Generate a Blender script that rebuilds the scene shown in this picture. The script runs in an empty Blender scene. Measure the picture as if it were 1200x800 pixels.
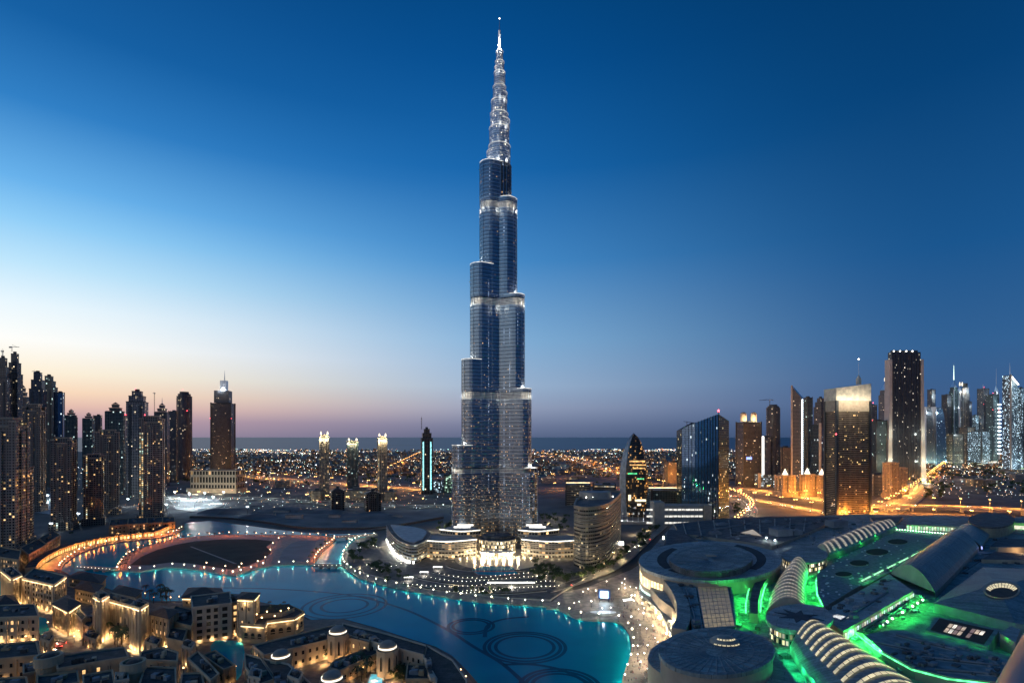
import bpy, math, random
from mathutils import Vector, Matrix
RND = random.Random(11)
SC = bpy.context.scene
COL = SC.collection
PI = math.pi

# ------------------------------------------------------------------ camera, sky, exposure
EYE = 150.0            # viewpoint height in metres (upper floor of a hotel)
F, CX, HY = 640.0, 600.0, 512.0
cam_d = bpy.data.cameras.new("camera")
cam = bpy.data.objects.new("camera", cam_d)
COL.objects.link(cam)
cam.location = (0, 0, EYE)
cam.rotation_euler = (math.radians(90), 0, 0)
cam_d.sensor_fit = 'HORIZONTAL'
cam_d.sensor_width = 36
cam_d.lens = 36 * F / 1200
cam_d.shift_y = (HY - 400) / 1200
cam_d.clip_start = 0.1
cam_d.clip_end = 400000
SC.camera = cam
SC.view_settings.view_transform = 'Standard'
SC.view_settings.look = 'None'
SC.view_settings.exposure = 0.0
SC.view_settings.gamma = 1.0
SC.cycles.use_denoising = True
SC.cycles.max_bounces = 5
SC.cycles.diffuse_bounces = 2
SC.cycles.glossy_bounces = 3
SC.cycles.sample_clamp_indirect = 4.0


def lin(r, g, b, a=1.0):
    """0-255 display values to linear."""
    f = lambda c: (c / 255 / 12.92) if c <= 10 else (((c / 255) + 0.055) / 1.055) ** 2.4
    return (f(r), f(g), f(b), a)


def link(nt, a, b):
    nt.links.new(a, b)


def mth(nt, op, a, b=None, c=None):
    n = nt.nodes.new('ShaderNodeMath')
    n.operation = op
    for i, v in enumerate((a, b, c)):
        if v is None:
            continue
        if isinstance(v, (int, float)):
            n.inputs[i].default_value = v
        else:
            link(nt, v, n.inputs[i])
    return n.outputs[0]


def mixc(nt, fac, a, b, mode='MIX'):
    n = nt.nodes.new('ShaderNodeMix')
    n.data_type = 'RGBA'
    n.blend_type = mode
    for idx, v in ((0, fac), (6, a), (7, b)):
        if isinstance(v, (int, float)):
            n.inputs[idx].default_value = v
        elif isinstance(v, tuple):
            n.inputs[idx].default_value = v if len(v) == 4 else (*v, 1)
        else:
            link(nt, v, n.inputs[idx])
    return n.outputs[2]


def ramp(nt, fac, stops, interp='LINEAR'):
    n = nt.nodes.new('ShaderNodeValToRGB')
    cr = n.color_ramp
    cr.interpolation = interp
    while len(cr.elements) < len(stops):
        cr.elements.new(0.5)
    for e, (p, c) in zip(cr.elements, stops):
        e.position = p
        e.color = c if len(c) == 4 else (*c, 1)
    link(nt, fac, n.inputs[0])
    return n.outputs[0]


world = bpy.data.worlds.new("World")
SC.world = world
world.use_nodes = True
wt = world.node_tree
bg = wt.nodes['Background']
tc = wt.nodes.new('ShaderNodeTexCoord')
sep = wt.nodes.new('ShaderNodeSeparateXYZ')
link(wt, tc.outputs['Generated'], sep.inputs[0])
el = mth(wt, 'MULTIPLY', mth(wt, 'MAXIMUM', sep.outputs[2], 0.0), 1.5)
# twilight: white-hot afterglow in the west (left of view), deep blue opposite and overhead
west = ramp(wt, el, [(0.0, lin(158, 140, 160)), (0.037, lin(190, 157, 167)), (0.065, lin(232, 191, 176)), (0.095, lin(252, 219, 188)), (0.135, lin(255, 241, 216)), (0.20, lin(255, 255, 251)),
                     (0.27, lin(234, 248, 255)), (0.35, lin(190, 230, 253)), (0.43, lin(144, 206, 248)), (0.50, lin(104, 178, 236)), (0.63, lin(48, 128, 198)), (0.757, lin(20, 96, 164)), (1.0, lin(4, 64, 122))])
mid = ramp(wt, el, [(0.0, lin(90, 104, 136)), (0.03, lin(112, 124, 155)), (0.08, lin(148, 160, 187)), (0.14, lin(156, 181, 210)),
                    (0.26, lin(130, 176, 216)), (0.46, lin(68, 138, 200)), (0.66, lin(22, 102, 172)), (0.85, lin(4, 79, 145)), (1.0, lin(0, 65, 121))])
east = ramp(wt, el, [(0.0, lin(54, 78, 114)), (0.08, lin(62, 94, 138)), (0.2, lin(50, 97, 147)), (0.4, lin(24, 85, 142)),
                     (0.7, lin(4, 65, 119)), (1.0, lin(0, 50, 95))])
az = mth(wt, 'ARCTAN2', sep.outputs[0], sep.outputs[1])


def smooth(nt, x, a, b):
    n = nt.nodes.new('ShaderNodeMapRange')
    n.interpolation_type = 'SMOOTHSTEP'
    n.inputs[1].default_value = a
    n.inputs[2].default_value = b
    link(nt, x, n.inputs[0])
    return n.outputs[0]


c1 = mixc(wt, smooth(wt, az, -0.80, 0.08), west, mid)
c2 = mixc(wt, smooth(wt, az, -0.15, 0.70), c1, east)
sky = wt.nodes.new('ShaderNodeTexSky')
sky.sky_type = 'NISHITA'
sky.sun_disc = False
sky.sun_elevation = math.radians(-3.0)
sky.sun_rotation = math.radians(-62)
nis = mixc(wt, 1.0, sky.outputs[0], (0.02, 0.02, 0.02, 1), 'MULTIPLY')
tot = mixc(wt, 1.0, c2, nis, 'ADD')
link(wt, tot, bg.inputs[0])
bg.inputs[1].default_value = 1.0

# ------------------------------------------------------------------ geometry helpers


def G(px, py, z=0.0):
    """photo point to a point on the horizontal level z."""
    d = F * (EYE - z) / (py - HY)
    return Vector(((px - CX) * d / F, d, z))


def PP(pts, z=0.0):
    return [(p.x, p.y) for p in (G(x, y, z) for x, y in pts)]


def X(px, d):
    return (px - CX) * d / F


def H(py, d):
    return EYE + (HY - py) * d / F


def DEP(py, z=0.0):
    return F * (EYE - z) / (py - HY)


def ell(cx, cy, rx, ry, z, n=40, a0=0.0, a1=2 * PI, inc=False):
    m = n if not inc else n - 1
    return PP([(cx + rx * math.cos(a0 + (a1 - a0) * i / m), cy + ry * math.sin(a0 + (a1 - a0) * i / m)) for i in range(n)], z)


def area2(p):
    return sum(p[i][0] * p[(i + 1) % len(p)][1] - p[(i + 1) % len(p)][0] * p[i][1] for i in range(len(p)))


def ccw(p):
    return list(p) if area2(p) > 0 else list(reversed(p))


def offset(poly, d):
    """outward offset of a ccw polygon by d."""
    n = len(poly)
    out = []
    for i in range(n):
        a, b, c = Vector(poly[i - 1]), Vector(poly[i]), Vector(poly[(i + 1) % n])
        e1, e2 = (b - a), (c - b)
        if e1.length < 1e-6 or e2.length < 1e-6:
            out.append(tuple(b)); continue
        e1.normalize(); e2.normalize()
        n1, n2 = Vector((e1.y, -e1.x)), Vector((e2.y, -e2.x))
        m = n1 + n2
        if m.length < 1e-3:
            m = n1
        m.normalize()
        k = d / max(0.45, m.dot(n1))
        out.append((b.x + m.x * k, b.y + m.y * k))
    return out


def rect(cx, cy, w, l, rot=0.0):
    c, s = math.cos(rot), math.sin(rot)
    return [(cx + x * c - y * s, cy + x * s + y * c) for x, y in ((-w / 2, -l / 2), (w / 2, -l / 2), (w / 2, l / 2), (-w / 2, l / 2))]


def circ(cx, cy, r, n=24, ry=None, rot=0.0):
    ry = r if ry is None else ry
    c, s = math.cos(rot), math.sin(rot)
    o = []
    for i in range(n):
        a = 2 * PI * i / n
        x, y = r * math.cos(a), ry * math.sin(a)
        o.append((cx + x * c - y * s, cy + x * s + y * c))
    return o


def arclen(pts):
    return sum((Vector(pts[i + 1]) - Vector(pts[i])).length for i in range(len(pts) - 1))


def walk(pts, step, start=0.0):
    """points every step metres along a polyline, with the heading."""
    out = []
    acc = start
    for i in range(len(pts) - 1):
        a, b = Vector(pts[i]), Vector(pts[i + 1])
        L = (b - a).length
        while acc <= L:
            out.append((a.lerp(b, acc / L), math.atan2(b.y - a.y, b.x - a.x)))
            acc += step
        acc -= L
    return out


def smoothline(pts, k=6):
    """Catmull-Rom through 2-D points."""
    P = [Vector(p) for p in pts]
    out = []
    for i in range(len(P) - 1):
        p0, p1, p2, p3 = P[max(i - 1, 0)], P[i], P[i + 1], P[min(i + 2, len(P) - 1)]
        for j in range(k):
            t = j / k
            out.append(tuple(0.5 * (2 * p1 + (p2 - p0) * t + (2 * p0 - 5 * p1 + 4 * p2 - p3) * t * t + (3 * p1 - p0 - 3 * p2 + p3) * t ** 3)))
    out.append(tuple(P[-1]))
    return out


def inpoly(x, y, poly):
    c = False
    j = len(poly) - 1
    for i in range(len(poly)):
        xi, yi = poly[i]; xj, yj = poly[j]
        if (yi > y) != (yj > y) and x < (xj - xi) * (y - yi) / (yj - yi) + xi:
            c = not c
        j = i
    return c


def ribbon(pts, w0, w1):
    """left and right edges of a strip along pts: offsets w0 (right) and w1 (left)."""
    L, R_ = [], []
    n = len(pts)
    for i in range(n):
        a, b = Vector(pts[max(i - 1, 0)]), Vector(pts[min(i + 1, n - 1)])
        t = (b - a).normalized()
        nrm = Vector((-t.y, t.x))
        p = Vector(pts[i])
        L.append(tuple(p + nrm * w1)); R_.append(tuple(p + nrm * w0))
    return L, R_


ORG = {}


class MB:
    """collects faces; build() links them as one mesh object."""

    def __init__(s):
        s.v, s.f, s.m, s.u = [], [], [], []

    def face(s, pts, m=0, uv=None):
        i = len(s.v)
        s.v += [tuple(p) for p in pts]
        s.f.append(tuple(range(i, i + len(pts))))
        s.m.append(m)
        s.u += uv if uv else [(p[0], p[1]) for p in pts]

    def wall(s, a, b, z0, z1, m=0, u0=0.0):
        L = math.hypot(b[0] - a[0], b[1] - a[1])
        s.face([(a[0], a[1], z0), (b[0], b[1], z0), (b[0], b[1], z1), (a[0], a[1], z1)], m, [(u0, z0), (u0 + L, z0), (u0 + L, z1), (u0, z1)])
        return u0 + L

    def cap(s, poly, z, m=0, up=True):
        p = ccw(poly)
        if not up:
            p = p[::-1]
        s.face([(x, y, z) for x, y in p], m)

    def prism(s, poly, z0, z1, ms=0, mt=None, bottom=False):
        p = ccw(poly)
        u = 0.0
        for i in range(len(p)):
            u = s.wall(p[i], p[(i + 1) % len(p)], z0, z1, ms, u)
        s.cap(p, z1, ms if mt is None else mt)
        if bottom:
            s.cap(p, z0, ms, False)

    def loft(s, rings, ms=0, mt=None, closed=True, caps=True):
        """rings: lists of (x,y,z), same count, ccw, bottom to top."""
        n = len(rings[0])
        for a, b in zip(rings[:-1], rings[1:]):
            u = 0.0
            for i in range(n if closed else n - 1):
                j = (i + 1) % n
                L = (Vector(a[j]) - Vector(a[i])).length
                s.face([a[i], a[j], b[j], b[i]], ms, [(u, a[i][2]), (u + L, a[j][2]), (u + L, b[j][2]), (u, b[i][2])])
                u += L
        if caps:
            s.face(rings[-1], ms if mt is None else mt)

    def ribbed(s, poly, z0, z1, pitch, band, out, mg, mr, mt):
        """glass storeys between projecting spandrel bands."""
        p = ccw(poly)
        q = offset(p, out)
        n = max(1, int(round((z1 - z0) / pitch)))
        h = (z1 - z0) / n
        for k in range(n):
            a, b, c = z0 + k * h, z0 + (k + 1) * h - band, z0 + (k + 1) * h
            u = w = 0.0
            for i in range(len(p)):
                j = (i + 1) % len(p)
                u = s.wall(p[i], p[j], a, b, mg, u)
                w = s.wall(q[i], q[j], b, c, mr, w)
                s.face([(p[i][0], p[i][1], b), (p[j][0], p[j][1], b), (q[j][0], q[j][1], b), (q[i][0], q[i][1], b)], mr)
                s.face([(q[i][0], q[i][1], c), (q[j][0], q[j][1], c), (p[j][0], p[j][1], c), (p[i][0], p[i][1], c)], mr)
        s.cap(q, z1 + 0.02, mt)

    def box(s, cx, cy, z0, w, l, h, rot=0.0, m=0, mt=None):
        s.prism(rect(cx, cy, w, l, rot), z0, z0 + h, m, mt, True)

    def tube(s, a, b, r, n=6, m=0, r2=None):
        a, b = Vector(a), Vector(b)
        r2 = r if r2 is None else r2
        d = (b - a)
        if d.length < 1e-6:
            return
        d.normalize()
        up = Vector((0, 0, 1)) if abs(d.z) < 0.9 else Vector((1, 0, 0))
        e1 = d.cross(up).normalized(); e2 = d.cross(e1)
        A = [a + (e1 * math.cos(2 * PI * i / n) + e2 * math.sin(2 * PI * i / n)) * r for i in range(n)]
        B = [b + (e1 * math.cos(2 * PI * i / n) + e2 * math.sin(2 * PI * i / n)) * r2 for i in range(n)]
        for i in range(n):
            j = (i + 1) % n
            s.face([A[j], A[i], B[i], B[j]], m)
        s.face(B[::-1], m); s.face(A, m)

    def dome(s, cx, cy, z, r, h, n=16, k=5, m=0, ry=None):
        ry = r if ry is None else ry
        prev = None
        for j in range(k + 1):
            t = j / k * PI / 2
            ring = [(cx + r * math.cos(t) * math.cos(2 * PI * i / n), cy + ry * math.cos(t) * math.sin(2 * PI * i / n), z + h * math.sin(t)) for i in range(n)]
            if prev:
                for i in range(n):
                    q = (i + 1) % n
                    if j == k:
                        s.face([prev[i], prev[q], ring[0]], m)
                    else:
                        s.face([prev[i], prev[q], ring[q], ring[i]], m)
            prev = ring

    def ball(s, c, r, m=0, n=8, k=5):
        c = Vector(c)
        for j in range(k):
            t0, t1 = PI * j / k - PI / 2, PI * (j + 1) / k - PI / 2
            for i in range(n):
                a0, a1 = 2 * PI * i / n, 2 * PI * (i + 1) / n
                q = [c + Vector((math.cos(t) * math.cos(a), math.cos(t) * math.sin(a), math.sin(t))) * r for t, a in ((t0, a0), (t0, a1), (t1, a1), (t1, a0))]
                if j == 0:
                    q = [q[0], q[2], q[3]]
                elif j == k - 1:
                    q = q[:3]
                s.face(q, m)

    def pyramid(s, poly, z0, apex, m=0):
        p = ccw(poly)
        for i in range(len(p)):
            j = (i + 1) % len(p)
            s.face([(p[i][0], p[i][1], z0), (p[j][0], p[j][1], z0), apex], m)

    def hip(s, poly4, z0, h, inset=0.4, m=0):
        """hip roof on a quadrilateral."""
        p = ccw(poly4)
        L = [(Vector(p[(i + 1) % 4]) - Vector(p[i])).length for i in range(4)]
        if L[0] < L[1]:
            p = p[1:] + p[:1]
        a, b, c, d = [Vector(q) for q in p]
        m1, m2 = (a + d) / 2, (b + c) / 2
        r1, r2 = m1.lerp(m2, inset), m2.lerp(m1, inset)
        T = lambda q, z: (q.x, q.y, z)
        s.face([T(a, z0), T(b, z0), T(r2, z0 + h), T(r1, z0 + h)], m)
        s.face([T(c, z0), T(d, z0), T(r1, z0 + h), T(r2, z0 + h)], m)
        s.face([T(d, z0), T(a, z0), T(r1, z0 + h)], m)
        s.face([T(b, z0), T(c, z0), T(r2, z0 + h)], m)

    def build(s, name, mats, parent=None, smooth=False, label=None, cat=None, group=None, kind=None, origin=None):
        if not isinstance(mats, (list, tuple)):
            mats = [mats]
        if parent is not None:
            o = ORG[parent.name]
        elif origin is not None:
            o = Vector(origin)
        elif kind:
            o = Vector((0, 0, 0))
        else:
            n = len(s.v)
            o = Vector((sum(v[0] for v in s.v) / n, sum(v[1] for v in s.v) / n, min(v[2] for v in s.v)))
        me = bpy.data.meshes.new(name)
        me.from_pydata([(v[0] - o.x, v[1] - o.y, v[2] - o.z) for v in s.v], [], s.f)
        for m in mats:
            me.materials.append(m)
        me.polygons.foreach_set('material_index', s.m)
        uvl = me.uv_layers.new(name='uv')
        uvl.data.foreach_set('uv', [c for uv in s.u for c in uv])
        if smooth:
            import bmesh
            bm = bmesh.new(); bm.from_mesh(me)
            bmesh.ops.remove_doubles(bm, verts=bm.verts, dist=0.001)
            bm.to_mesh(me); bm.free()
            me.polygons.foreach_set('use_smooth', [True] * len(me.polygons))
            me.set_sharp_from_angle(angle=math.radians(40))
        me.update()
        ob = bpy.data.objects.new(name, me)
        COL.objects.link(ob)
        if parent is not None:
            ob.parent = parent
        else:
            ob.location = o
        ORG[ob.name] = o
        tag(ob, label, cat, group, kind)
        return ob


def tag(o, label=None, cat=None, group=None, kind=None):
    for k, v in (('label', label), ('category', cat), ('group', group), ('kind', kind)):
        if v:
            o[k] = v
    return o


def thing(name, label, cat, loc, group=None):
    o = bpy.data.objects.new(name, None)
    o.empty_display_size = 2
    COL.objects.link(o)
    o.location = loc
    ORG[o.name] = Vector(loc)
    return tag(o, label, cat, group)


def dup(src, loc, rz=0.0, sc=1.0, label=None, group=None):
    r = src.copy(); COL.objects.link(r)
    r.location = loc; r.rotation_euler = (0, 0, rz); r.scale = (sc, sc, sc)
    if label: r['label'] = label
    if group: r['group'] = group
    for ch in src.children:
        c = ch.copy(); COL.objects.link(c); c.parent = r
        for g in ch.children:
            e = g.copy(); COL.objects.link(e); e.parent = c
    return r


class Scatter:
    """first placement moves the prototype itself, later ones copy it."""

    def __init__(s, proto):
        s.p, s.used = proto, False

    def put(s, loc, rz=0.0, sc=1.0, label=None, group=None):
        if not s.used:
            s.used = True
            s.p.location = loc; s.p.rotation_euler = (0, 0, rz); s.p.scale = (sc, sc, sc)
            if label: s.p['label'] = label
            if group: s.p['group'] = group
            return s.p
        return dup(s.p, loc, rz, sc, label, group)


NL = [0]


def lamp(loc, color, power, radius=0.6, kind='POINT', aim=None, spot=90, name='glow_light'):
    d = bpy.data.lights.new(name, kind)
    d.energy = power
    d.color = color[:3]
    if kind == 'SPOT':
        d.spot_size = math.radians(spot); d.spot_blend = 0.7
    d.shadow_soft_size = radius
    o = bpy.data.objects.new(name, d)
    COL.objects.link(o)
    o.location = loc
    if aim is not None:
        o.rotation_euler = (Vector(aim) - Vector(loc)).to_track_quat('-Z', 'Y').to_euler()
    NL[0] += 1
    return o


WARM = (1.0, 0.62, 0.28)
ORANGE = (1.0, 0.36, 0.07)
SODIUM = (1.0, 0.38, 0.06)
COOL = (0.80, 0.95, 1.0)
GREEN = (0.03, 1.0, 0.13)
TEAL = (0.15, 1.0, 0.75)

# ------------------------------------------------------------------ materials
MATS = {}


def newmat(name):
    m = bpy.data.materials.new(name)
    m.use_nodes = True
    return m, m.node_tree, m.node_tree.nodes['Principled BSDF']


def basic(name, col, rough=0.7, metal=0.0, var=0.3, scale=0.15, seams=None, bump=0.0):
    if name in MATS:
        return MATS[name]
    m, nt, b = newmat(name)
    t = nt.nodes.new('ShaderNodeTexCoord')
    n = nt.nodes.new('ShaderNodeTexNoise')
    n.inputs['Scale'].default_value = scale
    n.inputs['Detail'].default_value = 6
    link(nt, t.outputs['Object'], n.inputs['Vector'])
    lo = tuple(c * (1 - var) for c in col[:3]); hi = tuple(min(1, c * (1 + var)) for c in col[:3])
    c = ramp(nt, n.outputs[0], [(0.3, lo), (0.7, hi)])
    if seams:
        br = nt.nodes.new('ShaderNodeTexBrick')
        br.inputs['Scale'].default_value = 1.0
        br.inputs['Brick Width'].default_value = seams[0]; br.inputs['Row Height'].default_value = seams[1]
        br.inputs['Mortar Size'].default_value = seams[2]
        br.inputs['Color1'].default_value = (1.12, 1.12, 1.12, 1); br.inputs['Color2'].default_value = (0.72, 0.72, 0.72, 1); br.inputs['Mortar'].default_value = (0.42, 0.42, 0.42, 1)
        mp = nt.nodes.new('ShaderNodeMapping'); mp.inputs['Rotation'].default_value = (0, 0, seams[3] if len(seams) > 3 else 0.5)
        link(nt, t.outputs['Object'], mp.inputs[0]); link(nt, mp.outputs[0], br.inputs['Vector'])
        c = mixc(nt, 1.0, c, br.outputs[0], 'MULTIPLY')
        st = nt.nodes.new('ShaderNodeTexNoise'); st.inputs['Scale'].default_value = 0.5; st.inputs['Detail'].default_value = 8; st.inputs['Roughness'].default_value = 0.7
        link(nt, t.outputs['Object'], st.inputs['Vector'])
        c = mixc(nt, 1.0, c, ramp(nt, st.outputs[0], [(0.3, (.6, .6, .6)), (0.55, (1, 1, 1)), (0.72, (1.3, 1.3, 1.28))]), 'MULTIPLY')
    link(nt, c, b.inputs['Base Color'])
    b.inputs['Roughness'].default_value = rough
    b.inputs['Metallic'].default_value = metal
    if bump:
        bp = nt.nodes.new('ShaderNodeBump')
        bp.inputs['Strength'].default_value = bump
        link(nt, n.outputs[0], bp.inputs['Height'])
        link(nt, bp.outputs[0], b.inputs['Normal'])
    MATS[name] = m
    return m


def glow(name, col, strength, var=0.0):
    if name in MATS:
        return MATS[name]
    m, nt, b = newmat(name)
    b.inputs['Base Color'].default_value = (0.3, 0.3, 0.3, 1)
    b.inputs['Emission Color'].default_value = (*col[:3], 1)
    b.inputs['Emission Strength'].default_value = strength
    if var:
        t = nt.nodes.new('ShaderNodeTexCoord')
        n = nt.nodes.new('ShaderNodeTexNoise')
        n.inputs['Scale'].default_value = 0.25
        link(nt, t.outputs['Object'], n.inputs['Vector'])
        v = nt.nodes.new('ShaderNodeMapRange')
        v.inputs[1].default_value = 0.35; v.inputs[2].default_value = 0.65
        v.inputs[3].default_value = strength * (1 - var); v.inputs[4].default_value = strength * (1 + var)
        link(nt, n.outputs[0], v.inputs[0])
        link(nt, v.outputs[0], b.inputs['Emission Strength'])
    MATS[name] = m
    return m


def facade(name, wall, glass=(0.02, 0.03, 0.04), cw=3.6, ch=3.5, lit=0.1, tints=((1, .55, .2), (1, .75, .42), (.85, .95, 1)), es=1.6,
           mx=0.16, sz=0.3, rg=0.12, mg=0.0, wr=0.7, wm=0.0, low=0.0, lowz=60.0, cols=0.0, coltint=None, rows=0.0, bump=0.25):
    """curtain wall laid out in metres on the uv map: window cells, spandrels, mullions, some rooms lit."""
    if name in MATS:
        return MATS[name]
    m, nt, b = newmat(name)
    uv = nt.nodes.new('ShaderNodeUVMap'); uv.uv_map = 'uv'
    s = nt.nodes.new('ShaderNodeSeparateXYZ'); link(nt, uv.outputs[0], s.inputs[0])
    oi = nt.nodes.new('ShaderNodeObjectInfo')
    u, v = mth(nt, 'DIVIDE', s.outputs[0], cw), mth(nt, 'DIVIDE', s.outputs[1], ch)
    fu, fv = mth(nt, 'FLOOR', u), mth(nt, 'FLOOR', v)
    ru, rv = mth(nt, 'SUBTRACT', u, fu), mth(nt, 'SUBTRACT', v, fv)
    mask = mth(nt, 'MULTIPLY', mth(nt, 'MULTIPLY', mth(nt, 'GREATER_THAN', ru, mx / 2), mth(nt, 'LESS_THAN', ru, 1 - mx / 2)), mth(nt, 'GREATER_THAN', rv, sz))
    seed = mth(nt, 'MULTIPLY', oi.outputs['Random'], 97.0)

    def white(a, bb, cc):
        cb = nt.nodes.new('ShaderNodeCombineXYZ')
        for i, q in enumerate((a, bb, cc)):
            if isinstance(q, (int, float)): cb.inputs[i].default_value = q
            else: link(nt, q, cb.inputs[i])
        w = nt.nodes.new('ShaderNodeTexWhiteNoise'); w.noise_dimensions = '3D'
        link(nt, cb.outputs[0], w.inputs[0])
        return w
    w1 = white(fu, fv, seed)
    frac = lit
    if low:
        k = nt.nodes.new('ShaderNodeMapRange')
        k.inputs[1].default_value = 0; k.inputs[2].default_value = lowz
        k.inputs[3].default_value = lit + low; k.inputs[4].default_value = lit
        link(nt, s.outputs[1], k.inputs[0])
        frac = k.outputs[0]
    on = mth(nt, 'LESS_THAN', w1.outputs[0], frac)
    if rows:
        wr_ = white(fv, 3.3, seed)
        on = mth(nt, 'MAXIMUM', on, mth(nt, 'LESS_THAN', wr_.outputs[0], rows))
    cs = nt.nodes.new('ShaderNodeSeparateColor'); link(nt, w1.outputs[1], cs.inputs[0])
    tint = ramp(nt, cs.outputs[0], [(i / len(tints), t) for i, t in enumerate(tints)], 'CONSTANT')
    power = mth(nt, 'MULTIPLY', mth(nt, 'MULTIPLY_ADD', mth(nt, 'POWER', cs.outputs[1], 3.0), 2.6, 0.22), es)
    if cols:
        wc = white(fu, 7.7, seed)
        chunk = white(fu, mth(nt, 'FLOOR', mth(nt, 'DIVIDE', v, 9.0)), seed)
        colon = mth(nt, 'MULTIPLY', mth(nt, 'LESS_THAN', wc.outputs[0], cols), mth(nt, 'LESS_THAN', chunk.outputs[0], 0.6))
        on = mth(nt, 'MAXIMUM', on, colon)
        if coltint:
            tint = mixc(nt, colon, tint, coltint)
    e = mth(nt, 'MULTIPLY', mth(nt, 'MULTIPLY', on, mask), power)
    ns = nt.nodes.new('ShaderNodeTexNoise'); ns.inputs['Scale'].default_value = 0.08; ns.inputs['Detail'].default_value = 5
    link(nt, uv.outputs[0], ns.inputs['Vector'])
    wallc = ramp(nt, ns.outputs[0], [(0.3, tuple(c * 0.78 for c in wall)), (0.7, tuple(c * 1.15 for c in wall))])
    gvar = mixc(nt, mth(nt, 'MULTIPLY', cs.outputs[2], 0.5), (*glass, 1), tuple(min(1, c * 0.45) for c in glass))
    link(nt, mixc(nt, mask, wallc, gvar), b.inputs['Base Color'])
    link(nt, mth(nt, 'MULTIPLY_ADD', mask, rg - wr, wr), b.inputs['Roughness'])
    if mg or wm:
        link(nt, mth(nt, 'MULTIPLY_ADD', mask, mg - wm, wm), b.inputs['Metallic'])
    link(nt, tint, b.inputs['Emission Color'])
    link(nt, e, b.inputs['Emission Strength'])
    if bump:
        bp = nt.nodes.new('ShaderNodeBump'); bp.invert = True
        bp.inputs['Strength'].default_value = bump; bp.inputs['Distance'].default_value = 0.4
        link(nt, mth(nt, 'ADD', mask, mth(nt, 'MULTIPLY', cs.outputs[2], 0.15)), bp.inputs['Height'])
        link(nt, bp.outputs[0], b.inputs['Normal'])
    MATS[name] = m
    return m


M_roof = basic('roof_membrane', (0.20, 0.22, 0.24), 0.8, 0, 0.25, 0.08)
M_roofdark = basic('dark_roof', (0.11, 0.115, 0.12), 0.8, 0, 0.35, 0.12, (9, 3.5, .12))
M_conc = basic('concrete', (0.33, 0.31, 0.28), 0.8, 0, 0.2, 0.1)
M_sandwall = basic('sand_render', (0.42, 0.33, 0.24), 0.85, 0, 0.18, 0.2)
M_sandwall2 = basic('pale_render', (0.48, 0.41, 0.33), 0.85, 0, 0.15, 0.2)
M_steel = basic('brushed_steel', (0.55, 0.58, 0.62), 0.32, 0.9, 0.12, 0.05)
M_darkmetal = basic('dark_metal', (0.06, 0.065, 0.07), 0.5, 0.5, 0.3, 0.4)
M_white = basic('white_paint', (0.75, 0.75, 0.73), 0.55, 0, 0.08, 0.3)
M_glassdark = basic('dark_glass', (0.02, 0.028, 0.035), 0.08, 0.0, 0.3, 0.2)
M_asph = basic('asphalt', (0.075, 0.073, 0.07), 0.7, 0, 0.35, 0.06)
M_pave = basic('stone_paving', (0.26, 0.22, 0.18), 0.7, 0, 0.28, 0.12)
M_kerb = basic('kerb_stone', (0.38, 0.36, 0.33), 0.75, 0, 0.15, 0.3)
M_trunk = basic('bark', (0.10, 0.075, 0.05), 0.9, 0, 0.3, 1.5)
M_leaf = basic('leaves', (0.045, 0.075, 0.025), 0.7, 0, 0.5, 0.7)
M_frond = basic('palm_fronds', (0.05, 0.08, 0.03), 0.6, 0, 0.4, 0.7)
E_white = glow('white_lamp', (1, 0.93, 0.8), 9)
E_warm = glow('warm_lamp', (1, 0.62, 0.26), 8)
E_orange = glow('sodium_lamp', (1, 0.50, 0.14), 14)
E_strip = glow('light_strip', (1, 0.93, 0.78), 1.8, 0.4)
E_warmstrip = glow('warm_strip', (1, 0.74, 0.38), 2.6, 0.3)
E_green = glow('green_strip', (0.12, 1.0, 0.32), 2.0, 0.5)
E_red = glow('red_beacon', (1, 0.06, 0.08), 10)
E_cyan = glow('cyan_strip', (0.35, 0.95, 1.0), 1.6, 0.5)
E_cool = glow('cool_lamp', (0.78, 0.93, 1.0), 9)

# ================================================================== THE SETTING
def water_mat(name, col, rough, scale, strength, refl=0.5):
    m, nt, b = newmat(name)
    t = nt.nodes.new('ShaderNodeTexCoord')
    n = nt.nodes.new('ShaderNodeTexNoise'); n.inputs['Scale'].default_value = scale; n.inputs['Detail'].default_value = 4
    link(nt, t.outputs['Object'], n.inputs['Vector'])
    n2 = nt.nodes.new('ShaderNodeTexNoise'); n2.inputs['Scale'].default_value = scale / 30; n2.inputs['Detail'].default_value = 3
    link(nt, t.outputs['Object'], n2.inputs['Vector'])
    c = ramp(nt, n2.outputs[0], [(0.3, tuple(q * 0.8 for q in col)), (0.7, tuple(q * 1.15 for q in col))])
    link(nt, c, b.inputs['Base Color'])
    b.inputs['Roughness'].default_value = rough
    b.inputs['IOR'].default_value = 1.13
    b.inputs['Specular IOR Level'].default_value = refl
    bp = nt.nodes.new('ShaderNodeBump'); bp.inputs['Strength'].default_value = strength; bp.inputs['Distance'].default_value = 0.16
    link(nt, n.outputs[0], bp.inputs['Height'])
    link(nt, bp.outputs[0], b.inputs['Normal'])
    return m


M_lake = water_mat('lake_water', (0.002, 0.34, 0.43), 0.13, 0.40, 0.6, 0.35)
M_sea = water_mat('sea_water', (0.03, 0.09, 0.16), 0.35, 0.02, 0.3, 0.3)
M_sand = basic('desert_sand', (0.13, 0.115, 0.10), 0.9, 0, 0.45, 0.012, bump=0.2)
M_dirt = basic('building_site_dirt', (0.17, 0.16, 0.15), 0.9, 0, 0.4, 0.02)
M_lawn = basic('dark_lawn', (0.030, 0.034, 0.022), 0.95, 0, 0.35, 0.05)
M_prom = basic('promenade_paving', (0.27, 0.22, 0.18), 0.65, 0, 0.25, 0.3)


def sheet(name, poly, z, mat, kind='structure'):
    b = MB(); b.cap(poly, z); return b.build(name, mat, kind=kind)


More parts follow.
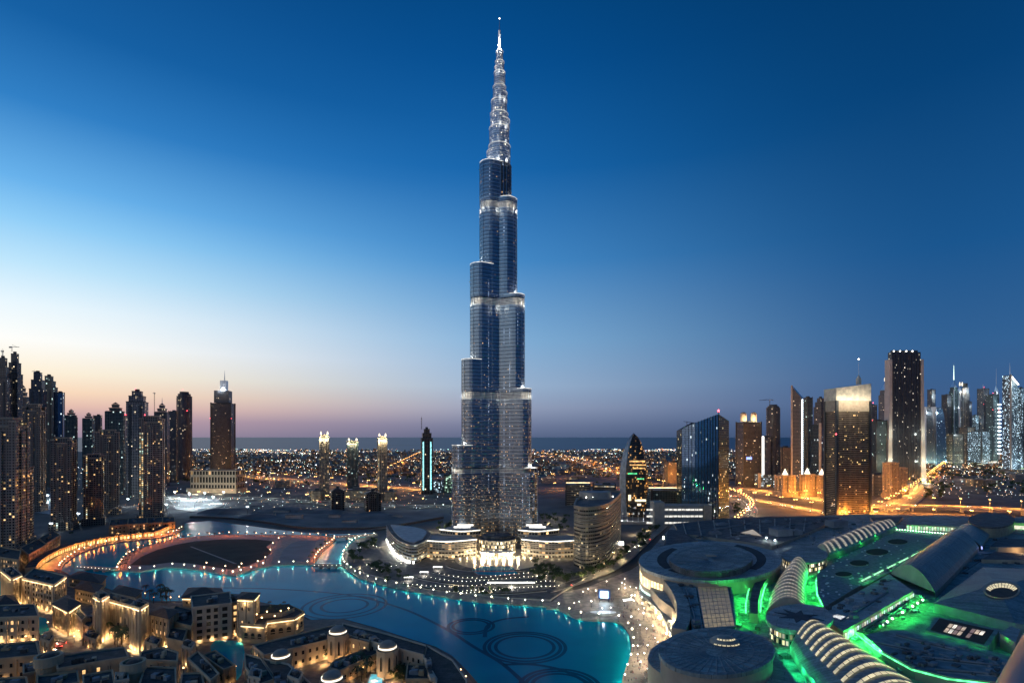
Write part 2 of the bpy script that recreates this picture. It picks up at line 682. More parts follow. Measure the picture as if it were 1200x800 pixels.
def slab(name, poly, z0, z1, mt, ms=None, kind='structure'):
    b = MB(); b.prism(poly, z0, z1, 1 if ms else 0, 0); return b.build(name, [mt] + ([ms] if ms else []), kind=kind)


sheet('ground', [(-9000, -900), (9000, -900), (9000, 6100), (-9000, 6100)], 0.0, M_sand)
sheet('sea', [(-160000, 5600), (160000, 5600), (160000, 300000), (-160000, 300000)], 0.6, M_sea)

RBANK = [(405, 667), (418, 676.5), (430, 681), (450, 687), (480, 693), (510, 698.5), (540, 703.5), (570, 707), (600, 709), (630, 711),
         (648, 713), (662, 719), (674, 725), (688, 727.5), (703, 728), (717, 728.5), (729, 733), (737, 743), (740, 757), (738, 771), (733, 785), (729, 800), (726, 830)]
ISL_S = [(133, 669), (150, 670), (162, 671), (172, 669), (195, 665.5), (215, 666.5), (240, 670), (262, 674), (277, 675.5), (286, 672), (300, 667.5), (318, 663.5), (345, 662.5), (368, 662.5)]
ISL_N = [(371, 657), (377, 648), (387, 639), (394, 633), (390, 629.5), (370, 628), (340, 627), (300, 627), (260, 627), (230, 629), (205, 632), (185, 637), (165, 643), (150, 650), (140, 658)]
LPROM = [(72, 668), (76, 661), (90, 651), (105, 644.5), (120, 640), (140, 636), (165, 633), (190, 630), (205, 626), (216, 620)]
NBANK = [(216, 613), (245, 610), (270, 613), (300, 617), (330, 621), (360, 624), (400, 625.5), (440, 624)]
REAST = [(440, 628), (420, 632), (408, 640), (401, 650), (400, 660)]
NEAR = [(640, 830), (560, 800), (548, 786), (530, 768), (510, 757), (480, 748), (440, 735), (400, 724), (365, 726), (357, 722), (340, 712), (300, 704), (240, 704), (180, 704), (140, 694), (110, 684), (84, 674)]
lake_px = LPROM + NBANK + REAST + RBANK + NEAR
lake = PP(lake_px)
sheet('lake', lake, 0.12, M_lake)
island = PP(ISL_S + ISL_N)
slab('island', island, 0.0, 1.3, M_prom, M_kerb)
# dark unlit lawn in the middle of the island
lawn_px = [(152, 662), (175, 662), (200, 658.5), (225, 660), (250, 664), (272, 667), (292, 662), (308, 655), (318, 647), (312, 640), (322, 634), (300, 631.5), (260, 631.5), (230, 633.5), (205, 638), (185, 643.5), (165, 652)]
sheet('island_lawn', PP(lawn_px, 1.3), 1.34, M_lawn)
sheet('island_path', PP([(222, 640), (225, 640), (278, 660), (274, 660)], 1.34), 1.38, M_prom)
inlet_px = [(327, 655), (332, 644), (341, 636.5), (352, 633), (371, 633), (369, 640), (366, 650), (362, 658), (330, 659)]
b = MB(); b.prism(PP(inlet_px, 1.3), 1.3, 1.5, 1, 0)
tag(b.build('paved_terrace', [basic('grey_paving', (0.11, 0.12, 0.14), 0.6, 0, 0.25, 0.05), M_kerb], kind='structure'))

# promenade round the right half of the lake: raised walk with a kerb
bank = smoothline(PP(REAST[:3] + REAST[3:] + RBANK), 4)
L, R_ = ribbon(bank, 0.0, 16.0)
R2 = ribbon(bank, -0.0, 0.6)[0]
b = MB()
for i in range(len(L) - 1):
    q = [R_[i], R_[i + 1], L[i + 1], L[i]]
    b.face([(x, y, 1.2) for x, y in ccw(q)], 0)
    u = b.wall(R_[i], R_[i + 1], 0, 1.2, 1); b.wall(R_[i + 1], R_[i], 0, 1.2, 1); b.wall(L[i + 1], L[i], 0, 1.2, 1); b.wall(L[i], L[i + 1], 0, 1.2, 1)
    q = [R_[i], R_[i + 1], R2[i + 1], R2[i]]
b.build('promenade', [M_prom, M_kerb], kind='structure')
bankL = smoothline(PP(LPROM), 4)
L, R_ = ribbon(bankL, 0.0, 20.0)
b = MB()
for i in range(len(L) - 1):
    b.face([(x, y, 1.1) for x, y in ccw([R_[i], R_[i + 1], L[i + 1], L[i]])], 0)
    b.wall(R_[i + 1], R_[i], 0, 1.1, 1); b.wall(R_[i], R_[i + 1], 0, 1.1, 1)
b.build('promenade', [M_prom, M_kerb], kind='structure')

# plaza between the lake and the shopping halls, park terraces below the tower
plaza_px = [(640, 714), (648, 705), (660, 695), (690, 688), (740, 668), (775, 645), (800, 660), (800, 830), (728, 830), (731, 800), (736, 785), (742, 770), (744, 757), (741, 742), (732, 730), (718, 724), (705, 723.5), (690, 723), (677, 721), (664, 715)]
slab('plaza', PP(plaza_px), 0.0, 0.9, basic('plaza_paving', (0.30, 0.25, 0.20), 0.6, 0, 0.35, 0.2), M_kerb)
park_px = [(404, 660), (412, 645), (440, 630), (480, 622), (560, 640), (640, 640), (672, 662), (690, 676), (660, 694), (645, 704), (600, 702), (540, 696), (480, 686), (432, 674), (415, 668)]
slab('park_terrace', PP(park_px), 0.0, 1.6, basic('park_paving', (0.10, 0.095, 0.085), 0.7, 0, 0.4, 0.15), M_kerb)
bx, by = 0.0, 0.0
for k, (w, dz) in enumerate(((0.0, 0), (1, 0), (2, 0), (3, 0))):
    pts = smoothline(PP([(470 + 18 * k, 668 - 1 * k + 6 * (3 - k)), (520 + 8 * k, 676 - 2 * k + 6 * (3 - k)), (585, 680 - 3 * k + 6 * (3 - k)), (640 - 8 * k, 676 - 2 * k + 6 * (3 - k))]), 5)
    L, R_ = ribbon(pts, -1.5, 1.5)
    slab('planting_bed', L + R_[::-1], 1.6, 2.2, M_lawn, M_kerb)
forecourt = ell(585, 655, 52, 13, 1.6, 40)
slab('forecourt', forecourt, 1.6, 1.75, basic('polished_paving', (0.34, 0.30, 0.24), 0.28, 0, 0.2, 0.2), M_kerb)
slab('reflecting_pool', PP([(553, 668), (565, 663), (600, 663), (607, 672), (583, 674), (560, 673)], 1.6), 1.6, 1.85, M_lake, M_kerb)

# building site north of the lake, with banks of spoil
site_px = [(205, 607), (240, 606), (300, 612), (360, 620), (440, 620), (500, 612), (530, 604), (520, 596), (450, 598), (400, 600), (330, 586), (270, 588), (200, 580), (190, 590)]
sheet('building_site', PP(site_px), 0.06, M_dirt)
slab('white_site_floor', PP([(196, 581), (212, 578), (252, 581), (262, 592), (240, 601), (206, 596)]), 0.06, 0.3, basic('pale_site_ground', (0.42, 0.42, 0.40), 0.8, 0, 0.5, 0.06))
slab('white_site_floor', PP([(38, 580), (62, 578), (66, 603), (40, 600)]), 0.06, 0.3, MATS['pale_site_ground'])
slab('old_town_ground', PP([(-40, 690), (70, 675), (110, 688), (180, 708), (240, 706), (300, 706), (345, 715), (360, 728), (400, 727), (440, 738), (480, 751), (510, 761), (528, 772), (545, 790), (556, 806), (620, 900), (-40, 900)]), 0.0, 1.5,
     basic('old_town_paving', (0.20, 0.155, 0.115), 0.75, 0, 0.35, 0.25), M_kerb)
for nm, pts in (('pond', [(246, 757), (252, 750), (284, 750), (287, 765), (283, 790), (278, 797), (262, 790), (250, 770)]), ('pond', [(-8, 683), (3, 680), (7, 700), (4, 712), (-8, 712)]), ('pond', [(38, 733), (44, 722), (54, 724), (58, 738), (48, 744)])):
    sheet(nm, PP(pts, 1.5), 1.62, M_lake)

# ------------------------------------------------------------------ roads
ROADS = {}


M_hway = basic('concrete_road', (0.20, 0.18, 0.155), 0.75, 0, 0.25, 0.05)


def road(key, px, w, z=0.10, mat=None, k=5, name='road', mark=False, deck=0.0):
    pts = smoothline([(G(x, y).x, G(x, y).y) for x, y in px], k)
    ROADS[key] = (pts, w, z)
    L, R_ = ribbon(pts, -w / 2, w / 2)
    b = MB()
    for i in range(len(pts) - 1):
        b.face([(x, y, z) for x, y in ccw([R_[i], R_[i + 1], L[i + 1], L[i]])], 0)
        for e in (L, R_):
            p, q = Vector(e[i]), Vector(e[i + 1])
            n = (q - p).normalized(); n = Vector((-n.y, n.x)) * 0.25
            for s in (1, -1):
                b.face([(p.x, p.y, z - deck), (q.x, q.y, z - deck), (q.x, q.y, z + 0.9), (p.x, p.y, z + 0.9)] if s > 0 else
                       [(q.x + n.x, q.y + n.y, z - deck), (p.x + n.x, p.y + n.y, z - deck), (p.x + n.x, p.y + n.y, z + 0.9), (q.x + n.x, q.y + n.y, z + 0.9)], 1)
            b.face([(p.x, p.y, z + 0.9), (q.x, q.y, z + 0.9), (q.x + n.x, q.y + n.y, z + 0.9), (p.x + n.x, p.y + n.y, z + 0.9)], 1)
    if mark:
        lanes = max(2, int(w / 7))
        for q in range(1, lanes):
            off = -w / 2 + w * q / lanes
            C0, C1 = ribbon(pts, off - 0.2, off + 0.2)
            for i in range(0, len(pts) - 1, 2 if q != lanes // 2 else 1):
                b.face([(x, y, z + 0.02) for x, y in ccw([C0[i], C0[i + 1], C1[i + 1], C1[i]])], 2)
    return b.build(name, [mat or M_asph, M_conc, M_white], kind='structure')


road('west_highway', [(170, 552), (230, 555), (290, 558), (400, 567), (470, 572), (540, 575)], 70, mark=True, mat=M_hway)
road('west_avenue', [(170, 583), (240, 584), (300, 584), (370, 588), (440, 592), (540, 593)], 34, mark=True)
road('north_road', [(440, 560), (458, 550), (472, 543), (494, 532), (505, 528)], 60)
road('coast_road', [(628, 533), (645, 535), (665, 538), (690, 543.5), (720, 552), (745, 560)], 110, mark=True, mat=M_hway)
road('mid_road', [(640, 572), (690, 575), (740, 571), (800, 568), (850, 574)], 60, mark=True)
road('park_road', [(640, 562), (690, 556), (740, 562), (790, 573)], 40)
road('upper_highway', [(840, 571), (870, 573), (900, 576), (970, 587), (1030, 597)], 46, mark=True, mat=M_hway)
road('lower_highway', [(840, 580), (870, 583), (900, 588), (970, 601), (1030, 610)], 30, mark=True, mat=M_hway)
road('long_highway', [(985, 612), (1020, 602), (1055, 584), (1080, 567), (1102, 549), (1118, 537), (1135, 527)], 84, mark=True, mat=M_hway)
road('slip_road', [(852, 579), (866, 584), (878, 592), (881, 600), (872, 609), (862, 618)], 20, mark=True)
road('mall_road', [(1000, 606), (1060, 606), (1130, 608), (1210, 610), (1290, 613)], 22, mark=True, mat=M_hway)
road('boulevard', [(790, 606), (762, 630), (745, 645), (735, 655), (715, 668), (690, 678), (655, 690), (640, 694)], 13, z=0.99, mat=basic('pale_boulevard', (0.30, 0.26, 0.21), 0.7, 0, 0.25, 0.2))
road('back_street', [(480, 618), (450, 620), (437, 622)], 9, z=1.7)

# flyover on piers in front of the long highway: a thing with deck, parapets and piers
fly_px = [(985, 594), (1040, 592.5), (1090, 592.5), (1140, 594), (1200, 597), (1300, 603)]
fz = 11.0
fpts = smoothline([(G(x, y, fz).x, G(x, y, fz).y) for x, y in fly_px], 8)
ROADS['flyover'] = (fpts, 22, fz)
root = thing('flyover', 'concrete flyover on twin piers carrying an orange lit road past the shopping halls', 'flyover', (fpts[20][0], fpts[20][1], 0))
L, R_ = ribbon(fpts, -11, 11)
b = MB(); p_ = MB()
for i in range(len(fpts) - 1):
    b.face([(x, y, fz) for x, y in ccw([R_[i], R_[i + 1], L[i + 1], L[i]])], 0)
    b.face([(x, y, fz - 1.8) for x, y in ccw([R_[i], R_[i + 1], L[i + 1], L[i]])[::-1]], 1)
    b.wall(R_[i], R_[i + 1], fz - 1.8, fz, 1); b.wall(L[i + 1], L[i], fz - 1.8, fz, 1)
    for e, s in ((L, -1), (R_, 1)):
        p, q = Vector(e[i]), Vector(e[i + 1])
        n = (q - p).normalized(); n = Vector((-n.y, n.x)) * 0.4 * s
        p_.wall(p, q, fz + .01, fz + 1.1); p_.wall(q + n, p + n, fz + .01, fz + 1.1)
        p_.face([(p.x, p.y, fz + 1.1), (q.x, q.y, fz + 1.1), (q.x + n.x, q.y + n.y, fz + 1.1), (p.x + n.x, p.y + n.y, fz + 1.1)])
b.build('deck', [M_hway, M_conc], root); p_.build('parapet', M_conc, root)
for p, h in walk(fpts, 46, 20):
    b = MB()
    for s in (-5, 5):
        b.box(p.x - math.sin(h) * s, p.y + math.cos(h) * s, 0, 2.4, 2.0, fz - 2.6, h)
    b.box(p.x, p.y, fz - 2.6, 2.6, 18, 0.79, h)
    b.build('pier', M_conc, root)

# ================================================================== THE TALL TOWER
BD = 800.0
BX = X(585.3, BD)
rt = thing('skyscraper', 'immensely tall stepped spire of silvery glass rising in the middle above the lake', 'skyscraper', (BX, BD, 0))
F_tall = facade('tall_tower_glass', (0.26, 0.29, 0.33), (0.12, 0.17, 0.235), 1.3, 2.6, 0.015, ((1, .60, .27), (1, .72, .40), (1, .85, .62)), 0.42, mx=0.3, sz=0.35, rg=0.20, mg=0.75, wr=0.35, wm=0.9,
                low=0.22, lowz=250, cols=0.07, coltint=(0.6, 0.75, 1.0, 1), bump=0.1)
M_fin = basic('stainless_band', (0.34, 0.40, 0.47), 0.30, 0.92, 0.10, 0.05)
M_mech = basic('plant_floor_louvre', (0.62, 0.60, 0.56), 0.45, 0.6, 0.2, 0.2)


def wing_poly(ux, uy, c0, c1, w, n=11):
    px, py = -uy, ux
    pts = [(BX + ux * c0 - px * w, BD + uy * c0 - py * w)]
    for i in range(n):
        a = -PI / 2 + PI * i / (n - 1)
        pts.append((BX + ux * (c1 + w * math.cos(a)) + px * w * math.sin(a), BD + uy * (c1 + w * math.cos(a)) + py * w * math.sin(a)))
    pts.append((BX + ux * c0 + px * w, BD + uy * c0 + py * w))
    return pts


S3 = math.sqrt(3) / 2
left = [(62, 12.0, 138), (46, 13.2, 259), (31, 14.4, 396), (14.5, 15.6, 545)]
right = [(48.5, 12.0, 106), (37.6, 13.2, 218), (25.4, 14.4, 353), (11.5, 15.6, 493)]
rear = [(58, 12, 75), (44, 13.2, 180), (30, 14.4, 310), (15, 15.6, 450)]
mech = [(100, 107), (204, 214), (338, 349), (478, 488)]
# terraces and uplights are real lamps standing on each setback
for (ux, uy), tiers in (((-S3, -0.5), left), ((S3, -0.5), right), ((0.0, 1.0), rear)):
    prev_c = None
    for k, (c, w, top) in enumerate(tiers):
        poly = wing_poly(ux, uy, 3.0, c, w)
        zs = [0.0]
        b = MB(); z = 0.0
        for m0, m1 in mech + [(9999, 9999)]:
            zt = min(m0, top)
            if zt - z > 3:
                b.ribbed(poly, z, zt, 5.2, 1.2, 0.4, 0, 1, 2)
            if m0 >= top:
                break
            z = m1
        b.build('wing_bay', [F_tall, M_fin, M_roof], rt)
        for m0, m1 in mech:
            if m1 < top:
                b = MB(); q = offset(ccw(poly), -0.25)
                for zz in range(int(m0), int(m1) - 1, 2):
                    b.prism(q, zz, zz + 1.3, 0, 0); b.prism(offset(q, -0.4), zz + 1.3, zz + 2.0, 1, 1)
                b.build('plant_floor', [M_mech, M_darkmetal], rt)
        # parapet with terrace light line
        b = MB(); q = offset(ccw(poly), 0.5)
        b.prism(q, top + .04, top + 1.4, 0, 1); par = b.build('parapet', [M_fin, M_roof], rt)
        b = MB(); q = offset(ccw(poly), 0.7)
        n = len(q)
        for i in range(1, n - 1):
            b.wall(q[i], q[(i + 1) % n], top + 0.5, top + 1.3)
        b.build('terrace_light', glow('terrace_strip', (1, 0.95, 0.85), 0.9, 0.5), par)
        lx, ly = BX + ux * (c + w * 0.45), BD + uy * (c + w * 0.45)
        if ux != 0:
            lamp((lx, ly, top + 3), (1, .93, .8), (14000, 22000, 34000, 26000)[k], 1.0)
            # lights added in the air off the nose to brighten the plant floors
            for m0, m1 in mech:
                if m1 < top and (k == 0 or m0 > tiers[k - 1][2]):
                    for da, pw in ((-.85, 4600), (0, 5200), (.85, 4600)):
                        ca, sa = math.cos(da), math.sin(da)
                        vx, vy = ux * ca - uy * sa, ux * sa + uy * ca
                        lamp((BX + ux * c + vx * (w + 13), BD + uy * c + vy * (w + 13), (m0 + m1) / 2), (1, .90, .72), pw, 2.0)
# core: the recessed shaft between the wings
b = MB()
core = circ(BX, BD, 17.5, 24)
z = 0
for m0, m1 in mech + [(545, 545)]:
    b.ribbed(core, z, m0, 5.2, 1.2, 0.35, 0, 1, 2); z = m1
    if m1 < 545:
        b.prism(offset(ccw(core), -0.2), m0, m1, 3, 3)
F_core = facade('shaded_core_glass', (0.10, 0.11, 0.13), (0.05, 0.075, 0.11), 1.3, 2.6, 0.012, ((1, .60, .27), (1, .76, .45)), 0.6, mx=0.3, sz=0.35, rg=0.2, mg=0.6, wr=0.4, wm=0.6, low=0.25, lowz=250, cols=0.08, coltint=(0.6, 0.75, 1.0, 1), bump=0.1)  # darker copy of the wing glass, with the recess shade put into its colour
b.build('core', [F_core, M_darkmetal, M_roof, M_mech], rt)
# slender vertical fins on the core and noses
b = MB()
for a in (-125, -110, -95, -85, -70, -55):
    t = math.radians(a)
    b.box(BX + 18.2 * math.cos(t), BD + 18.2 * math.sin(t), 30, 0.7, 0.9, 510, t)
b.build('fin', M_fin, rt)
b = MB()
for (ux, uy), tiers in (((-S3, -0.5), left), ((S3, -0.5), right)):
    for c, w, top in tiers:
        for off in (0.35, 0.95, -0.35):
            a = math.atan2(uy, ux) + (off if ux > 0 else -off)
            b.box(BX + ux * c + (w + .5) * math.cos(a), BD + uy * c + (w + .5) * math.sin(a), 4, 0.5, 0.6, top - 5, a)
b.build('fin', M_fin, rt)
# stepped upper shaft and spire
F_spire = facade('spire_cladding', (0.55, 0.57, 0.60), (0.30, 0.34, 0.40), 1.8, 3.2, 0.10, ((1, .86, .6), (1, .95, .85)), 1.2, mx=0.4, sz=0.3, rg=0.25, mg=0.8, wr=0.35, wm=0.8, bump=0.1)
upper = [(545, 574, 15.8, 0, 0), (574, 600, 14.4, -.3, 0), (545, 566, 14.5, -4, 1), (600, 621, 12.8, -.4, 0), (621, 640, 11.3, -.6, 0), (600, 612, 11.5, 3.4, 0), (640, 661, 9.2, 0, 0), (661, 682, 7.9, .2, 0), (640, 652, 7.2, 4.0, 0), (682, 698, 6.2, 0.3, 0), (698, 713, 4.8, 0.2, 0), (682, 690, 4.8, -2.2, 0)]
for z0, z1, r, dx, dy in upper:
    b = MB(); b.ribbed(circ(BX + dx, BD + dy, r, 20), z0, z1, 4.2, 1.2, 0.3, 0, 1, 2)
    par = b.build('upper_tier', [F_spire, M_fin, M_roof], rt)
    b = MB(); q = circ(BX + dx, BD + dy, r + 0.6, 20)
    for i in range(20):
        b.wall(q[i], q[(i + 1) % 20], z1 - 0.2, z1 + 0.9)
    b.build('terrace_light', glow('terrace_strip_dim', (1, .95, .85), .45, .5), par)
    for a in (-150, -90, -30):
        t = math.radians(a)
        lamp((BX + dx + (r + 13) * math.cos(t), BD + dy + (r + 13) * math.sin(t), z0 + 5 + (z1 - z0) * .2), (1, .95, .86), 2600 if r > 8 else 2200, 1.5)
b = MB(); b.tube((BX, BD, 713), (BX, BD, 745), 2.7, 12, 0, 1.7)
b.build('spire', basic('lit_spire_metal', (0.72, 0.73, 0.75), 0.5, 0.3), rt)
b = MB(); b.tube((BX, BD, 745), (BX, BD, 762), 0.75, 8, 0, 0.35); b.ball((BX, BD, 762.5), 0.9, 1)
b.build('pinnacle', [M_steel, E_white], rt)
for z in (715, 728):
    for a in (-140, -60, 40):
        t = math.radians(a); lamp((BX + 7 * math.cos(t), BD + 7 * math.sin(t), z), (1, .97, .92), 9000, 0.4)
# podium: two curved, stepped wings with glowing edges, entrance drum between
PF = facade('podium_glass', (0.42, 0.38, 0.32), (0.06, 0.055, 0.05), 4.0, 4.4, 0.30, ((1, .6, .25), (1, .8, .5), (1, .9, .7)), 1.3, mx=0.18, sz=0.38)
for side in (-1, 1):
    for name_, z0, z1, pts, dep in (('podium_wing', 1.6, 22, [(26, 652), (60, 655), (95, 653)], 36), ('podium_wing', 22, 28.5, [(22, 646), (45, 648), (70, 645)], 30)):
        ln = smoothline(PP([(585 + side * q if side > 0 else 585 - q, y) for q, y in pts]), 6)
        A, B_ = ribbon(ln, -dep, 0) if side > 0 else ribbon(ln, 0, dep)
        A, B_ = ribbon(ln, 0, dep) if side > 0 else ribbon(ln, -dep, 0)
        poly = ccw(A + B_[::-1])
        b = MB(); b.ribbed(poly, z0, z1, 5.0, 1.1, 0.5, 0, 1, 2); b.build(name_, [PF, basic('podium_stone', (0.45, 0.40, 0.33), 0.6, 0, 0.15, 0.1), M_roof], rt)
        front = ln
        b = MB(); fr = ribbon(front, 0.9, 1.2)[0] if side < 0 else ribbon(front, -1.2, -0.9)[1]
        fr2 = [(x, y - 1.3) for x, y in front]
        for i in range(len(fr2) - 1):
            b.wall(fr2[i], fr2[i + 1], z1 - 0.6, z1 + 0.7); b.wall(fr2[i + 1], fr2[i], z1 - .6, z1 + .7)
        b.build('edge_light', E_strip, rt)
        if z0 < 10:
            for p, h in walk(front, 9, 4):
                lamp((p.x, p.y - 5, 3.0), (1, .76, .44), 1000, 0.6)
ed = DEP(652)
ex = X(582, ed - 6)
b = MB(); b.ribbed(circ(ex, ed + 22, 24, 28), 1.6, 20, 4.6, 1.0, 0.5, 0, 1, 2); b.build('entrance_drum', [facade('entrance_glass', (0.5, 0.44, 0.36), (0.1, 0.09, 0.07), 2.4, 4.6, 0.75, ((1, .75, .4), (1, .85, .55)), 1.5, mx=0.15, sz=0.2), MATS['podium_stone'], M_roofdark], rt)
b = MB(); b.prism(circ(ex, ed + 22, 19, 28, 16), 20.5, 24, 0, 0); b.build('dark_drum', M_roofdark, rt)
b = MB(); b.prism(circ(ex, ed - 6, 22, 24, 9), 7.2, 8.0, 0, 0, True)
for a in range(200, 341, 20):
    t = math.radians(a); b.tube((ex + 20 * math.cos(t), ed - 6 + 8 * math.sin(t), 1.6), (ex + 20 * math.cos(t), ed - 6 + 8 * math.sin(t), 7.2), 0.4)
b.build('entrance_canopy', M_white, rt)
b = MB(); b.wall((ex - 20, ed - 1.5), (ex + 20, ed - 1.5), 2, 6.8); b.build('lobby_window', glow('lobby_glow', (1, .78, .45), 2.2, 0.3), rt)
for q in range(-3, 4):
    lamp((ex + q * 9, ed - 14 - 2 * abs(q) % 3, 5.5), (1, .78, .46), 9000, 1.2)
for q in (-1, 1):
    lamp((ex + q * 16, ed - 4, 6), (1, .8, .5), 15000, 1.0)
    for y_ in (625, 622):
        pp = G(585 + q * (42 if y_ == 622 else 46), y_ + 22, 1.6)
        b = MB(); b.box(pp.x, pp.y + 30, 28.6, 22, 5, 1.6, 0, 0); b.build('roof_canopy', glow('white_canopy_light', (1, .96, .88), 1.7, 0.2), rt)

# ================================================================== TOWERS AROUND
def beacon(root, x, y, z):
    b = MB(); b.ball((x, y, z), 1.3, 0, 6, 4); b.build('beacon', E_red, root)


FAC = dict(
    beige=facade('beige_flats', (0.25, 0.225, 0.19), (0.02, 0.024, 0.026), 3.4, 3.5, 0.07, ((1, .62, .25), (1, .8, .45), (.75, 1, .8)), 0.75, mx=0.42, sz=0.42, cols=0.06),
    brown=facade('brown_flats', (0.19, 0.165, 0.14), (0.02, 0.022, 0.024), 3.2, 3.5, 0.06, ((1, .62, .25), (1, .8, .45), (.8, 1, .85)), 0.75, mx=0.4, sz=0.45, cols=0.05),
    teal=facade('teal_glass', (0.11, 0.14, 0.15), (0.025, 0.055, 0.06), 3.2, 3.8, 0.035, ((.7, 1, .95), (1, .8, .5), (.9, 1, 1)), 0.7, mx=0.2, sz=0.25, rg=0.12, mg=0.2),
    slate=facade('slate_glass', (0.13, 0.135, 0.15), (0.03, 0.04, 0.055), 3.0, 3.8, 0.028, ((1, .8, .5), (.85, .95, 1), (1, .6, .4)), 0.7, mx=0.22, sz=0.25, rg=0.12, mg=0.25),
    blue=facade('blue_glass', (0.05, 0.07, 0.10), (0.10, 0.20, 0.32), 3.0, 4.0, 0.03, ((.8, .95, 1), (1, .85, .6), (.6, .9, 1)), 0.8, mx=0.12, sz=0.12, rg=0.06, mg=0.8, bump=0.06),
    grey=facade('grey_panels', (0.24, 0.24, 0.245), (0.03, 0.035, 0.045), 3.4, 3.8, 0.05, ((1, .8, .5), (.9, .95, 1)), 0.7, mx=0.35, sz=0.35),
    hotel=facade('hotel_grid', (0.24, 0.17, 0.11), (0.02, 0.018, 0.015), 2.6, 3.4, 0.06, ((1, .62, .22), (1, .78, .42)), 0.9, mx=0.32, sz=0.42),
    tan=facade('tan_flats', (0.36, 0.27, 0.19), (0.025, 0.025, 0.025), 3.2, 3.3, 0.10, ((1, .6, .22), (1, .78, .4)), 0.8, mx=0.45, sz=0.45),
    cold=facade('cold_lit_glass', (0.10, 0.14, 0.17), (0.05, 0.08, 0.10), 3.2, 3.8, 0.30, ((.62, .85, 1), (.8, .95, 1), (.5, .8, .95)), 1.2, mx=0.25, sz=0.25),
    raw=facade('raw_concrete_frame', (0.10, 0.095, 0.09), (0.012, 0.012, 0.012), 4.0, 3.8, 0.015, ((1, .8, .5), (.9, 1, 1)), 1.0, mx=0.25, sz=0.25),
    office=facade('office_bands', (0.22, 0.20, 0.17), (0.03, 0.03, 0.028), 3.0, 4.0, 0.10, ((1, .75, .4), (1, .88, .62), (.9, 1, .9)), 0.5, mx=0.10, sz=0.42, rows=0.06),
    green=facade('green_lit_glass', (0.12, 0.16, 0.14), (0.04, 0.08, 0.06), 3.6, 4.0, 0.45, ((.6, 1, .72), (.8, 1, .9), (.9, 1, .8)), 0.7, mx=0.15, sz=0.25),
)

M_slab = basic('balcony_slab', (0.24, 0.215, 0.185), 0.8, 0, 0.15, 0.1)


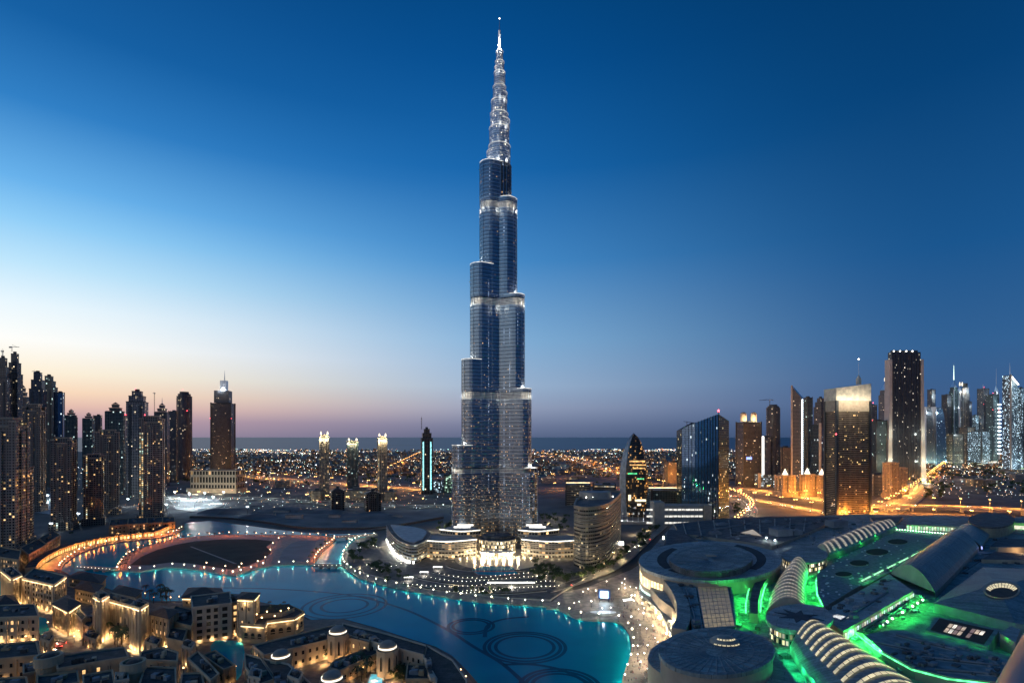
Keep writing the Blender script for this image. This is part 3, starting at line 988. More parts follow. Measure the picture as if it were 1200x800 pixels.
def tower(name, label, x0, x1, yt, yb, fac, style, rot=24, k=1.0, spire=None, lit=None, red=False, cat='tower', group=None, split=0.86):
    d = DEP(yb)
    w = (x1 - x0) * d / F
    a = math.radians(rot)
    w0 = w / (abs(math.cos(a)) + k * abs(math.sin(a)))
    l0 = w0 * k
    cy = d + l0 / 2
    cx = X((x0 + x1) / 2, cy)
    top = H(yt, cy)
    f = FAC[fac]
    root = thing(name, label, cat, (cx, cy, 0), group)
    R4 = lambda s, ss=None: rect(cx, cy, w0 * s, l0 * (ss or s), a)
    c, s_ = math.cos(a), math.sin(a)
    loc = lambda x, y: (cx + x * c - y * s_, cy + x * s_ + y * c)
    if style == 'resi':
        zs = top * 0.93
        b = MB(); b.ribbed(R4(0.92), 0, zs, 3.5, .9, .45, 0, 1, 2); b.build('shaft', [f, M_slab, M_roof], root)
        for sx in (-1, 1):
            for sy in (-1, 1):
                x, y = loc(sx * w0 * 0.40, sy * l0 * 0.40)
                b = MB(); b.prism(rect(x, y, w0 * .2, l0 * .2, a), 0, top * .965, 0, 1)
                b.prism(rect(x, y, w0 * .23, l0 * .23, a), top * .965 + .01, top * .965 + 1.6, 1, 1); b.build('corner_pier', [f, M_sandwall], root)
        for sx, sy, ww, ll in ((0, -.47, .24, .10), (-.47, 0, .10, .24), (.47, 0, .10, .24)):
            x, y = loc(sx * w0, sy * l0)
            b = MB(); b.prism(rect(x, y, w0 * ww, l0 * ll, a), 0, top * .9, 0, 1); b.build('balcony_bay', [f, M_sandwall], root)
        b = MB(); b.prism(R4(0.97), zs + .02, zs + 1.8, 1, 1); b.prism(R4(0.66), zs + 1.81, top - 2, 0, 1); b.prism(R4(0.70), top - 1.99, top, 1, 1); b.build('crown', [f, M_sandwall], root)
        b = MB(); b.prism(R4(1.18), 0, 13, 0, 1); b.build('podium', [f, M_sandwall], root)
    elif style == 'step':
        tiers = ((1.0, 0, split), (0.78, split, split + (1 - split) * .55), (0.5, split + (1 - split) * .55, 1.0))
        for i, (q, u0, u1) in enumerate(tiers):
            b = MB(); b.prism(R4(q), top * u0 + (.02 if i else 0), top * u1, 0, 1); b.prism(R4(q * 1.04), top * u1 + .02, top * u1 + 1.4, 1, 1)
            b.build('tier', [f, M_darkmetal], root)
        for sx in (-1, 1):
            x, y = loc(sx * w0 * .28, -l0 * .5)
            b = MB(); b.prism(rect(x, y, w0 * .14, 2.0, a), 0, top * split * .97, 0, 0); b.build('rib', M_darkmetal, root)
        b = MB(); b.box(cx, cy, top + 1.42, w0 * .22, l0 * .22, 5, a); b.build('roof_plant', M_darkmetal, root)
    elif style == 'pagoda':
        zs = top * split
        b = MB(); b.prism(R4(1), 0, zs, 0, 1); b.build('shaft', [f, M_darkmetal], root)
        n = 3
        b = MB(); hh = (top - zs)
        for i in range(n):
            q = 0.86 - 0.24 * i
            b.prism(R4(q), zs + hh * i / (n + .6) + .02, zs + hh * (i + .7) / (n + .6), 0, 1)
            b.prism(R4(q * 1.12), zs + hh * (i + .7) / (n + .6) + .02, zs + hh * (i + .86) / (n + .6), 1, 1)
        b.pyramid(R4(.34), zs + hh * n / (n + .6), (cx, cy, top), 1)
        b.build('pagoda_roof', [f, M_darkmetal], root)
        for sx in (-1, 1):
            x, y = loc(sx * w0 * .42, -l0 * .42)
            b = MB(); b.prism(rect(x, y, w0 * .2, l0 * .2, a), 0, zs + hh * .2, 0, 1); b.build('corner_pier', [f, M_darkmetal], root)
    elif style == 'slab':
        b = MB(); b.prism(R4(.97), 0, top - 4, 0, 1); b.build('shaft', [f, M_roof], root)
        b = MB(); q = R4(1.0); qi = R4(.93)
        b.prism(q, top - 3.98, top - 2, 1, 0); b.build('parapet', [M_roof, M_darkmetal], root)
        for sx in (-1, 1):
            for sy in (-.5, .5):
                x, y = loc(sx * w0 * .485, sy * l0)
                b = MB(); b.prism(rect(x, y, w0 * .06, w0 * .06, a), 0, top, 0, 0); b.build('corner_fin', M_darkmetal, root)
        b = MB(); b.box(*loc(w0 * .1, 0), top - 1.98, w0 * .35, l0 * .4, 4, a); b.build('roof_plant', M_darkmetal, root)
    elif style == 'round':
        zs = top * split
        b = MB(); b.prism(circ(cx, cy, w / 2, 28), 0, zs, 0, 1); b.build('shaft', [f, M_darkmetal], root)
        b = MB(); b.prism(circ(cx, cy, w / 2 * 1.03, 28), zs + .02, zs + 2.5, 1, 1); b.prism(circ(cx, cy, w / 2 * .84, 28), zs + 2.52, zs + (top - zs) * .6, 0, 1)
        b.prism(circ(cx, cy, w / 2 * .6, 20), zs + (top - zs) * .6 + .02, top, 1, 1); b.build('crown', [f, M_darkmetal], root)
        for t in range(0, 360, 60):
            t = math.radians(t + 20); b = MB(); b.box(cx + w / 2 * math.cos(t), cy + w / 2 * math.sin(t), 0, 1.4, 1.8, zs - 3, t); b.build('rib', M_darkmetal, root)
    elif style == 'curve':      # one face sweeps up to a point like a sail
        n = 10
        b = MB(); rings = []
        for i in range(n + 1):
            t = i / n
            q = math.sqrt(max(0.0, 1 - t * t)) * .96 + .04
            rings.append([(cx + (x - cx) * q if (x - cx) > 0 else x, y, top * t) for x, y in ccw(rect(cx, cy, w, l0, 0))])
        b.loft(rings, 0, 1); b.build('shaft', [f, M_darkmetal], root)
        b = MB(); b.box(cx - w / 2 - .5, cy, 0, 1.2, l0 * 1.04, top + 2); b.build('edge_fin', M_steel, root)
    elif style == 'peak':
        zs = top * split
        b = MB(); b.prism(R4(1), 0, zs, 0, 1); b.build('shaft', [f, M_darkmetal], root)
        b = MB(); b.prism(R4(.8), zs + .02, zs + (top - zs) * .35, 0, 1); b.pyramid(R4(.7), zs + (top - zs) * .35 + .02, (cx, cy, top), 1); b.build('peaked_roof', [f, M_steel], root)
        for sx in (-1, 1):
            x, y = loc(sx * w0 * .48, -l0 * .48)
            b = MB(); b.prism(rect(x, y, w0 * .12, l0 * .12, a), 0, zs * 1.02, 0, 0); b.build('corner_pier', M_steel, root)
    elif style == 'wedge':      # roof cut on a slope
        p = R4(1)
        b = MB(); u = 0
        hs = [top * (1.0 if q[0] < cx else split) for q in p]
        for i in range(4):
            j = (i + 1) % 4
            L = math.dist(p[i], p[j])
            b.face([(*p[i], 0), (*p[j], 0), (*p[j], hs[j]), (*p[i], hs[i])], 0, [(u, 0), (u + L, 0), (u + L, hs[j]), (u, hs[i])]); u += L
        b.face([(*p[i], hs[i]) for i in range(4)], 1)
        b.build('shaft', [f, M_steel], root)
        x, y = loc(-w0 * .5, -l0 * .5)
        b = MB(); b.box(x, y, 0, w0 * .16, l0 * .16, top + 3, a); b.build('edge_fin', M_conc, root)
    if spire:
        zt = H(spire, cy)
        b = MB(); b.tube((cx, cy, top - 2), (cx, cy, zt), max(.6, w0 * .035), 6, 0, .25); b.build('mast', M_steel, root)
    if lit == 'crown':
        for sx, sy in ((-.3, -.5), (.3, -.5)):
            x, y = loc(sx * w0, sy * l0)
            lamp((x, y - 6, top * .93), (1, .82, .5), 30000, 1.0)
        for sx in (-1, 1):
            b = MB(); x, y = loc(sx * w0 * .34, -l0 * .34)
            b.box(x, y, top + .02, w0 * .16, l0 * .16, top * .03, a); b.pyramid(rect(x, y, w0 * .16, l0 * .16, a), top * 1.03 + .03, (x, y, top * 1.055), 0)
            b.build('lit_turret', glow('lit_turret', (1, .86, .6), 1.7, 0.4), root)
    if lit == 'cyan':
        for sx in (-.33, .33):
            x, y = loc(sx * w0, -l0 * .5)
            b = MB(); b.box(x - .3 * s_, y - 1.2, 12, 3.0, 1.2, top * .74, a); b.build('light_strip', E_cyan, root)
    if lit == 'cyanbase':
        b = MB(); b.prism(R4(1.1), 0.0, 22, 0, 1)
        b.build('lit_lobby', [facade('lobby_cyan', (.2, .25, .27), (.1, .2, .22), 4.5, 11, .95, ((.3, .9, 1), (.5, 1, 1)), 1.0, mx=.3, sz=.1), M_roofdark], root)
    if red:
        for sx in (-1, 1):
            x, y = loc(sx * w0 * .52, -l0 * .52); beacon(root, x, y, top * .78)
        beacon(root, cx, cy - l0 * .2, top + 7)
    return root, cx, cy, top, w0


def crane(px, cy, z0, h, jib, ang, label):
    x = X(px, cy)
    r = thing('tower_crane', label, 'crane', (x, cy, z0))
    b = MB()
    for sx in (-.8, .8):
        for sy in (-.8, .8):
            b.tube((x + sx, cy + sy, z0), (x + sx, cy + sy, z0 + h), .22, 4)
    for i in range(int(h / 4)):
        s = 1 if i % 2 else -1
        b.tube((x - .8 * s, cy - .8, z0 + i * 4), (x + .8 * s, cy - .8, z0 + i * 4 + 4), .14, 4)
    b.build('mast', M_darkmetal, r)
    e = Vector((math.cos(ang), math.sin(ang), 0))
    P0 = Vector((x, cy, z0 + h))
    b = MB(); b.tube(P0 - e * jib * .3, P0 + e * jib, .55, 4); b.tube(P0 + Vector((0, 0, 5)), P0 + e * jib * .7, .25, 4); b.build('jib', M_darkmetal, r)
    b = MB(); q = P0 - e * jib * .28; b.box(q.x, q.y, q.z - 3, 3, 2, 3, ang); b.build('counterweight', M_conc, r)
    b = MB(); b.box(x, cy - 1.4, z0 + h - 3, 2, 1.6, 2.4); b.build('cab', M_white, r)
    return r


T = tower
T('residential_tower', 'broad sand coloured residential tower cut by the left edge of the photo above the arcade', -14, 28, 489, 655, 'beige', 'resi', 18)
T('residential_tower', 'shorter sand coloured residential tower in front of the broad one at the left edge', 7, 38, 545, 643, 'beige', 'resi', 30)
T('residential_tower', 'slim brown residential tower standing alone right behind the lit arcade bend', 62, 88, 512, 622, 'brown', 'resi', 24)
T('residential_tower', 'brown residential tower with greenish side light, lower one of the overlapping pair', 97, 123, 531, 616, 'brown', 'resi', 34)
T('residential_tower', 'taller beige residential tower just behind the lower brown one with greenish side light', 110, 142, 503, 604, 'beige', 'resi', 34)
T('residential_tower', 'square topped residential tower with bright green and gold lit windows beside the lake bend', 163, 194, 487, 611, 'beige', 'resi', 26)
r_, cx_, cy_, tp_, _ = T('skyscraper', 'tallest dark tower at the left edge, left of the twin pair with cranes', -4, 11, 420, 588, 'slate', 'step', 20, spire=409)
crane(3, cy_, tp_ + 6, 12, 14, 2.6, 'small crane on the tallest tower at the left edge')
r_, cx_, cy_, tp_, _ = T('skyscraper', 'tall dark tower with a notched top, right of the twin pair with cranes', 11, 24, 415, 586, 'slate', 'step', 15)
crane(14, cy_, tp_ + 6, 12, 14, .4, 'small crane on the right one of the twin dark towers')
T('skyscraper', 'narrow dark tower with stepped top tucked behind the twin dark towers', 22, 33, 451, 580, 'slate', 'pagoda', 20)
r_, cx_, cy_, tp_, _ = T('skyscraper', 'dark tower with ragged unfinished top and a crane above it', 36, 53, 437, 575, 'slate', 'step', 24)
crane(41, cy_, tp_ * .9, 38, 12, 2.9, 'crane with short jib over the unfinished dark tower')
T('skyscraper', 'dark tower with a raised lantern block next to the unfinished one', 50, 65, 441, 571, 'teal', 'step', 16, split=.9)
T('skyscraper', 'flat topped bluish slab tower at the right end of the tall dark group', 64, 75, 459, 572, 'blue', 'slab', 26)
T('residential_tower', 'brown flat topped apartment tower with scattered lit rooms in front of the tall dark group', 30, 51, 473, 600, 'brown', 'resi', 20)
T('skyscraper', 'small dark tower with a pointed top standing free by the pale horizon', 77, 90, 479, 575, 'teal', 'pagoda', 24, split=.9)
T('skyscraper', 'dark tower with slim pointed cap left of a plain flat topped one', 98, 110, 483, 574, 'teal', 'pagoda', 20, split=.9)
T('skyscraper', 'plain narrow flat topped dark tower beside the slim pointed cap', 110, 119, 486, 571, 'slate', 'slab', 24)
T('skyscraper', 'dark tower with pagoda cap over an orange lit band of rooms', 124, 147, 471, 580, 'teal', 'pagoda', 26, split=.87)
T('skyscraper', 'large grey stepped tower rising highest above the group at the lake bend', 149, 173, 459, 584, 'grey', 'step', 22, split=.9, red=True)
T('skyscraper', 'dark tower with a spiky pagoda cap left of the rounded tower', 182, 198, 472, 570, 'slate', 'pagoda', 18, spire=466)
T('skyscraper', 'narrow dark tower squeezed beside the rounded tower', 198, 208, 481, 565, 'slate', 'slab', 18)
r_, cx_, cy_, tp_, _ = T('skyscraper', 'slim rounded tower with cyan lit glass lobby at its foot', 208, 224, 459, 562, 'slate', 'round', 0, split=.94, red=True)
T('lobby_hall', 'wide glass hall glowing cyan at the foot of the rounded tower', 192, 222, 532, 561, 'cold', 'slab', 10, .5, lit='cyanbase', cat='building')
crane(181, DEP(565), H(485, DEP(565)), 70, 20, 2.4, 'thin crane standing between the grey stepped tower and the rounded tower')
# lone tower with square lantern and needle
r_, cx_, cy_, tp_, w_ = T('skyscraper', 'lone dark tower with pale side wings, square lantern and needle left of the spire', 249, 274, 472, 556, 'slate', 'slab', 12, .8, red=True)
zt = H(458, cy_); b = MB(); b.prism(rect(cx_, cy_, w_ * .74, w_ * .6, .2), tp_ + .02, zt, 0, 1); b.build('upper_shaft', [FAC['slate'], M_darkmetal], r_)
b = MB(); b.prism(rect(cx_ + 4, cy_, w_ * .32, w_ * .3, .2), zt + .02, H(446, cy_), 0, 0); b.build('lantern', M_steel, r_)
b = MB(); b.tube((cx_ + 6, cy_, H(446, cy_)), (cx_ + 6, cy_, H(434, cy_)), 2.0, 6, 0, .3); b.build('needle', M_steel, r_)
lamp((cx_ + 4, cy_ - w_ * .4, zt + 6), (.85, .95, 1), 60000, 2)
# hotel block in front of it
d = DEP(577); w = 56 * d / F
r_ = thing('hotel_block', 'wide low stone block with tall window bays in front of the lone dark tower', 'building', (X(250, d), d + 20, 0))
b = MB(); b.prism(rect(X(250, d), d + 24, w, 44, -.08), 0, H(552, d), 0, 1)
b.build('wall', [facade('tall_bays', (.36, .30, .23), (.02, .022, .024), 8.5, 21, .10, ((1, .6, .25), (1, .8, .5)), .6, mx=.4, sz=.3), M_roofdark], r_)
b = MB(); b.prism(rect(X(250, d), d + 24, w + 3, 47, -.08), H(552, d) + .02, H(552, d) + 2.4, 0, 1); b.build('cornice', [M_sandwall, M_roofdark], r_)
b = MB(); b.prism(rect(X(250, d), d + 20, w + 12, 54, -.08), 0, 12, 0, 0); b.build('base', M_sandwall, r_)
lamp((X(240, d), d - 40, 6), (1, .85, .6), 40000, 2); lamp((X(268, d), d - 40, 6), (1, .85, .6), 40000, 2)
# trio with lit crowns
for x0, x1, yt, yb, lb in ((373, 387, 509, 585, 'pale tower with glowing crown, left one of three standing apart beyond the building site'), (405, 421, 516, 574, 'darker middle tower of three with glowing pointed crown beyond the building site'),
                           (441, 454.5, 511, 584, 'pale tower with glowing crown, right one of three beyond the building site')):
    T('residential_tower', lb, x0, x1, yt, yb, 'beige' if x0 != 405 else 'teal', 'resi', 20, lit='crown')
T('podium_block', 'low lit apartment block between the three crowned towers', 393, 441, 572, 586, 'tan', 'slab', 4, .25, cat='building')
T('podium_block', 'small lit low block at the foot of the left crowned tower', 364, 377, 573, 587, 'tan', 'slab', 4, .5, cat='building')
T('podium_block', 'small lit low block at the foot of the right crowned tower', 450, 464, 574, 587, 'tan', 'slab', 4, .5, cat='building')
T('unfinished_block', 'dark unlit unfinished block in front of the left crowned tower', 386, 405, 573, 599, 'raw', 'step', 24, cat='building', split=.92)
T('unfinished_block', 'dark unlit unfinished block in front of the right crowned tower', 425, 448, 576, 599, 'raw', 'step', 24, cat='building', split=.9)
r_, cx_, cy_, tp_, _ = T('unfinished_tower', 'unfinished dark tower with two cyan light strips just left of the spire', 492, 508, 503, 579, 'raw', 'step', 14, lit='cyan', split=.86)
crane(494, cy_, tp_, 30, 18, 1.7, 'crane rising from the unfinished tower with cyan strips')
T('glass_block', 'low glass block glowing green just left of the spire', 520, 533, 554, 577, 'green', 'slab', 10, .6, cat='building')
T('glass_block', 'flat pale lit block beside the green glowing one', 506, 521, 562, 577, 'cold', 'slab', 10, .6, cat='building')

# ---- right of the tall tower
T('office_block', 'dark low office block with glowing roof edge behind the curved office building', 662, 693, 566, 592, 'office', 'slab', -8, .6, cat='building')
T('office_block', 'dark low office block with blue white corner sign behind the curved office building', 694, 722, 566, 590, 'office', 'slab', -8, .6, cat='building')
T('office_block', 'low dark glass block with green lit rooms between the pod and the slanted tower', 758, 800, 572, 601, 'teal', 'slab', 5, .5, cat='building')
for x0, x1, y, yb in ((662, 693, 566, 592), (758, 800, 572, 601)):
    d = DEP(yb); b = MB(); z = H(y, d + 5) + 1
    b.box(X((x0 + x1) / 2, d - 1), d - 2, z, (x1 - x0) * d / F * .9, 1.0, 1.6); tag(b.build('roof_edge_light', E_warmstrip), 'glowing strip along the roof edge of a low dark office block ' + ('by the curved building' if x0 < 700 else 'by the pod tower'), 'light strip')

# pod tower: pointed arch outline with a smooth shell and a gold lit front
d = DEP(606); hw = 16.5 * d / F; top = H(508, d + 16); pcx = X(741.5, d + 16); pcy = d + 18
r_ = thing('pod_tower', 'pointed pod shaped tower with gold and green lit glass and a smooth grey shell', 'tower', (pcx, pcy, 0))


def podr(t):
    return (0.80 + 0.20 * math.sin(min(1, t / .45) * PI / 2)) if t < .45 else math.cos((t - .45) / .55 * PI / 2) ** .60


rings, shell = [], []
N = 26
for i in range(N + 1):
    t = i / N
    q = max(.02, podr(t))
    lean = 3.0 * t
    rings.append([(pcx + lean + x * q, pcy + y * max(.05, q), top * t) for x, y in ((-hw * .72, -15), (-hw * .3, -18), (hw * .2, -19), (hw * .75, -17), (hw, -8), (hw, 10), (0, 16), (-hw * .8, 8))])
b = MB(); b.loft(rings, 0, 0)
b.build('glass_front', [facade('pod_glass', (.05, .04, .03), (.03, .028, .026), 2.6, 3.8, .16, ((1, .5, .14), (1, .62, .25), (.3, 1, .45)), .7, mx=.25, sz=.3, bump=.1)], r_)
b = MB(); rings = []
for i in range(N + 1):
    t = i / N; q = max(.02, podr(t))
    a0 = (pcx + 3 * t - hw * 1.0 * q - .4, pcy - 4 * q, top * 1.01 * t); a1 = (pcx + 3 * t - hw * .70 * q - .4, pcy - 15.9 * q - .6, top * 1.01 * t)
    a2 = (pcx + 3 * t - hw * .70 * q + 1.2, pcy - 15.9 * q - .6, top * 1.01 * t); a3 = (pcx + 3 * t - hw * .6 * q, pcy + 10 * q, top * 1.01 * t)
    rings.append([a0, a1, a2, a3])
b.loft(rings, 0, 0); b.build('shell', basic('pod_shell', (.28, .29, .31), .4, .3), r_, smooth=True)
gold = glow('gold_room', (1, .52, .14), 1.1, .6); grn = glow('green_room', (.1, 1, .35), 1.0, .6); crm = glow('cream_room', (1, .82, .5), 1.8, .5)
for (u0, u1, tt, hh, m) in ((-.5, .75, .66, 3.0, gold), (-.45, .8, .62, 2.2, gold), (-.2, .7, .58, 2.4, gold), (-.55, .1, .515, 2.8, grn), (.1, .6, .455, 2.2, grn), (-.5, -.3, .20, 11, crm), (0, .85, .19, 4, crm), (.2, .5, .14, 4, crm)):
    b = MB(); q = podr(tt) * 1.0
    zz = top * tt
    b.wall((pcx + 3 * tt + hw * u0 * q, pcy - 19.4 * q), (pcx + 3 * tt + hw * u1 * q, pcy - 19.2 * q), zz, zz + hh)
    b.build('lit_room', m, r_)

# big slanted mirror tower
d = DEP(611); sc_ = d / F
x0, x1 = X(799.5, d), X(843, d); xb = X(853, d + 55)
r_ = thing('slanted_tower', 'large blue mirror glass tower with sloping roof and red beacon at its peak', 'tower', (X(824, d), d + 25, 0))
zl, zr = H(503, d + 4), H(485, d + 4)
n = 12
front, frontt = [], []
for i in range(n + 1):
    t = i / n
    front.append((x0 + (x1 - x0) * t, d + 7 * math.sin(PI * t) * -1 + 4, zl + (zr - zl) * t ** .8))
back = [(xb, d + 50, H(493, d + 50)), (x0 + (x1 - x0) * .55, d + 62, zl + (zr - zl) * .5), (x0 + 2, d + 40, zl - 2)]
b = MB(); u = 0
allp = front + back
FB = facade('mirror_blue', (.04, .06, .09), (.30, .56, .70), 2.1, 4.0, .022, ((.8, .95, 1), (.55, 1, .95), (1, .9, .7)), 0.6, mx=.14, sz=.10, rg=.05, mg=.9, bump=.05, low=.06, lowz=90)
for i in range(len(allp)):
    p, q = allp[i], allp[(i + 1) % len(allp)]
    L = math.dist(p[:2], q[:2])
    b.face([(p[0], p[1], 0), (q[0], q[1], 0), q, p], 0 if i < n else 2, [(u, 0), (u + L, 0), (u + L, q[2]), (u, p[2])]); u += L
b.face(allp, 1)
b.build('glass_shaft', [FB, M_roofdark, facade('dark_green_glass', (.03, .035, .02), (.05, .07, .04), 3, 4, .05, ((1, .8, .4), (.6, 1, .6)), .7, mx=.2, sz=.2, rg=.1, mg=.3)], r_)
b = MB()
for i in range(n + 1):
    p = front[i]; b.box(p[0], p[1] - .8, 0, .6, .9, p[2] + 1)
b.build('fin', M_darkmetal, r_)
b = MB(); p = front[-1]; b.tube((p[0], p[1], p[2]), (p[0], p[1], p[2] + 6), .5); b.ball((p[0], p[1], p[2] + 6), 2.0, 1); b.build('beacon', [M_darkmetal, E_red], r_)
b = MB(); q = front[2]; b.tube((q[0], q[1] + 8, q[2]), (q[0], q[1] + 8, q[2] + 8), .5); b.tube((q[0] - 6, q[1] + 8, q[2] + 8), (q[0] + 16, q[1] + 8, q[2] + 5), .4); b.build('roof_crane', M_darkmetal, r_)
# parking block with white bands
d = DEP(616); w = 90 * d / F
r_ = thing('parking_block', 'long low parking block with bright white slots below the slanted tower', 'building', (X(790, d), d + 10, 0))
zt = H(592, d)
b = MB(); b.box(X(802, d), d + 14, 0, 64 * d / F, 24, zt); b.build('wall', [M_conc], r_)
b = MB(); b.box(X(772, d), d + 10, 0, 12 * d / F, 28, H(588, d)); b.build('stair_tower', [M_conc], r_)
b = MB(); b.box(X(829, d), d + 10, 0, 8 * d / F, 28, H(592, d) + .5); b.build('stair_tower', [M_sandwall], r_)
for i in range(3):
    for q, (a0, a1) in enumerate(((758, 765), (779, 824))):
        b = MB(); z = 3.5 + i * zt / 3.1
        b.wall((X(a0, d), d + 1.7), (X(a1, d), d + 1.7), z, z + 3.0); b.build('parking_slot', glow('parking_light', (1, .96, .85), .9, .4), r_)
b = MB()
for i in range(10):
    b.box(X(779 + i * 5, d), d + 1.2, 0, .6, .8, zt)
b.build('column', M_conc, r_)
# twin crowned tower, slim crane tower, strip-lit block
r_, cx_, cy_, tp_, w_ = T('skyscraper', 'tower with two glowing round crowns and a blue sign right of the slanted tower', 865, 889.5, 494, 570, 'slate', 'slab', 8, .7)
for s in (-.27, .27):
    b = MB(); b.prism(circ(cx_ + s * w_, cy_, w_ * .15, 16), tp_ + .02, tp_ + 22, 0, 0); b.dome(cx_ + s * w_, cy_, tp_ + 22, w_ * .15, 8, 16, 4, 0); b.build('crown_turret', M_sandwall, r_)
    for q in (-8, 8):
        lamp((cx_ + s * w_ + q, cy_ - w_ * .32, tp_ + 5), (1, .78, .45), 26000, 1)
b = MB(); b.box(cx_ - 8, cy_ - w_ * .38, tp_ * .42, 16, 1, 7); b.build('sign', glow('blue_sign', (.12, .25, 1), 3), r_)
r_, cx_, cy_, tp_, _ = T('skyscraper', 'slim round dark tower with a small crane and one bright room near the top', 898.5, 913.5, 474, 566, 'slate', 'round', 0, split=.95)
crane(902, cy_, tp_, 16, 34, 2.35, 'crane with raised jib on the slim round dark tower')
T('office_block', 'block with one tall white vertical light strip between two dark towers', 888, 903, 511, 566, 'grey', 'slab', 10, .5, cat='building')
b = MB(); d = DEP(566) - 3; b.box(X(894, d), d, 20, 7, 2, H(511, d) - 20); tag(b.build('light_column', glow('white_column', (1, .97, .93), 3)), 'tall white vertical light strip on the grey block between two dark towers', 'light strip')
# angled slab pair
r_, cx_, cy_, tp_, w_ = T('skyscraper', 'pale edged slab tower with slanted top and a dotted vertical light line', 927, 944, 453, 576, 'slate', 'wedge', -38, 1.2, split=.88)
b = MB()
for i in range(40):
    b.box(cx_ + w_ * .0, cy_ - w_ * .80, 12 + i * tp_ * .021, 2.4, 1.6, tp_ * .012)
o_ = b.build('light_line', E_cool, r_)
lamp((cx_ - w_ * .9, cy_ - w_ * 1.6, 10), SODIUM, 60000, 2)
T('skyscraper', 'plain black glass slab right behind the pale edged slab tower', 941, 951, 465, 574, 'teal', 'slab', 20)
T('skyscraper', 'dark tower with two horns at its top behind the apartment blocks', 955, 968, 467, 570, 'slate', 'step', 20, split=.9)
T('skyscraper', 'grey low slab with sloped roof in front of the two horned tower', 951, 968, 497, 576, 'blue', 'wedge', 25, split=.82)
# front hotel with a glowing slanted crown
d = DEP(609); r_, cx_, cy_, tp_, w_ = T('hotel_tower', 'front hotel tower of dark brown grid with a glowing cream slanted crown', 969, 1017, 470, 609, 'hotel', 'slab', 10, .4)
cr = ccw(rect(cx_, cy_, w_ * 1.02, w_ * .43, math.radians(10)))
za, zb = H(455, d), H(449, d)
b = MB(); z0 = tp_ + .3
hs = [za if q[0] < cx_ else zb for q in cr]
for i in range(4):
    j = (i + 1) % 4
    b.face([(*cr[i], z0), (*cr[j], z0), (*cr[j], hs[j]), (*cr[i], hs[i])], 0)
b.face([(*cr[i], hs[i] - 3) for i in range(4)], 1)
b.build('crown', [basic('cream_crown', (.62, .54, .42), .6), M_roofdark], r_)
b = MB(); b.prism(offset(cr, -.4), H(482, d), z0 - .1, 0, 0); b.build('upper_band', M_sandwall, r_)
b = MB(); x_ = cx_ + w_ * .33; b.prism(rect(x_, cy_ + 4, 6, 6, .2), zb, zb + 10, 0, 0); b.pyramid(rect(x_, cy_ + 4, 6, 6, .2), zb + 10.02, (x_, cy_ + 4, zb + 18), 0); b.build('finial', basic('cream_crown', (.6, .5, .4)), r_)
b = MB(); b.tube((x_, cy_ + 4, zb + 17), (x_, cy_ + 4, H(419.5, d)), .3, 5, 0, .15); b.ball((x_, cy_ + 4, H(419, d)), 1.2, 1); b.build('mast', [M_steel, E_white], r_)
for i in range(6):
    lamp((cx_ - w_ * .47 + i * w_ * .185, cy_ - w_ * .52 + i * 2.2, tp_ - 2), (1, .90, .70), 12000, 1)
b = MB()
for i in range(5):
    q = Vector(cr[1]).lerp(Vector(cr[2]), .1 + i * .2)
    b.box(q.x + 1, q.y, 0, 1.4, 1.4, 52 - 3 * i)
b.build('lit_fin', M_sandwall2, r_)
for i in range(4):
    q = Vector(cr[1]).lerp(Vector(cr[2]), .1 + i * .26); lamp((q.x + 6, q.y - 3, 3), (1, .85, .55), 16000, 1)
beacon(r_, cr[0][0] - 1, cr[0][1] - 1, tp_ * .72)
# tall slab with flared legs
d = DEP(566); r_ = thing('skyscraper', 'very tall dark slab tower with pale flared end walls beside the long highway', 'skyscraper', (X(1063, d), d + 10, 0))
zt = H(410, d); wl, wr_ = X(1043.5, d), X(1080, d)
b = MB(); b.prism([(wl + 4, d), (wr_ - 3, d), (wr_ - 3, d + 18), (wl + 4, d + 18)], 14, zt * .985, 0, 1); b.build('shaft', [facade('index_glass', (.07, .075, .085), (.03, .045, .065), 3.4, 4.2, .03, ((1, .9, .7), (.8, .95, 1)), .9, mx=.3, sz=.18, mg=.3), M_roofdark], r_)
for sx, xx in ((-1, wl + 4), (1, wr_ - 3)):
    b = MB(); rings = []
    for i in range(9):
        t = i / 8; e = (1 - t) ** 2 * 9
        a_, b_ = (xx - 8 - e, xx) if sx < 0 else (xx, xx + 8 + e)
        rings.append([(a_, d - 3, zt * .93 * t), (b_, d - 3, zt * .93 * t), (b_, d + 21, zt * .93 * t), (a_, d + 21, zt * .93 * t)])
    b.loft(rings, 0, 0); b.build('end_wall', basic('pale_concrete', (.46, .44, .40), .7, 0, .12, .05), r_)
    lamp((xx + sx * 8, d - 16, 6), (.95, 1, .75), 34000, 2); lamp((xx + sx * 8, d - 30, 70), (.95, .98, .75), 70000, 3); lamp((xx + sx * 8, d - 34, 160), (.95, .98, .8), 50000, 3)
b = MB()
for i in range(11):
    b.box(wl + 4 + (wr_ - wl - 7) * (i + .5) / 11, d - .8, 14, 1.0, 1.4, zt * .97 - 14)
b.build('fin', M_darkmetal, r_)
b = MB(); b.prism([(wl + 10, d + 6), (wr_ - 8, d + 6), (wr_ - 8, d + 15), (wl + 10, d + 15)], zt * .985 + .02, zt, 0, 0)
for i in range(4):
    b.ball((wl + 14 + i * (wr_ - wl) * .2, d + 4, zt - 3), 2.0, 1, 6, 4)
b.build('roof_plant', [M_darkmetal, E_white], r_)
T('skyscraper', 'pale tower with a bright lantern crown peeking out left of the very tall slab', 1032, 1043, 447, 560, 'grey', 'peak', 10, spire=432, lit='crown')
T('skyscraper', 'narrow pale tower with red lights left of the lantern crowned one', 1019, 1026, 474, 558, 'grey', 'slab', 10, red=True)
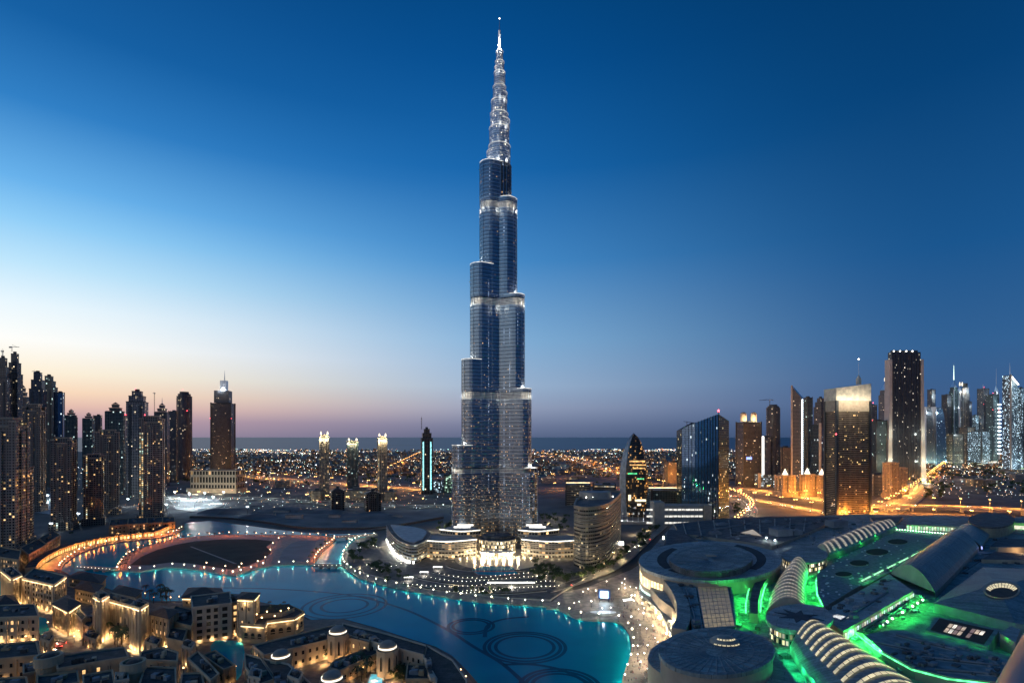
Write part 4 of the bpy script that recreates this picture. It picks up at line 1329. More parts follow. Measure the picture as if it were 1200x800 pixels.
T('office_block', 'dark glass block between the front hotel tower and the very tall slab', 1017, 1037, 492, 566, 'teal', 'slab', 16, .8)
T('office_block', 'dark block with green lit floors at the foot of the very tall slab', 1035, 1043, 500, 562, 'green', 'slab', 10, .8)
# sandy apartment blocks with lit pavilions along the highways
APT = ((909, 931, 556, 'left one of the row'), (938, 954, 555, 'second of the row'), (955, 971, 556, 'right one of the row beside the hotel tower'))
for x0, x1, yt, pos in APT:
    r_, cx_, cy_, tp_, w_ = T('apartment_block', 'sandy apartment block with lit roof pavilion, ' + pos, x0, x1, yt, 582, 'tan', 'resi', 16, .7, cat='building', group='apartment blocks behind the highway')
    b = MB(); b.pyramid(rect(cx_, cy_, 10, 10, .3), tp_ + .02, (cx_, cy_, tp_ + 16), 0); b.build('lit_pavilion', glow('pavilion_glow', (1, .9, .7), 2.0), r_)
T('apartment_block', 'stepped sandy apartment block lit orange beside the long highway', 1036, 1052, 541, 584, 'tan', 'resi', 20, .8, cat='building')
T('apartment_block', 'lower sandy apartment block joined right of the stepped one beside the long highway', 1051, 1062, 547, 580, 'tan', 'resi', 14, .8, cat='building')
T('apartment_block', 'dim grey apartment block between the hotel tower and the orange lit one', 1017, 1036, 554, 580, 'grey', 'slab', 14, .6, cat='building')
T('apartment_block', 'orange lit distant block behind the slim round tower', 913, 926, 523, 565, 'tan', 'slab', 10, .6, cat='building')
T('apartment_block', 'reddish lit block with a pale stair tower left of the slanted tower', 778, 797, 540, 566, 'tan', 'slab', 10, .6, cat='building')
T('stair_block', 'pale narrow block standing left of the reddish lit block', 777, 782, 539, 570, 'grey', 'slab', 10, .8, cat='building')
T('white_roof_hall', 'low hall with a bright white sloping roof edge by the upper highway', 886, 906, 555, 571, 'cold', 'wedge', 8, .5, cat='building', split=.85)
# the row of towers along the long highway
FAR = ((1083, 1093, 477, 545, 'slate', 'curve', 'sail shaped dark tower right behind the very tall slab', {}),
       (1088, 1095, 456, 542, 'grey', 'slab', 'slim pale tower rising behind the two sail shaped towers', {}),
       (1094, 1106, 477, 545, 'blue', 'curve', 'second sail shaped dark tower, facing the first', {}),
       (1105, 1114, 462, 541, 'slate', 'slab', 'plain brownish tower left of the needle topped one', {}),
       (1113.5, 1122, 445, 541, 'teal', 'peak', 'tower with a tall lit needle in the far row', dict(spire=425)),
       (1121, 1128, 452, 540, 'grey', 'peak', 'tower with a bright pointed triangular cap right of the needle topped one', dict(lit='crown')),
       (1127, 1135, 449, 540, 'grey', 'round', 'tower with rounded twin top right of the pointed triangular cap', {}),
       (1133, 1138, 470, 541, 'slate', 'slab', 'short dark tower right of the rounded twin top', {}),
       (1139, 1146, 486, 540, 'cold', 'slab', 'low tower with a bright white roof in the far row', {}),
       (1147, 1157, 455, 540, 'slate', 'slab', 'unfinished tower with red beacons in the far row', dict(red=True, spire=450)),
       (1157, 1168, 462, 545, 'teal', 'slab', 'dark tower with red lit top and white side strips', dict(red=True)),
       (1165, 1170, 450, 541, 'grey', 'peak', 'slim white spired tower behind the red topped one', dict(spire=431)),
       (1177, 1190, 440, 552, 'cold', 'wedge', 'tower covered in icy blue lights with a slanted white peak', dict(spire=425, split=.9)),
       (1189, 1203, 455, 552, 'cold', 'step', 'tower with icy blue lights cut by the right edge of the photo', {}),
       (1137, 1160, 505, 545, 'cold', 'slab', 'low block with rows of teal lights at the foot of the far row', {}),
       (1106, 1126, 508, 545, 'office', 'slab', 'low block with warm lit bands at the foot of the needle topped tower', {}),
       (1126, 1140, 500, 543, 'office', 'slab', 'low block with warm lit bands at the foot of the rounded twin top', {}))
for x0, x1, yt, yb, f_, st, lb, kw in FAR:
    r_, cx_, cy_, tp_, w_ = T('skyscraper', lb, x0, x1, yt, yb, f_, st, 16, .8, **kw)
    lamp((cx_, cy_ - w_ * 1.4, 18), RND.choice((COOL, (.6, 1, .9), (1, .9, .7))), 160000, 3)
    lamp((cx_, cy_ - w_ * 1.1, tp_ * .9), COOL, 90000, 3)
    if 'icy blue lights with' in lb:
        b = MB(); b.tube((cx_ - w_ * .4, cy_ - w_ * .5, tp_), (cx_ + w_ * .45, cy_ - w_ * .5, tp_ * .9), 2.2); b.build('lit_edge', E_white, r_)
    if 'needle' in lb and 'tall lit' in lb:
        b = MB(); b.tube((cx_, cy_, tp_), (cx_, cy_, H(428, cy_)), 2.4, 6, 0, .8); b.build('lit_needle', glow('mint_glow', (.75, 1, .85), 2.0), r_)
    if 'white side strips' in lb:
        for i in range(14):
            b = MB(); b.box(cx_ + w_ * .5, cy_ - w_ * .5, 60 + i * 20, 14, 2, 6); b.build('side_strip', E_cool, r_)

# curved office building right of the podium
d0 = DEP(668); zt = H(596, d0)
r_ = thing('curved_office', 'curved office building with lit horizontal bands right of the glowing entrance', 'building', (X(700, d0), d0 + 40, 0))
fr = smoothline(PP([(673, 664), (684, 668), (700, 666), (714, 658), (724, 643), (727, 636)]), 6)
bk = smoothline(PP([(727, 633), (712, 631), (692, 637), (676, 650)]), 4)
poly = ccw(fr + bk)
b = MB(); b.ribbed(poly, 1.6, zt, 4.5, 1.5, .7, 0, 1, 2); b.build('floors', [FAC['office'], basic('bronze_band', (.22, .19, .15), .5, .2, .15, .1), M_roofdark], r_)
b = MB(); q = offset(poly, .9); qi = offset(poly, -.5)
for i in range(len(q)):
    j = (i + 1) % len(q); b.wall(q[i], q[j], zt + .02, zt + 2.6); b.wall(qi[j], qi[i], zt + .02, zt + 2.6); b.face([(*q[i], zt + 2.6), (*q[j], zt + 2.6), (*qi[j], zt + 2.6), (*qi[i], zt + 2.6)])
b.build('parapet', MATS['bronze_band'], r_)
b = MB(); c_ = G(700, 646); b.prism(circ(c_.x - 2, c_.y + 6, 21, 20, 15), zt + .1, zt + 9, 0, 1); b.build('roof_plant', [M_conc, M_roof], r_)
for i in range(5):
    b = MB(); b.ball((c_.x - 16 + i * 9, c_.y - 10 + i * 2.2, zt + 3.2), .8); b.build('roof_lamp', E_white, r_)
b = MB(); p = G(727, 641); b.box(p.x + .5, p.y - 4, 4, 5, 4, 4.5, .6); b.build('lit_sign', glow('lit_white_box', (1, 1, .95), 5), r_)
# lens shaped office left of the podium
zt = 24
r_ = thing('lens_office', 'low lens shaped office with striped curved facade left of the glowing entrance', 'building', (G(478, 652).x, G(478, 652).y + 15, 0))
fr = smoothline(PP([(453, 634), (458, 645), (467, 655), (480, 661), (489, 661)]), 5); bk = smoothline(PP([(500, 655), (504, 644), (490, 638), (470, 635)]), 4)
poly = ccw(fr + bk)
b = MB(); b.ribbed(poly, 1.6, zt, 3.6, 1.3, .6, 0, 1, 2); b.build('floors', [FAC['office'], basic('steel_band', (.34, .35, .36), .4, .4), M_roofdark], r_)
b = MB(); b.prism(offset(poly, -5), zt + .1, zt + 1.2, 0, 1); b.build('roof_deck', [M_conc, basic('blue_grey_roof', (.16, .20, .25), .5)], r_)
for p, h in walk(fr, 5.5, 2):
    b = MB(); b.box(p.x, p.y - 1.6, 1.7, 2.2, 1.0, 2.8, h); b.build('shop_light', glow('shop_glow', (1, .97, .9), 2.6, .3), r_)
for p, h in walk(fr, 16, 6):
    lamp((p.x, p.y - 4, 4), (1, .95, .85), 3500, .6)

# ================================================================== SHOPPING HALLS (roofscape, lower right)
ZB = 17.0      # main roof level
M_mall = basic('mall_roof', (0.29, 0.325, 0.31), 0.75, 0, 0.28, 0.07, (12, 4, .14))
M_mall2 = basic('mall_roof_pale', (0.35, 0.38, 0.37), 0.6, 0.1, 0.2, 0.05, (14, 5, .12))
M_mallwall = basic('mall_wall', (0.36, 0.29, 0.22), 0.75, 0, 0.18, 0.1)
M_shell = basic('vault_metal', (0.25, 0.30, 0.30), 0.5, 0.35, 0.15, 0.05, (40, 2.2, .10, .75))
M_gap = basic('service_roof', (0.22, 0.24, 0.22), 0.8, 0, 0.6, 0.35)
E_sky = glow('skylight_glow', (1, .82, .58), .36, .3)
E_sky2 = glow('skylight_glow_bright', (1, .84, .47), .68, .4)
E_shop = glow('shopfront_glow', (1, .76, .40), 1.6, .55)
E_cream = glow('cream_wash', (1, .80, .48), 1.0, .3)
F_lantern = facade('lantern_glazing', (.15, .15, .14), (.03, .03, .03), 2.2, 4.2, .55, ((1, .8, .45), (1, .9, .7), (.9, 1, .95)), 1.3, mx=.35, sz=.3)
c0 = G(930, 700, ZB)
mall = thing('shopping_mall', 'sprawling shopping mall with round roofs, striped glass vaults and green lit service roofs', 'shopping mall', (c0.x, c0.y, 0))


def part(b, name, mats, smooth=False):
    return b.build(name, mats, mall, smooth=smooth)


def plate(name, px, z0, z1, mt=None, ms=None, z=None):
    b = MB(); b.prism(PP(px, z1), z0, z1, 1, 0); return part(b, name, [mt or M_mall, ms or M_mallwall])


foot = [(757, 650), (775, 630), (790, 613), (862, 606), (960, 604), (1010, 602), (1050, 603), (1120, 604), (1290, 610), (1400, 720), (1400, 860), (790, 860), (780, 810), (790, 780), (806, 752), (800, 730), (788, 712), (772, 700), (757, 680), (754, 665)]
b = MB(); b.prism(PP(foot, ZB), 0, ZB, 1, 0)
part(b, 'main_roof', [M_mall, M_mallwall])
ob = mall.children[0]
# ---- back roofs with ridges and a wedge skylight
for px in ([(795, 624), (790, 613), (862, 606), (960, 604), (985, 606), (950, 622), (905, 640), (870, 634)],):
    plate('back_roof', px, ZB, 21, M_roofdark)
b = MB()
for i in range(9):
    a, c = G(806 + i * 17, 632 - i * 1.2, 21), G(800 + i * 18, 611 - i * .5, 21)
    b.tube((a.x, a.y, 21.3), (c.x, c.y, 21.3), .9, 4)
part(b, 'roof_ridges', M_mall)
b = MB(); a = [G(868, 625, 21.2), G(893, 629, 21.2), G(882, 621, 21.2)]
b.face([(p.x, p.y, 22.5) for p in a]); part(b, 'wedge_skylight', E_sky)
b = MB(); a = [G(776, 641, 21), G(791, 635, 21), G(812, 632, 21), G(826, 634, 21)]
plate('tan_wall_block', [(777, 642), (783, 620), (795, 621), (818, 633)], ZB, 22.5, M_roofdark, basic('tan_lit_wall', (.50, .38, .24), .7, 0, .1, .2))
p = G(778, 640, 8); lamp((p.x - 6, p.y - 8, 8), (1, .55, .2), 26000, 1); p = G(792, 641, 8); lamp((p.x, p.y - 14, ZB + 5), WARM, 9000, 1)
for q in (778, 782):
    p = G(q, 641, 6); b = MB(); b.box(p.x - 1, p.y - 1.5, 2, 1.2, 1.0, 19); part(b, 'light_column', E_white)
for (px, py, w, l, h) in ((838, 626, 14, 8, 4), (846, 615, 20, 6, 3), (915, 627, 24, 16, 9), (932, 626, 14, 10, 6), (980, 616, 26, 16, 8), (898, 612, 12, 8, 3)):
    p = G(px, py, 21); b = MB(); b.box(p.x, p.y, 21.02, w, l, h, .3, 0); b.box(p.x + 1, p.y, 21.04 + h, w * .4, l * .4, 1.5, .3); part(b, 'plant_room', [M_roof])
for (px, py) in ((898, 631), (908, 634)):
    p = G(px, py, 23); b = MB(); b.tube((p.x, p.y, 21), (p.x, p.y, 24), .2); b.ball((p.x, p.y, 24.2), 1.0, 1); part(b, 'flood_lamp', [M_darkmetal, E_cool])
    lamp((p.x, p.y - 3, 25), COOL, 5000, .5)
def radial(cx, cy, rx, ry, z, n, f0, name='roof_seams', m=None):
    b = MB(); o_, i_ = ell(cx, cy, rx, ry, z, n), ell(cx, cy, rx * f0, ry * f0, z, n)
    for a_, c_ in zip(o_, i_): b.tube((*a_, z), (*c_, z), .22, 4)
    for f_ in (.35, .68, .94):
        q = ell(cx, cy, rx * f_, ry * f_, z, 40)
        if f_ > f0:
            for i in range(40): b.tube((*q[i], z), (*q[(i + 1) % 40], z), .2, 4)
    part(b, name, m or M_roof)


# ---- great round hall
b = MB(); ring = ell(832, 657, 82, 22.5, 30, 56); b.prism(ring, 0, 30, 1, 0); part(b, 'round_hall', [M_mall2, M_mallwall])
b = MB(); b.prism(offset(ccw(ring), 1.2), 27.6, 30.25, 0, 0); part(b, 'hall_cornice', [M_mall2])
b = MB()
for a0, a1 in ((2.6, 3.9), (5.2, 6.9), (1.85, 2.5)):
    o_, i_ = ell(834, 656, 64, 20, 30, 14, a0, a1, True), ell(834, 656, 53, 17.5, 30, 14, a0, a1, True)
    b.prism(o_ + i_[::-1], 30.27, 30.6, 0, 0)
part(b, 'recess_plate', basic('recess_shade', (.03, .035, .04), .8))  # raised plates; the shade of the curved recesses is put into their dark colour
b = MB(); inner = ell(833, 655.5, 49, 16.5, 34, 48); b.prism(inner, 30.3, 36, 1, 0); part(b, 'upper_disc', [M_mall, M_roofdark])
q = offset(ccw(ell(833, 657.5, 48.5, 16.3, 31, 48)), .9)
n = len(q)
for i in range(n):
    mid_ = Vector(q[i])
    if mid_.y < G(833, 668, 31).y - 2 and i % 3 != 2:
        b = MB(); b.wall(q[i], q[(i + 1) % n], 31.4, 34.2); part(b, 'clerestory_window', E_sky2)
radial(833, 655.5, 48, 16.2, 36.15, 28, .08)
radial(832, 657, 81, 22, 30.3, 44, .84)
p = G(833, 651, 36); b = MB(); b.box(p.x, p.y, 36.02, 9, 6, .8, 0); part(b, 'roof_hatch', M_sandwall)
# hall's glazed bays on the lake side
wall_ = ell(832, 657, 83, 23, 30, 96)
for i, (x, y) in enumerate(wall_):
    j = (i + 1) % 96
    sx = CX + x * F / y
    if y < G(832, 657, 30).y + 4 and sx < 778:
        b = MB(); m0, m1 = Vector(wall_[i]), Vector(wall_[j]); dirn = (m1 - m0).normalized() * .35
        for z0, z1, mt in ((14, 22.5, E_shop), (3, 10, glow('cool_shop', (.75, 1, .92), 1.5, .5))):
            b = MB(); nrm = Vector((-(m1 - m0).y, (m1 - m0).x)).normalized()
            if nrm.y > 0: nrm = -nrm
            a_, c_ = m0 + nrm * .5 + dirn, m1 + nrm * .5 - dirn
            b.wall(a_, c_, z0, z1); b.wall(c_, a_, z0, z1); part(b, 'hall_window', mt)
# ---- curved lit arcade facing the plaza
ar = smoothline(PP([(790, 690), (799, 702), (807, 718), (809, 737), (804, 752)], 18), 5)
L, R_ = ribbon(ar, -9, 0) if ar[0][1] > ar[-1][1] else ribbon(ar, 0, 9)
b = MB(); b.prism(ccw(L + R_[::-1]), ZB, 26, 1, 0); part(b, 'arcade_roof', [M_mall, M_mallwall])
for i in range(0, len(ar) - 1):
    a_, c_ = Vector(ar[i]), Vector(ar[i + 1])
    b = MB(); o_ = Vector((-1.2, -.5)); b.wall(a_ + o_, c_ + o_, 4, 21); b.wall(c_ + o_, a_ + o_, 4, 21)
    part(b, 'arcade_wash', E_cream)  # glowing sheet stands in for the light washing the cream recess
    if i % 2 == 0:
        b = MB(); b.box(a_.x - 1.8, a_.y - .8, 1, 1.1, 1.1, 23); part(b, 'arcade_column', M_sandwall2)
low = [(752, 684), (766, 690), (778, 697), (790, 712), (797, 728), (799, 742), (790, 752), (783, 735), (774, 716), (760, 703), (749, 694)]
plate('entrance_canopy', low, 5.5, 8.0, M_mall2, M_conc)
for i in range(9):
    t = i / 8; p = G(752 + 40 * t ** .8, 694 + 56 * t, 3)
    b = MB(); b.box(p.x - 1.5, p.y - 2, 1, 2.2, 1.4, 4.0); part(b, 'shop_window', E_shop)
    lamp((p.x - 5, p.y - 5, 5), (1, .75, .42), 3600, .8)
for i in range(6):
    p = G(786 + i * 3.4, 708 + i * 8, 10); lamp((p.x - 4, p.y - 1, 9), (1, .78, .45), 5000, .8)
# ---- glazed rectangle roof
b = MB(); g4 = PP([(816, 685), (853, 683), (862, 734), (825, 737)], 24)
b.prism(g4, ZB, 24, 1, 0); part(b, 'glass_roof_base', [M_mall, M_roofdark])
A, B_, C_, D_ = [Vector((*p, 24.1)) for p in PP([(817, 686), (852, 684.5), (861, 733), (826, 735.5)], 24)]
for i in range(7):
    for j in range(11):
        f_ = lambda u, v: A.lerp(B_, u).lerp(D_.lerp(C_, u), v)
        e = .06
        b = MB(); b.face([f_((i + e) / 7, (j + e) / 11), f_((i + 1 - e) / 7, (j + e) / 11), f_((i + 1 - e) / 7, (j + 1 - e) / 11), f_((i + e) / 7, (j + 1 - e) / 11)][::-1])
        part(b, 'roof_pane', glow('roof_pane_%d' % (j * 3 // 11), (1, .74, .28), (.09, .13, .19)[j * 3 // 11], .35))
plate('side_roof', [(794, 683), (815, 684), (824, 736), (812, 742), (808, 716), (802, 700)], ZB, 24.5)
plate('side_roof', [(854, 684), (857, 685), (863, 722), (862, 736)], ZB, 23.5)
# ---- lower round hall
b = MB(); r2 = ell(836, 770, 77, 30, 20, 56); b.prism(r2, 0, 20, 1, 0); part(b, 'hall_terrace', [M_mall2, M_mallwall])
b = MB(); r1 = ell(840, 763, 66, 27, 32, 56); b.prism(r1, 20.02, 32, 1, 0); part(b, 'round_hall', [M_mall, M_mallwall])
b = MB(); b.prism(offset(ccw(r1), .9), 30.2, 32.25, 0, 0); part(b, 'hall_cornice', [M_mall])
radial(840, 763, 65, 26.5, 32.35, 36, .2)
radial(836, 770, 76, 29.5, 20.1, 40, .88)
p = G(849, 753, 32); b = MB(); b.dome(p.x, p.y, 32.3, 8.5, 4.0, 20, 5, 0, 6.5); part(b, 'dome_skylight', basic('dome_frame', (.25, .24, .2), .5), True)
for i in range(7):
    b = MB(); t = -2.6 + i * .3
    x_, y_ = p.x + 8.7 * math.cos(t), p.y + 6.7 * math.sin(t)
    x2, y2 = p.x + 8.7 * math.cos(t + .22), p.y + 6.7 * math.sin(t + .22)
    b.face([(x_, y_, 32.6), (x2, y2, 32.6), (p.x + 5.6 * math.cos(t + .22), p.y + 4.3 * math.sin(t + .22), 35.6), (p.x + 5.6 * math.cos(t), p.y + 4.3 * math.sin(t), 35.6)]); part(b, 'dome_pane', E_sky2)
for i in range(8):
    p = G(778 + i * 6, 790 + i * 3, 8); lamp((p.x - 3, p.y - 6, 6), (1, .78, .45), 5000, .8)
plate('lower_wing', [(885, 762), (900, 755), (935, 800), (960, 850), (880, 850)], ZB, 22, M_mall)
for q in (830, 862, 884):
    p = G(q, 800, 14); lamp((p.x, p.y - 10, 10), (1, .62, .28), 12000, 1)


# ---- barrel vaults
def vault(name, pl, pr, z, rise, n, ns=12, end=True, mat=None):
    Lp = smoothline(PP(pl, z), 12); Rp = smoothline(PP(pr, z), 12)

    def at(line, t):
        t *= len(line) - 1; i = min(int(t), len(line) - 2); return Vector(line[i]).lerp(Vector(line[i + 1]), t - i)

    def P3(t, s, up=0.0):
        q = at(Lp, t).lerp(at(Rp, t), s)
        return Vector((q.x, q.y, z + (rise + up) * math.sin(PI * s) ** .85 + up))
    b = MB()
    for i in range(n):
        for j in range(ns):
            q = [P3(i / n, j / ns), P3((i + 1) / n, j / ns), P3((i + 1) / n, (j + 1) / ns), P3(i / n, (j + 1) / ns)]
            b.face(q, 0)
    for t in (0, 1):
        q = [P3(t, j / ns) for j in range(ns + 1)]
        b.face(q, 1)
    for e in (0, 1):
        for i in range(n):
            a_, c_ = P3(i / n, e), P3((i + 1) / n, e)
            b.face([(a_.x, a_.y, ZB), (c_.x, c_.y, ZB), c_, a_], 1)
    part(b, name, [mat or M_shell, M_conc])
    return P3


def stripes(P3, n, s0, s1, width, mat, ns=10, skew=0.0):
    for i in range(n):
        t0 = (i + .5 - width / 2) / n; t1 = (i + .5 + width / 2) / n
        b = MB()
        for j in range(ns):
            u0, u1 = s0 + (s1 - s0) * (j + .06) / ns, s0 + (s1 - s0) * (j + .94) / ns
            b.face([P3(t0, u0, .35), P3(t1, u0, .35), P3(t1, u1, .35), P3(t0, u1, .35)])
        part(b, 'skylight', mat)


va = vault('glazed_vault', [(898, 716), (903, 697), (914, 676), (926, 661)], [(945, 712), (944, 697), (944, 680), (947, 665)], 23, 9, 26)
stripes(va, 13, .04, .96, .34, E_sky)
vb = vault('glazed_vault', [(957, 641), (985, 629), (1012, 618), (1036, 611.5)], [(972, 650), (1003, 638), (1030, 626), (1051, 616.5)], 23, 7, 26)
stripes(vb, 15, .10, .95, .38, E_sky)
vc = vault('glazed_vault', [(926, 756), (940, 780), (962, 806), (990, 840)], [(968, 738), (1000, 755), (1040, 781), (1100, 820)], 22, 11, 30)
stripes(vc, 11, .16, .88, .31, E_sky2)
vd = vault('great_vault', [(1043, 672), (1062, 658), (1085, 643), (1106, 628)], [(1096, 694), (1112, 678), (1130, 659), (1147, 641)], 22, 15, 20, 14)
for i in range(1, 20):
    b = MB()
    for j in range(14):
        q = [vd(i / 20 - .002, j / 14, .35), vd(i / 20 + .002, j / 14, .35), vd(i / 20 + .002, (j + 1) / 14, .35), vd(i / 20 - .002, (j + 1) / 14, .35)]; b.face(q)
    part(b, 'vault_rib', M_mall2)
vault('small_vault', [(1108, 626), (1124, 616)], [(1150, 640), (1160, 624)], 22, 8, 8)
# green lamps added beside the vaults to wash their sides
for x, y in ((921, 764), (930, 778), (940, 792), (951, 806), (965, 820)):
    p = G(x, y, ZB); lamp((p.x - 2, p.y, ZB + 4), (.02, 1, .30), 2600, .6)
for x, y in ((893, 722), (946, 705), (947, 690), (948, 676)):
    p = G(x, y, ZB); lamp((p.x, p.y, ZB + 4), GREEN, 2600, .6)
for x, y in ((1008, 634), (1025, 626), (985, 645)):
    p = G(x, y, 24); lamp((p.x + 3, p.y - 4, 25), GREEN, 2500, .6)
p = G(1070, 697, 24); lamp((p.x, p.y - 4, 24), GREEN, 3500, 1)
# ---- long gallery roof with lit side windows
plate('gallery_roof', [(958, 720), (1042, 672), (1070, 692), (988, 739)], ZB, 25, M_mall2)
ga, gb = G(989, 741, 21), G(1072, 694, 21)
ga, gb = Vector((ga.x, ga.y)), Vector((gb.x, gb.y))
pa, pb = Vector(PP([(988, 739)], 25)[0]), Vector(PP([(1070, 692)], 25)[0])
for i in range(34):
    a_, c_ = pa.lerp(pb, (i + .12) / 34), pa.lerp(pb, (i + .82) / 34)
    o_ = Vector((.5, -.8))
    b = MB(); b.wall(a_ + o_, c_ + o_, 19.0, 23.6); part(b, 'gallery_window', glow('gallery_glow_%d' % (i % 4), ((1, .9, .7), (.75, .85, 1), (.4, 1, .6), (1, .7, .8))[i % 4], (.8, 1.2, .45, .7)[i % 4], .6))
for i in range(6):
    p_ = pa.lerp(pb, .08 + i * .17); lamp((p_.x + 7, p_.y - 7, 23), GREEN, 3000, .8)
# ---- round roofs
b = MB(); q = ell(943, 650, 26, 9, 27, 40); b.prism(q, ZB, 27, 1, 0); part(b, 'rotunda', [M_mall, F_lantern])
b = MB(); b.prism(offset(ccw(q), 1.0), 25.4, 27.3, 0, 0); part(b, 'rotunda_cornice', M_mall)
b = MB(); q = ell(937, 723, 38, 15, 29, 44); b.prism(offset(ccw(q), -1.5), ZB, 28, 1, 0); part(b, 'star_rotunda', [M_mall, F_lantern])
b = MB(); b.prism(offset(ccw(q), .8), 26.5, 29.2, 0, 0); part(b, 'rotunda_cornice', M_mall2)
cx_, cy_ = G(936, 722, 29.2).x, G(936, 722, 29.2).y
b = MB(); st = []
for i in range(16):
    a_ = i * PI / 8 + .2; r_ = 15 if i % 2 == 0 else 6.2
    st.append((cx_ + r_ * math.cos(a_), cy_ + r_ * math.sin(a_)))
b.prism(st, 29.25, 29.6, 0, 0); part(b, 'star_emblem', basic('star_dark', (.035, .045, .06), .7))
b = MB(); p = G(984, 724, 24); b.box(p.x, p.y, ZB, 9, 8, 8, .5); part(b, 'corner_lantern', glow('corner_lantern', (.95, .95, 1), .9, .6))
# ---- roof strips
plate('roof_strip', [(944, 641), (1027, 609), (1036, 610), (956, 645)], ZB, 24, M_mall2)
cv = [(887, 677), (882, 688), (879, 702), (878, 718), (888, 719), (889, 703), (892, 689), (900, 676)]
plate('curved_roof', cv, ZB, 24, M_roofdark)
deck = [(957, 672), (985, 654), (1013, 640), (1042, 626), (1100, 632), (1096, 640), (1048, 665), (1000, 690), (966, 711), (958, 695)]
plate('parking_deck', deck, ZB, 23, basic('parking_deck', (.19, .22, .22), .8, 0, .4, .3))
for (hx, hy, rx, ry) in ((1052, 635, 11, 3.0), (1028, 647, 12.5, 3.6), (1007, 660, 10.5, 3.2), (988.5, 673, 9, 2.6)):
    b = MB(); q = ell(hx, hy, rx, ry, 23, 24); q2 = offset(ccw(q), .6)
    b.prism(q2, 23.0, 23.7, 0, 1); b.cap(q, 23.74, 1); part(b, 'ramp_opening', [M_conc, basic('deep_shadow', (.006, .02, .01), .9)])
for i in range(110):
    px, py = RND.uniform(960, 1080), RND.uniform(632, 700)
    if inpoly(px, py, deck):
        p = G(px, py, 23); b = MB(); b.box(p.x, p.y, 23.01, 1.8, 1.0, .7, RND.random()); part(b, 'roof_vent', M_white)


# ---- green lit service gaps: LED strips along the roof edges and lamps over the plant
def green_gap(px, z0, lamps, power=2600, strips=True, name='service_gap'):
    poly = PP(px, z0)
    b = MB(); b.cap(poly, z0 + .15); part(b, name, M_gap)
    for (x, y) in lamps:
        p = G(x, y, z0); lamp((p.x, p.y, z0 + 5.0), GREEN, power * 3.6, .5)
    for i in range(14):
        b = MB(); k = RND.random(); px_, py_ = RND.choice(lamps); p = G(px_ + RND.uniform(-5, 5), py_ + RND.uniform(-2, 2), z0)
        b.box(p.x, p.y, z0 + .2, RND.uniform(1.5, 5), RND.uniform(1, 3), RND.uniform(.8, 2.2), RND.random(), 0)
        part(b, 'roof_plant', M_roof)


def led(pts, z, w=.5, mat=None):
    ln = PP(pts, z)
    b = MB()
    for i in range(len(ln) - 1):
        b.tube((*ln[i], z), (*ln[i + 1], z), w, 4)
    part(b, 'edge_light', mat or E_green)


green_gap([(858, 690), (887, 678), (879, 702), (878, 724), (862, 738)], ZB, [(874, 694), (869, 702), (870, 710), (870, 718), (871, 727), (866, 733)], 1900)
led([(883, 677), (877, 692), (874, 706), (874, 718)], ZB + 3)
green_gap([(902, 675), (912, 670), (902, 690), (896, 715), (889, 722), (890, 703)], ZB, [(905, 675), (900, 683), (896, 692), (894, 702), (892, 712), (880, 722)], 2600)
led([(903, 674), (896, 688), (892, 703), (891, 717)], ZB + 3)
green_gap([(948, 668), (962, 664), (956, 680), (958, 695), (966, 711), (950, 716), (946, 700)], ZB, [(955, 668), (951, 676), (951, 685), (953, 694), (956, 703), (960, 711)], 2800)
led([(960, 668), (956, 682), (958, 697), (965, 710)], ZB + 5)
green_gap([(975, 652), (1050, 618), (1042, 626), (985, 655), (968, 662)], ZB, [(975, 655), (990, 646), (1005, 639), (1020, 632), (1035, 625), (1046, 620), (966, 661)], 2200)
led([(960, 640), (990, 628), (1020, 616)], 24.5, .45)
green_gap([(1004, 682), (1094, 636), (1102, 639), (1012, 687)], 23.1, [(1012, 681), (1026, 674), (1040, 667), (1054, 660), (1068, 653), (1082, 646), (1094, 640)], 650)
for i in range(6):
    led([(1010 + i * 14.6, 680 - i * 7.2), (1020 + i * 14.6, 675 - i * 7.2)], 25, .8, glow('pale_green_strip', (.5, 1, .62), 1.0, .3))
green_gap([(984, 738), (1003, 742), (1030, 764), (1070, 786), (1110, 796), (1160, 802), (1150, 815), (1080, 806), (1030, 785), (1000, 760), (970, 742)], ZB,
          [(992, 742), (1000, 749), (1009, 757), (1019, 765), (1030, 772), (1042, 779), (1056, 786), (1072, 791), (1090, 796), (1110, 800), (1130, 804)], 2800)
led([(1003, 742), (1030, 763), (1068, 784), (1110, 795), (1160, 801)], ZB + 6, .5)
green_gap([(1032, 731), (1084, 699), (1096, 703), (1080, 722), (1050, 736)], ZB, [(1042, 728), (1055, 720), (1068, 712), (1080, 705), (1060, 726), (1075, 716)], 1500)
for i in range(9):
    p = G(1034 + i * 5.9, 729 - i * 3.6, ZB + 6); b = MB(); b.ball((p.x, p.y, ZB + 4.5), .8, 0); part(b, 'roof_lamp', glow('mint_lamp', (.7, 1, .8), 6))
plate('link_roof', [(995, 738), (1074, 694), (1083, 698), (1030, 731), (1012, 742)], ZB, 21, M_roofdark)
plate('lower_roof', [(1012, 743), (1050, 737), (1090, 742), (1160, 762), (1196, 772), (1190, 800), (1120, 794), (1072, 783), (1034, 762)], ZB, 23.5, basic('lower_roof', (.20, .23, .23), .8, 0, .4, .2))
b = MB()
for i in range(110):
    px, py = RND.uniform(1025, 1185), RND.uniform(742, 795)
    if inpoly(px, py, [(1025, 745), (1090, 746), (1185, 774), (1180, 796), (1070, 780), (1036, 760)]):
        p = G(px, py, 23.5); b = MB(); b.box(p.x, p.y, 23.52, RND.uniform(1.5, 6), RND.uniform(1.2, 3.2), RND.uniform(.5, 1.8), .5, 0); part(b, 'roof_hatch', RND.choice((M_roofdark, M_roof)))
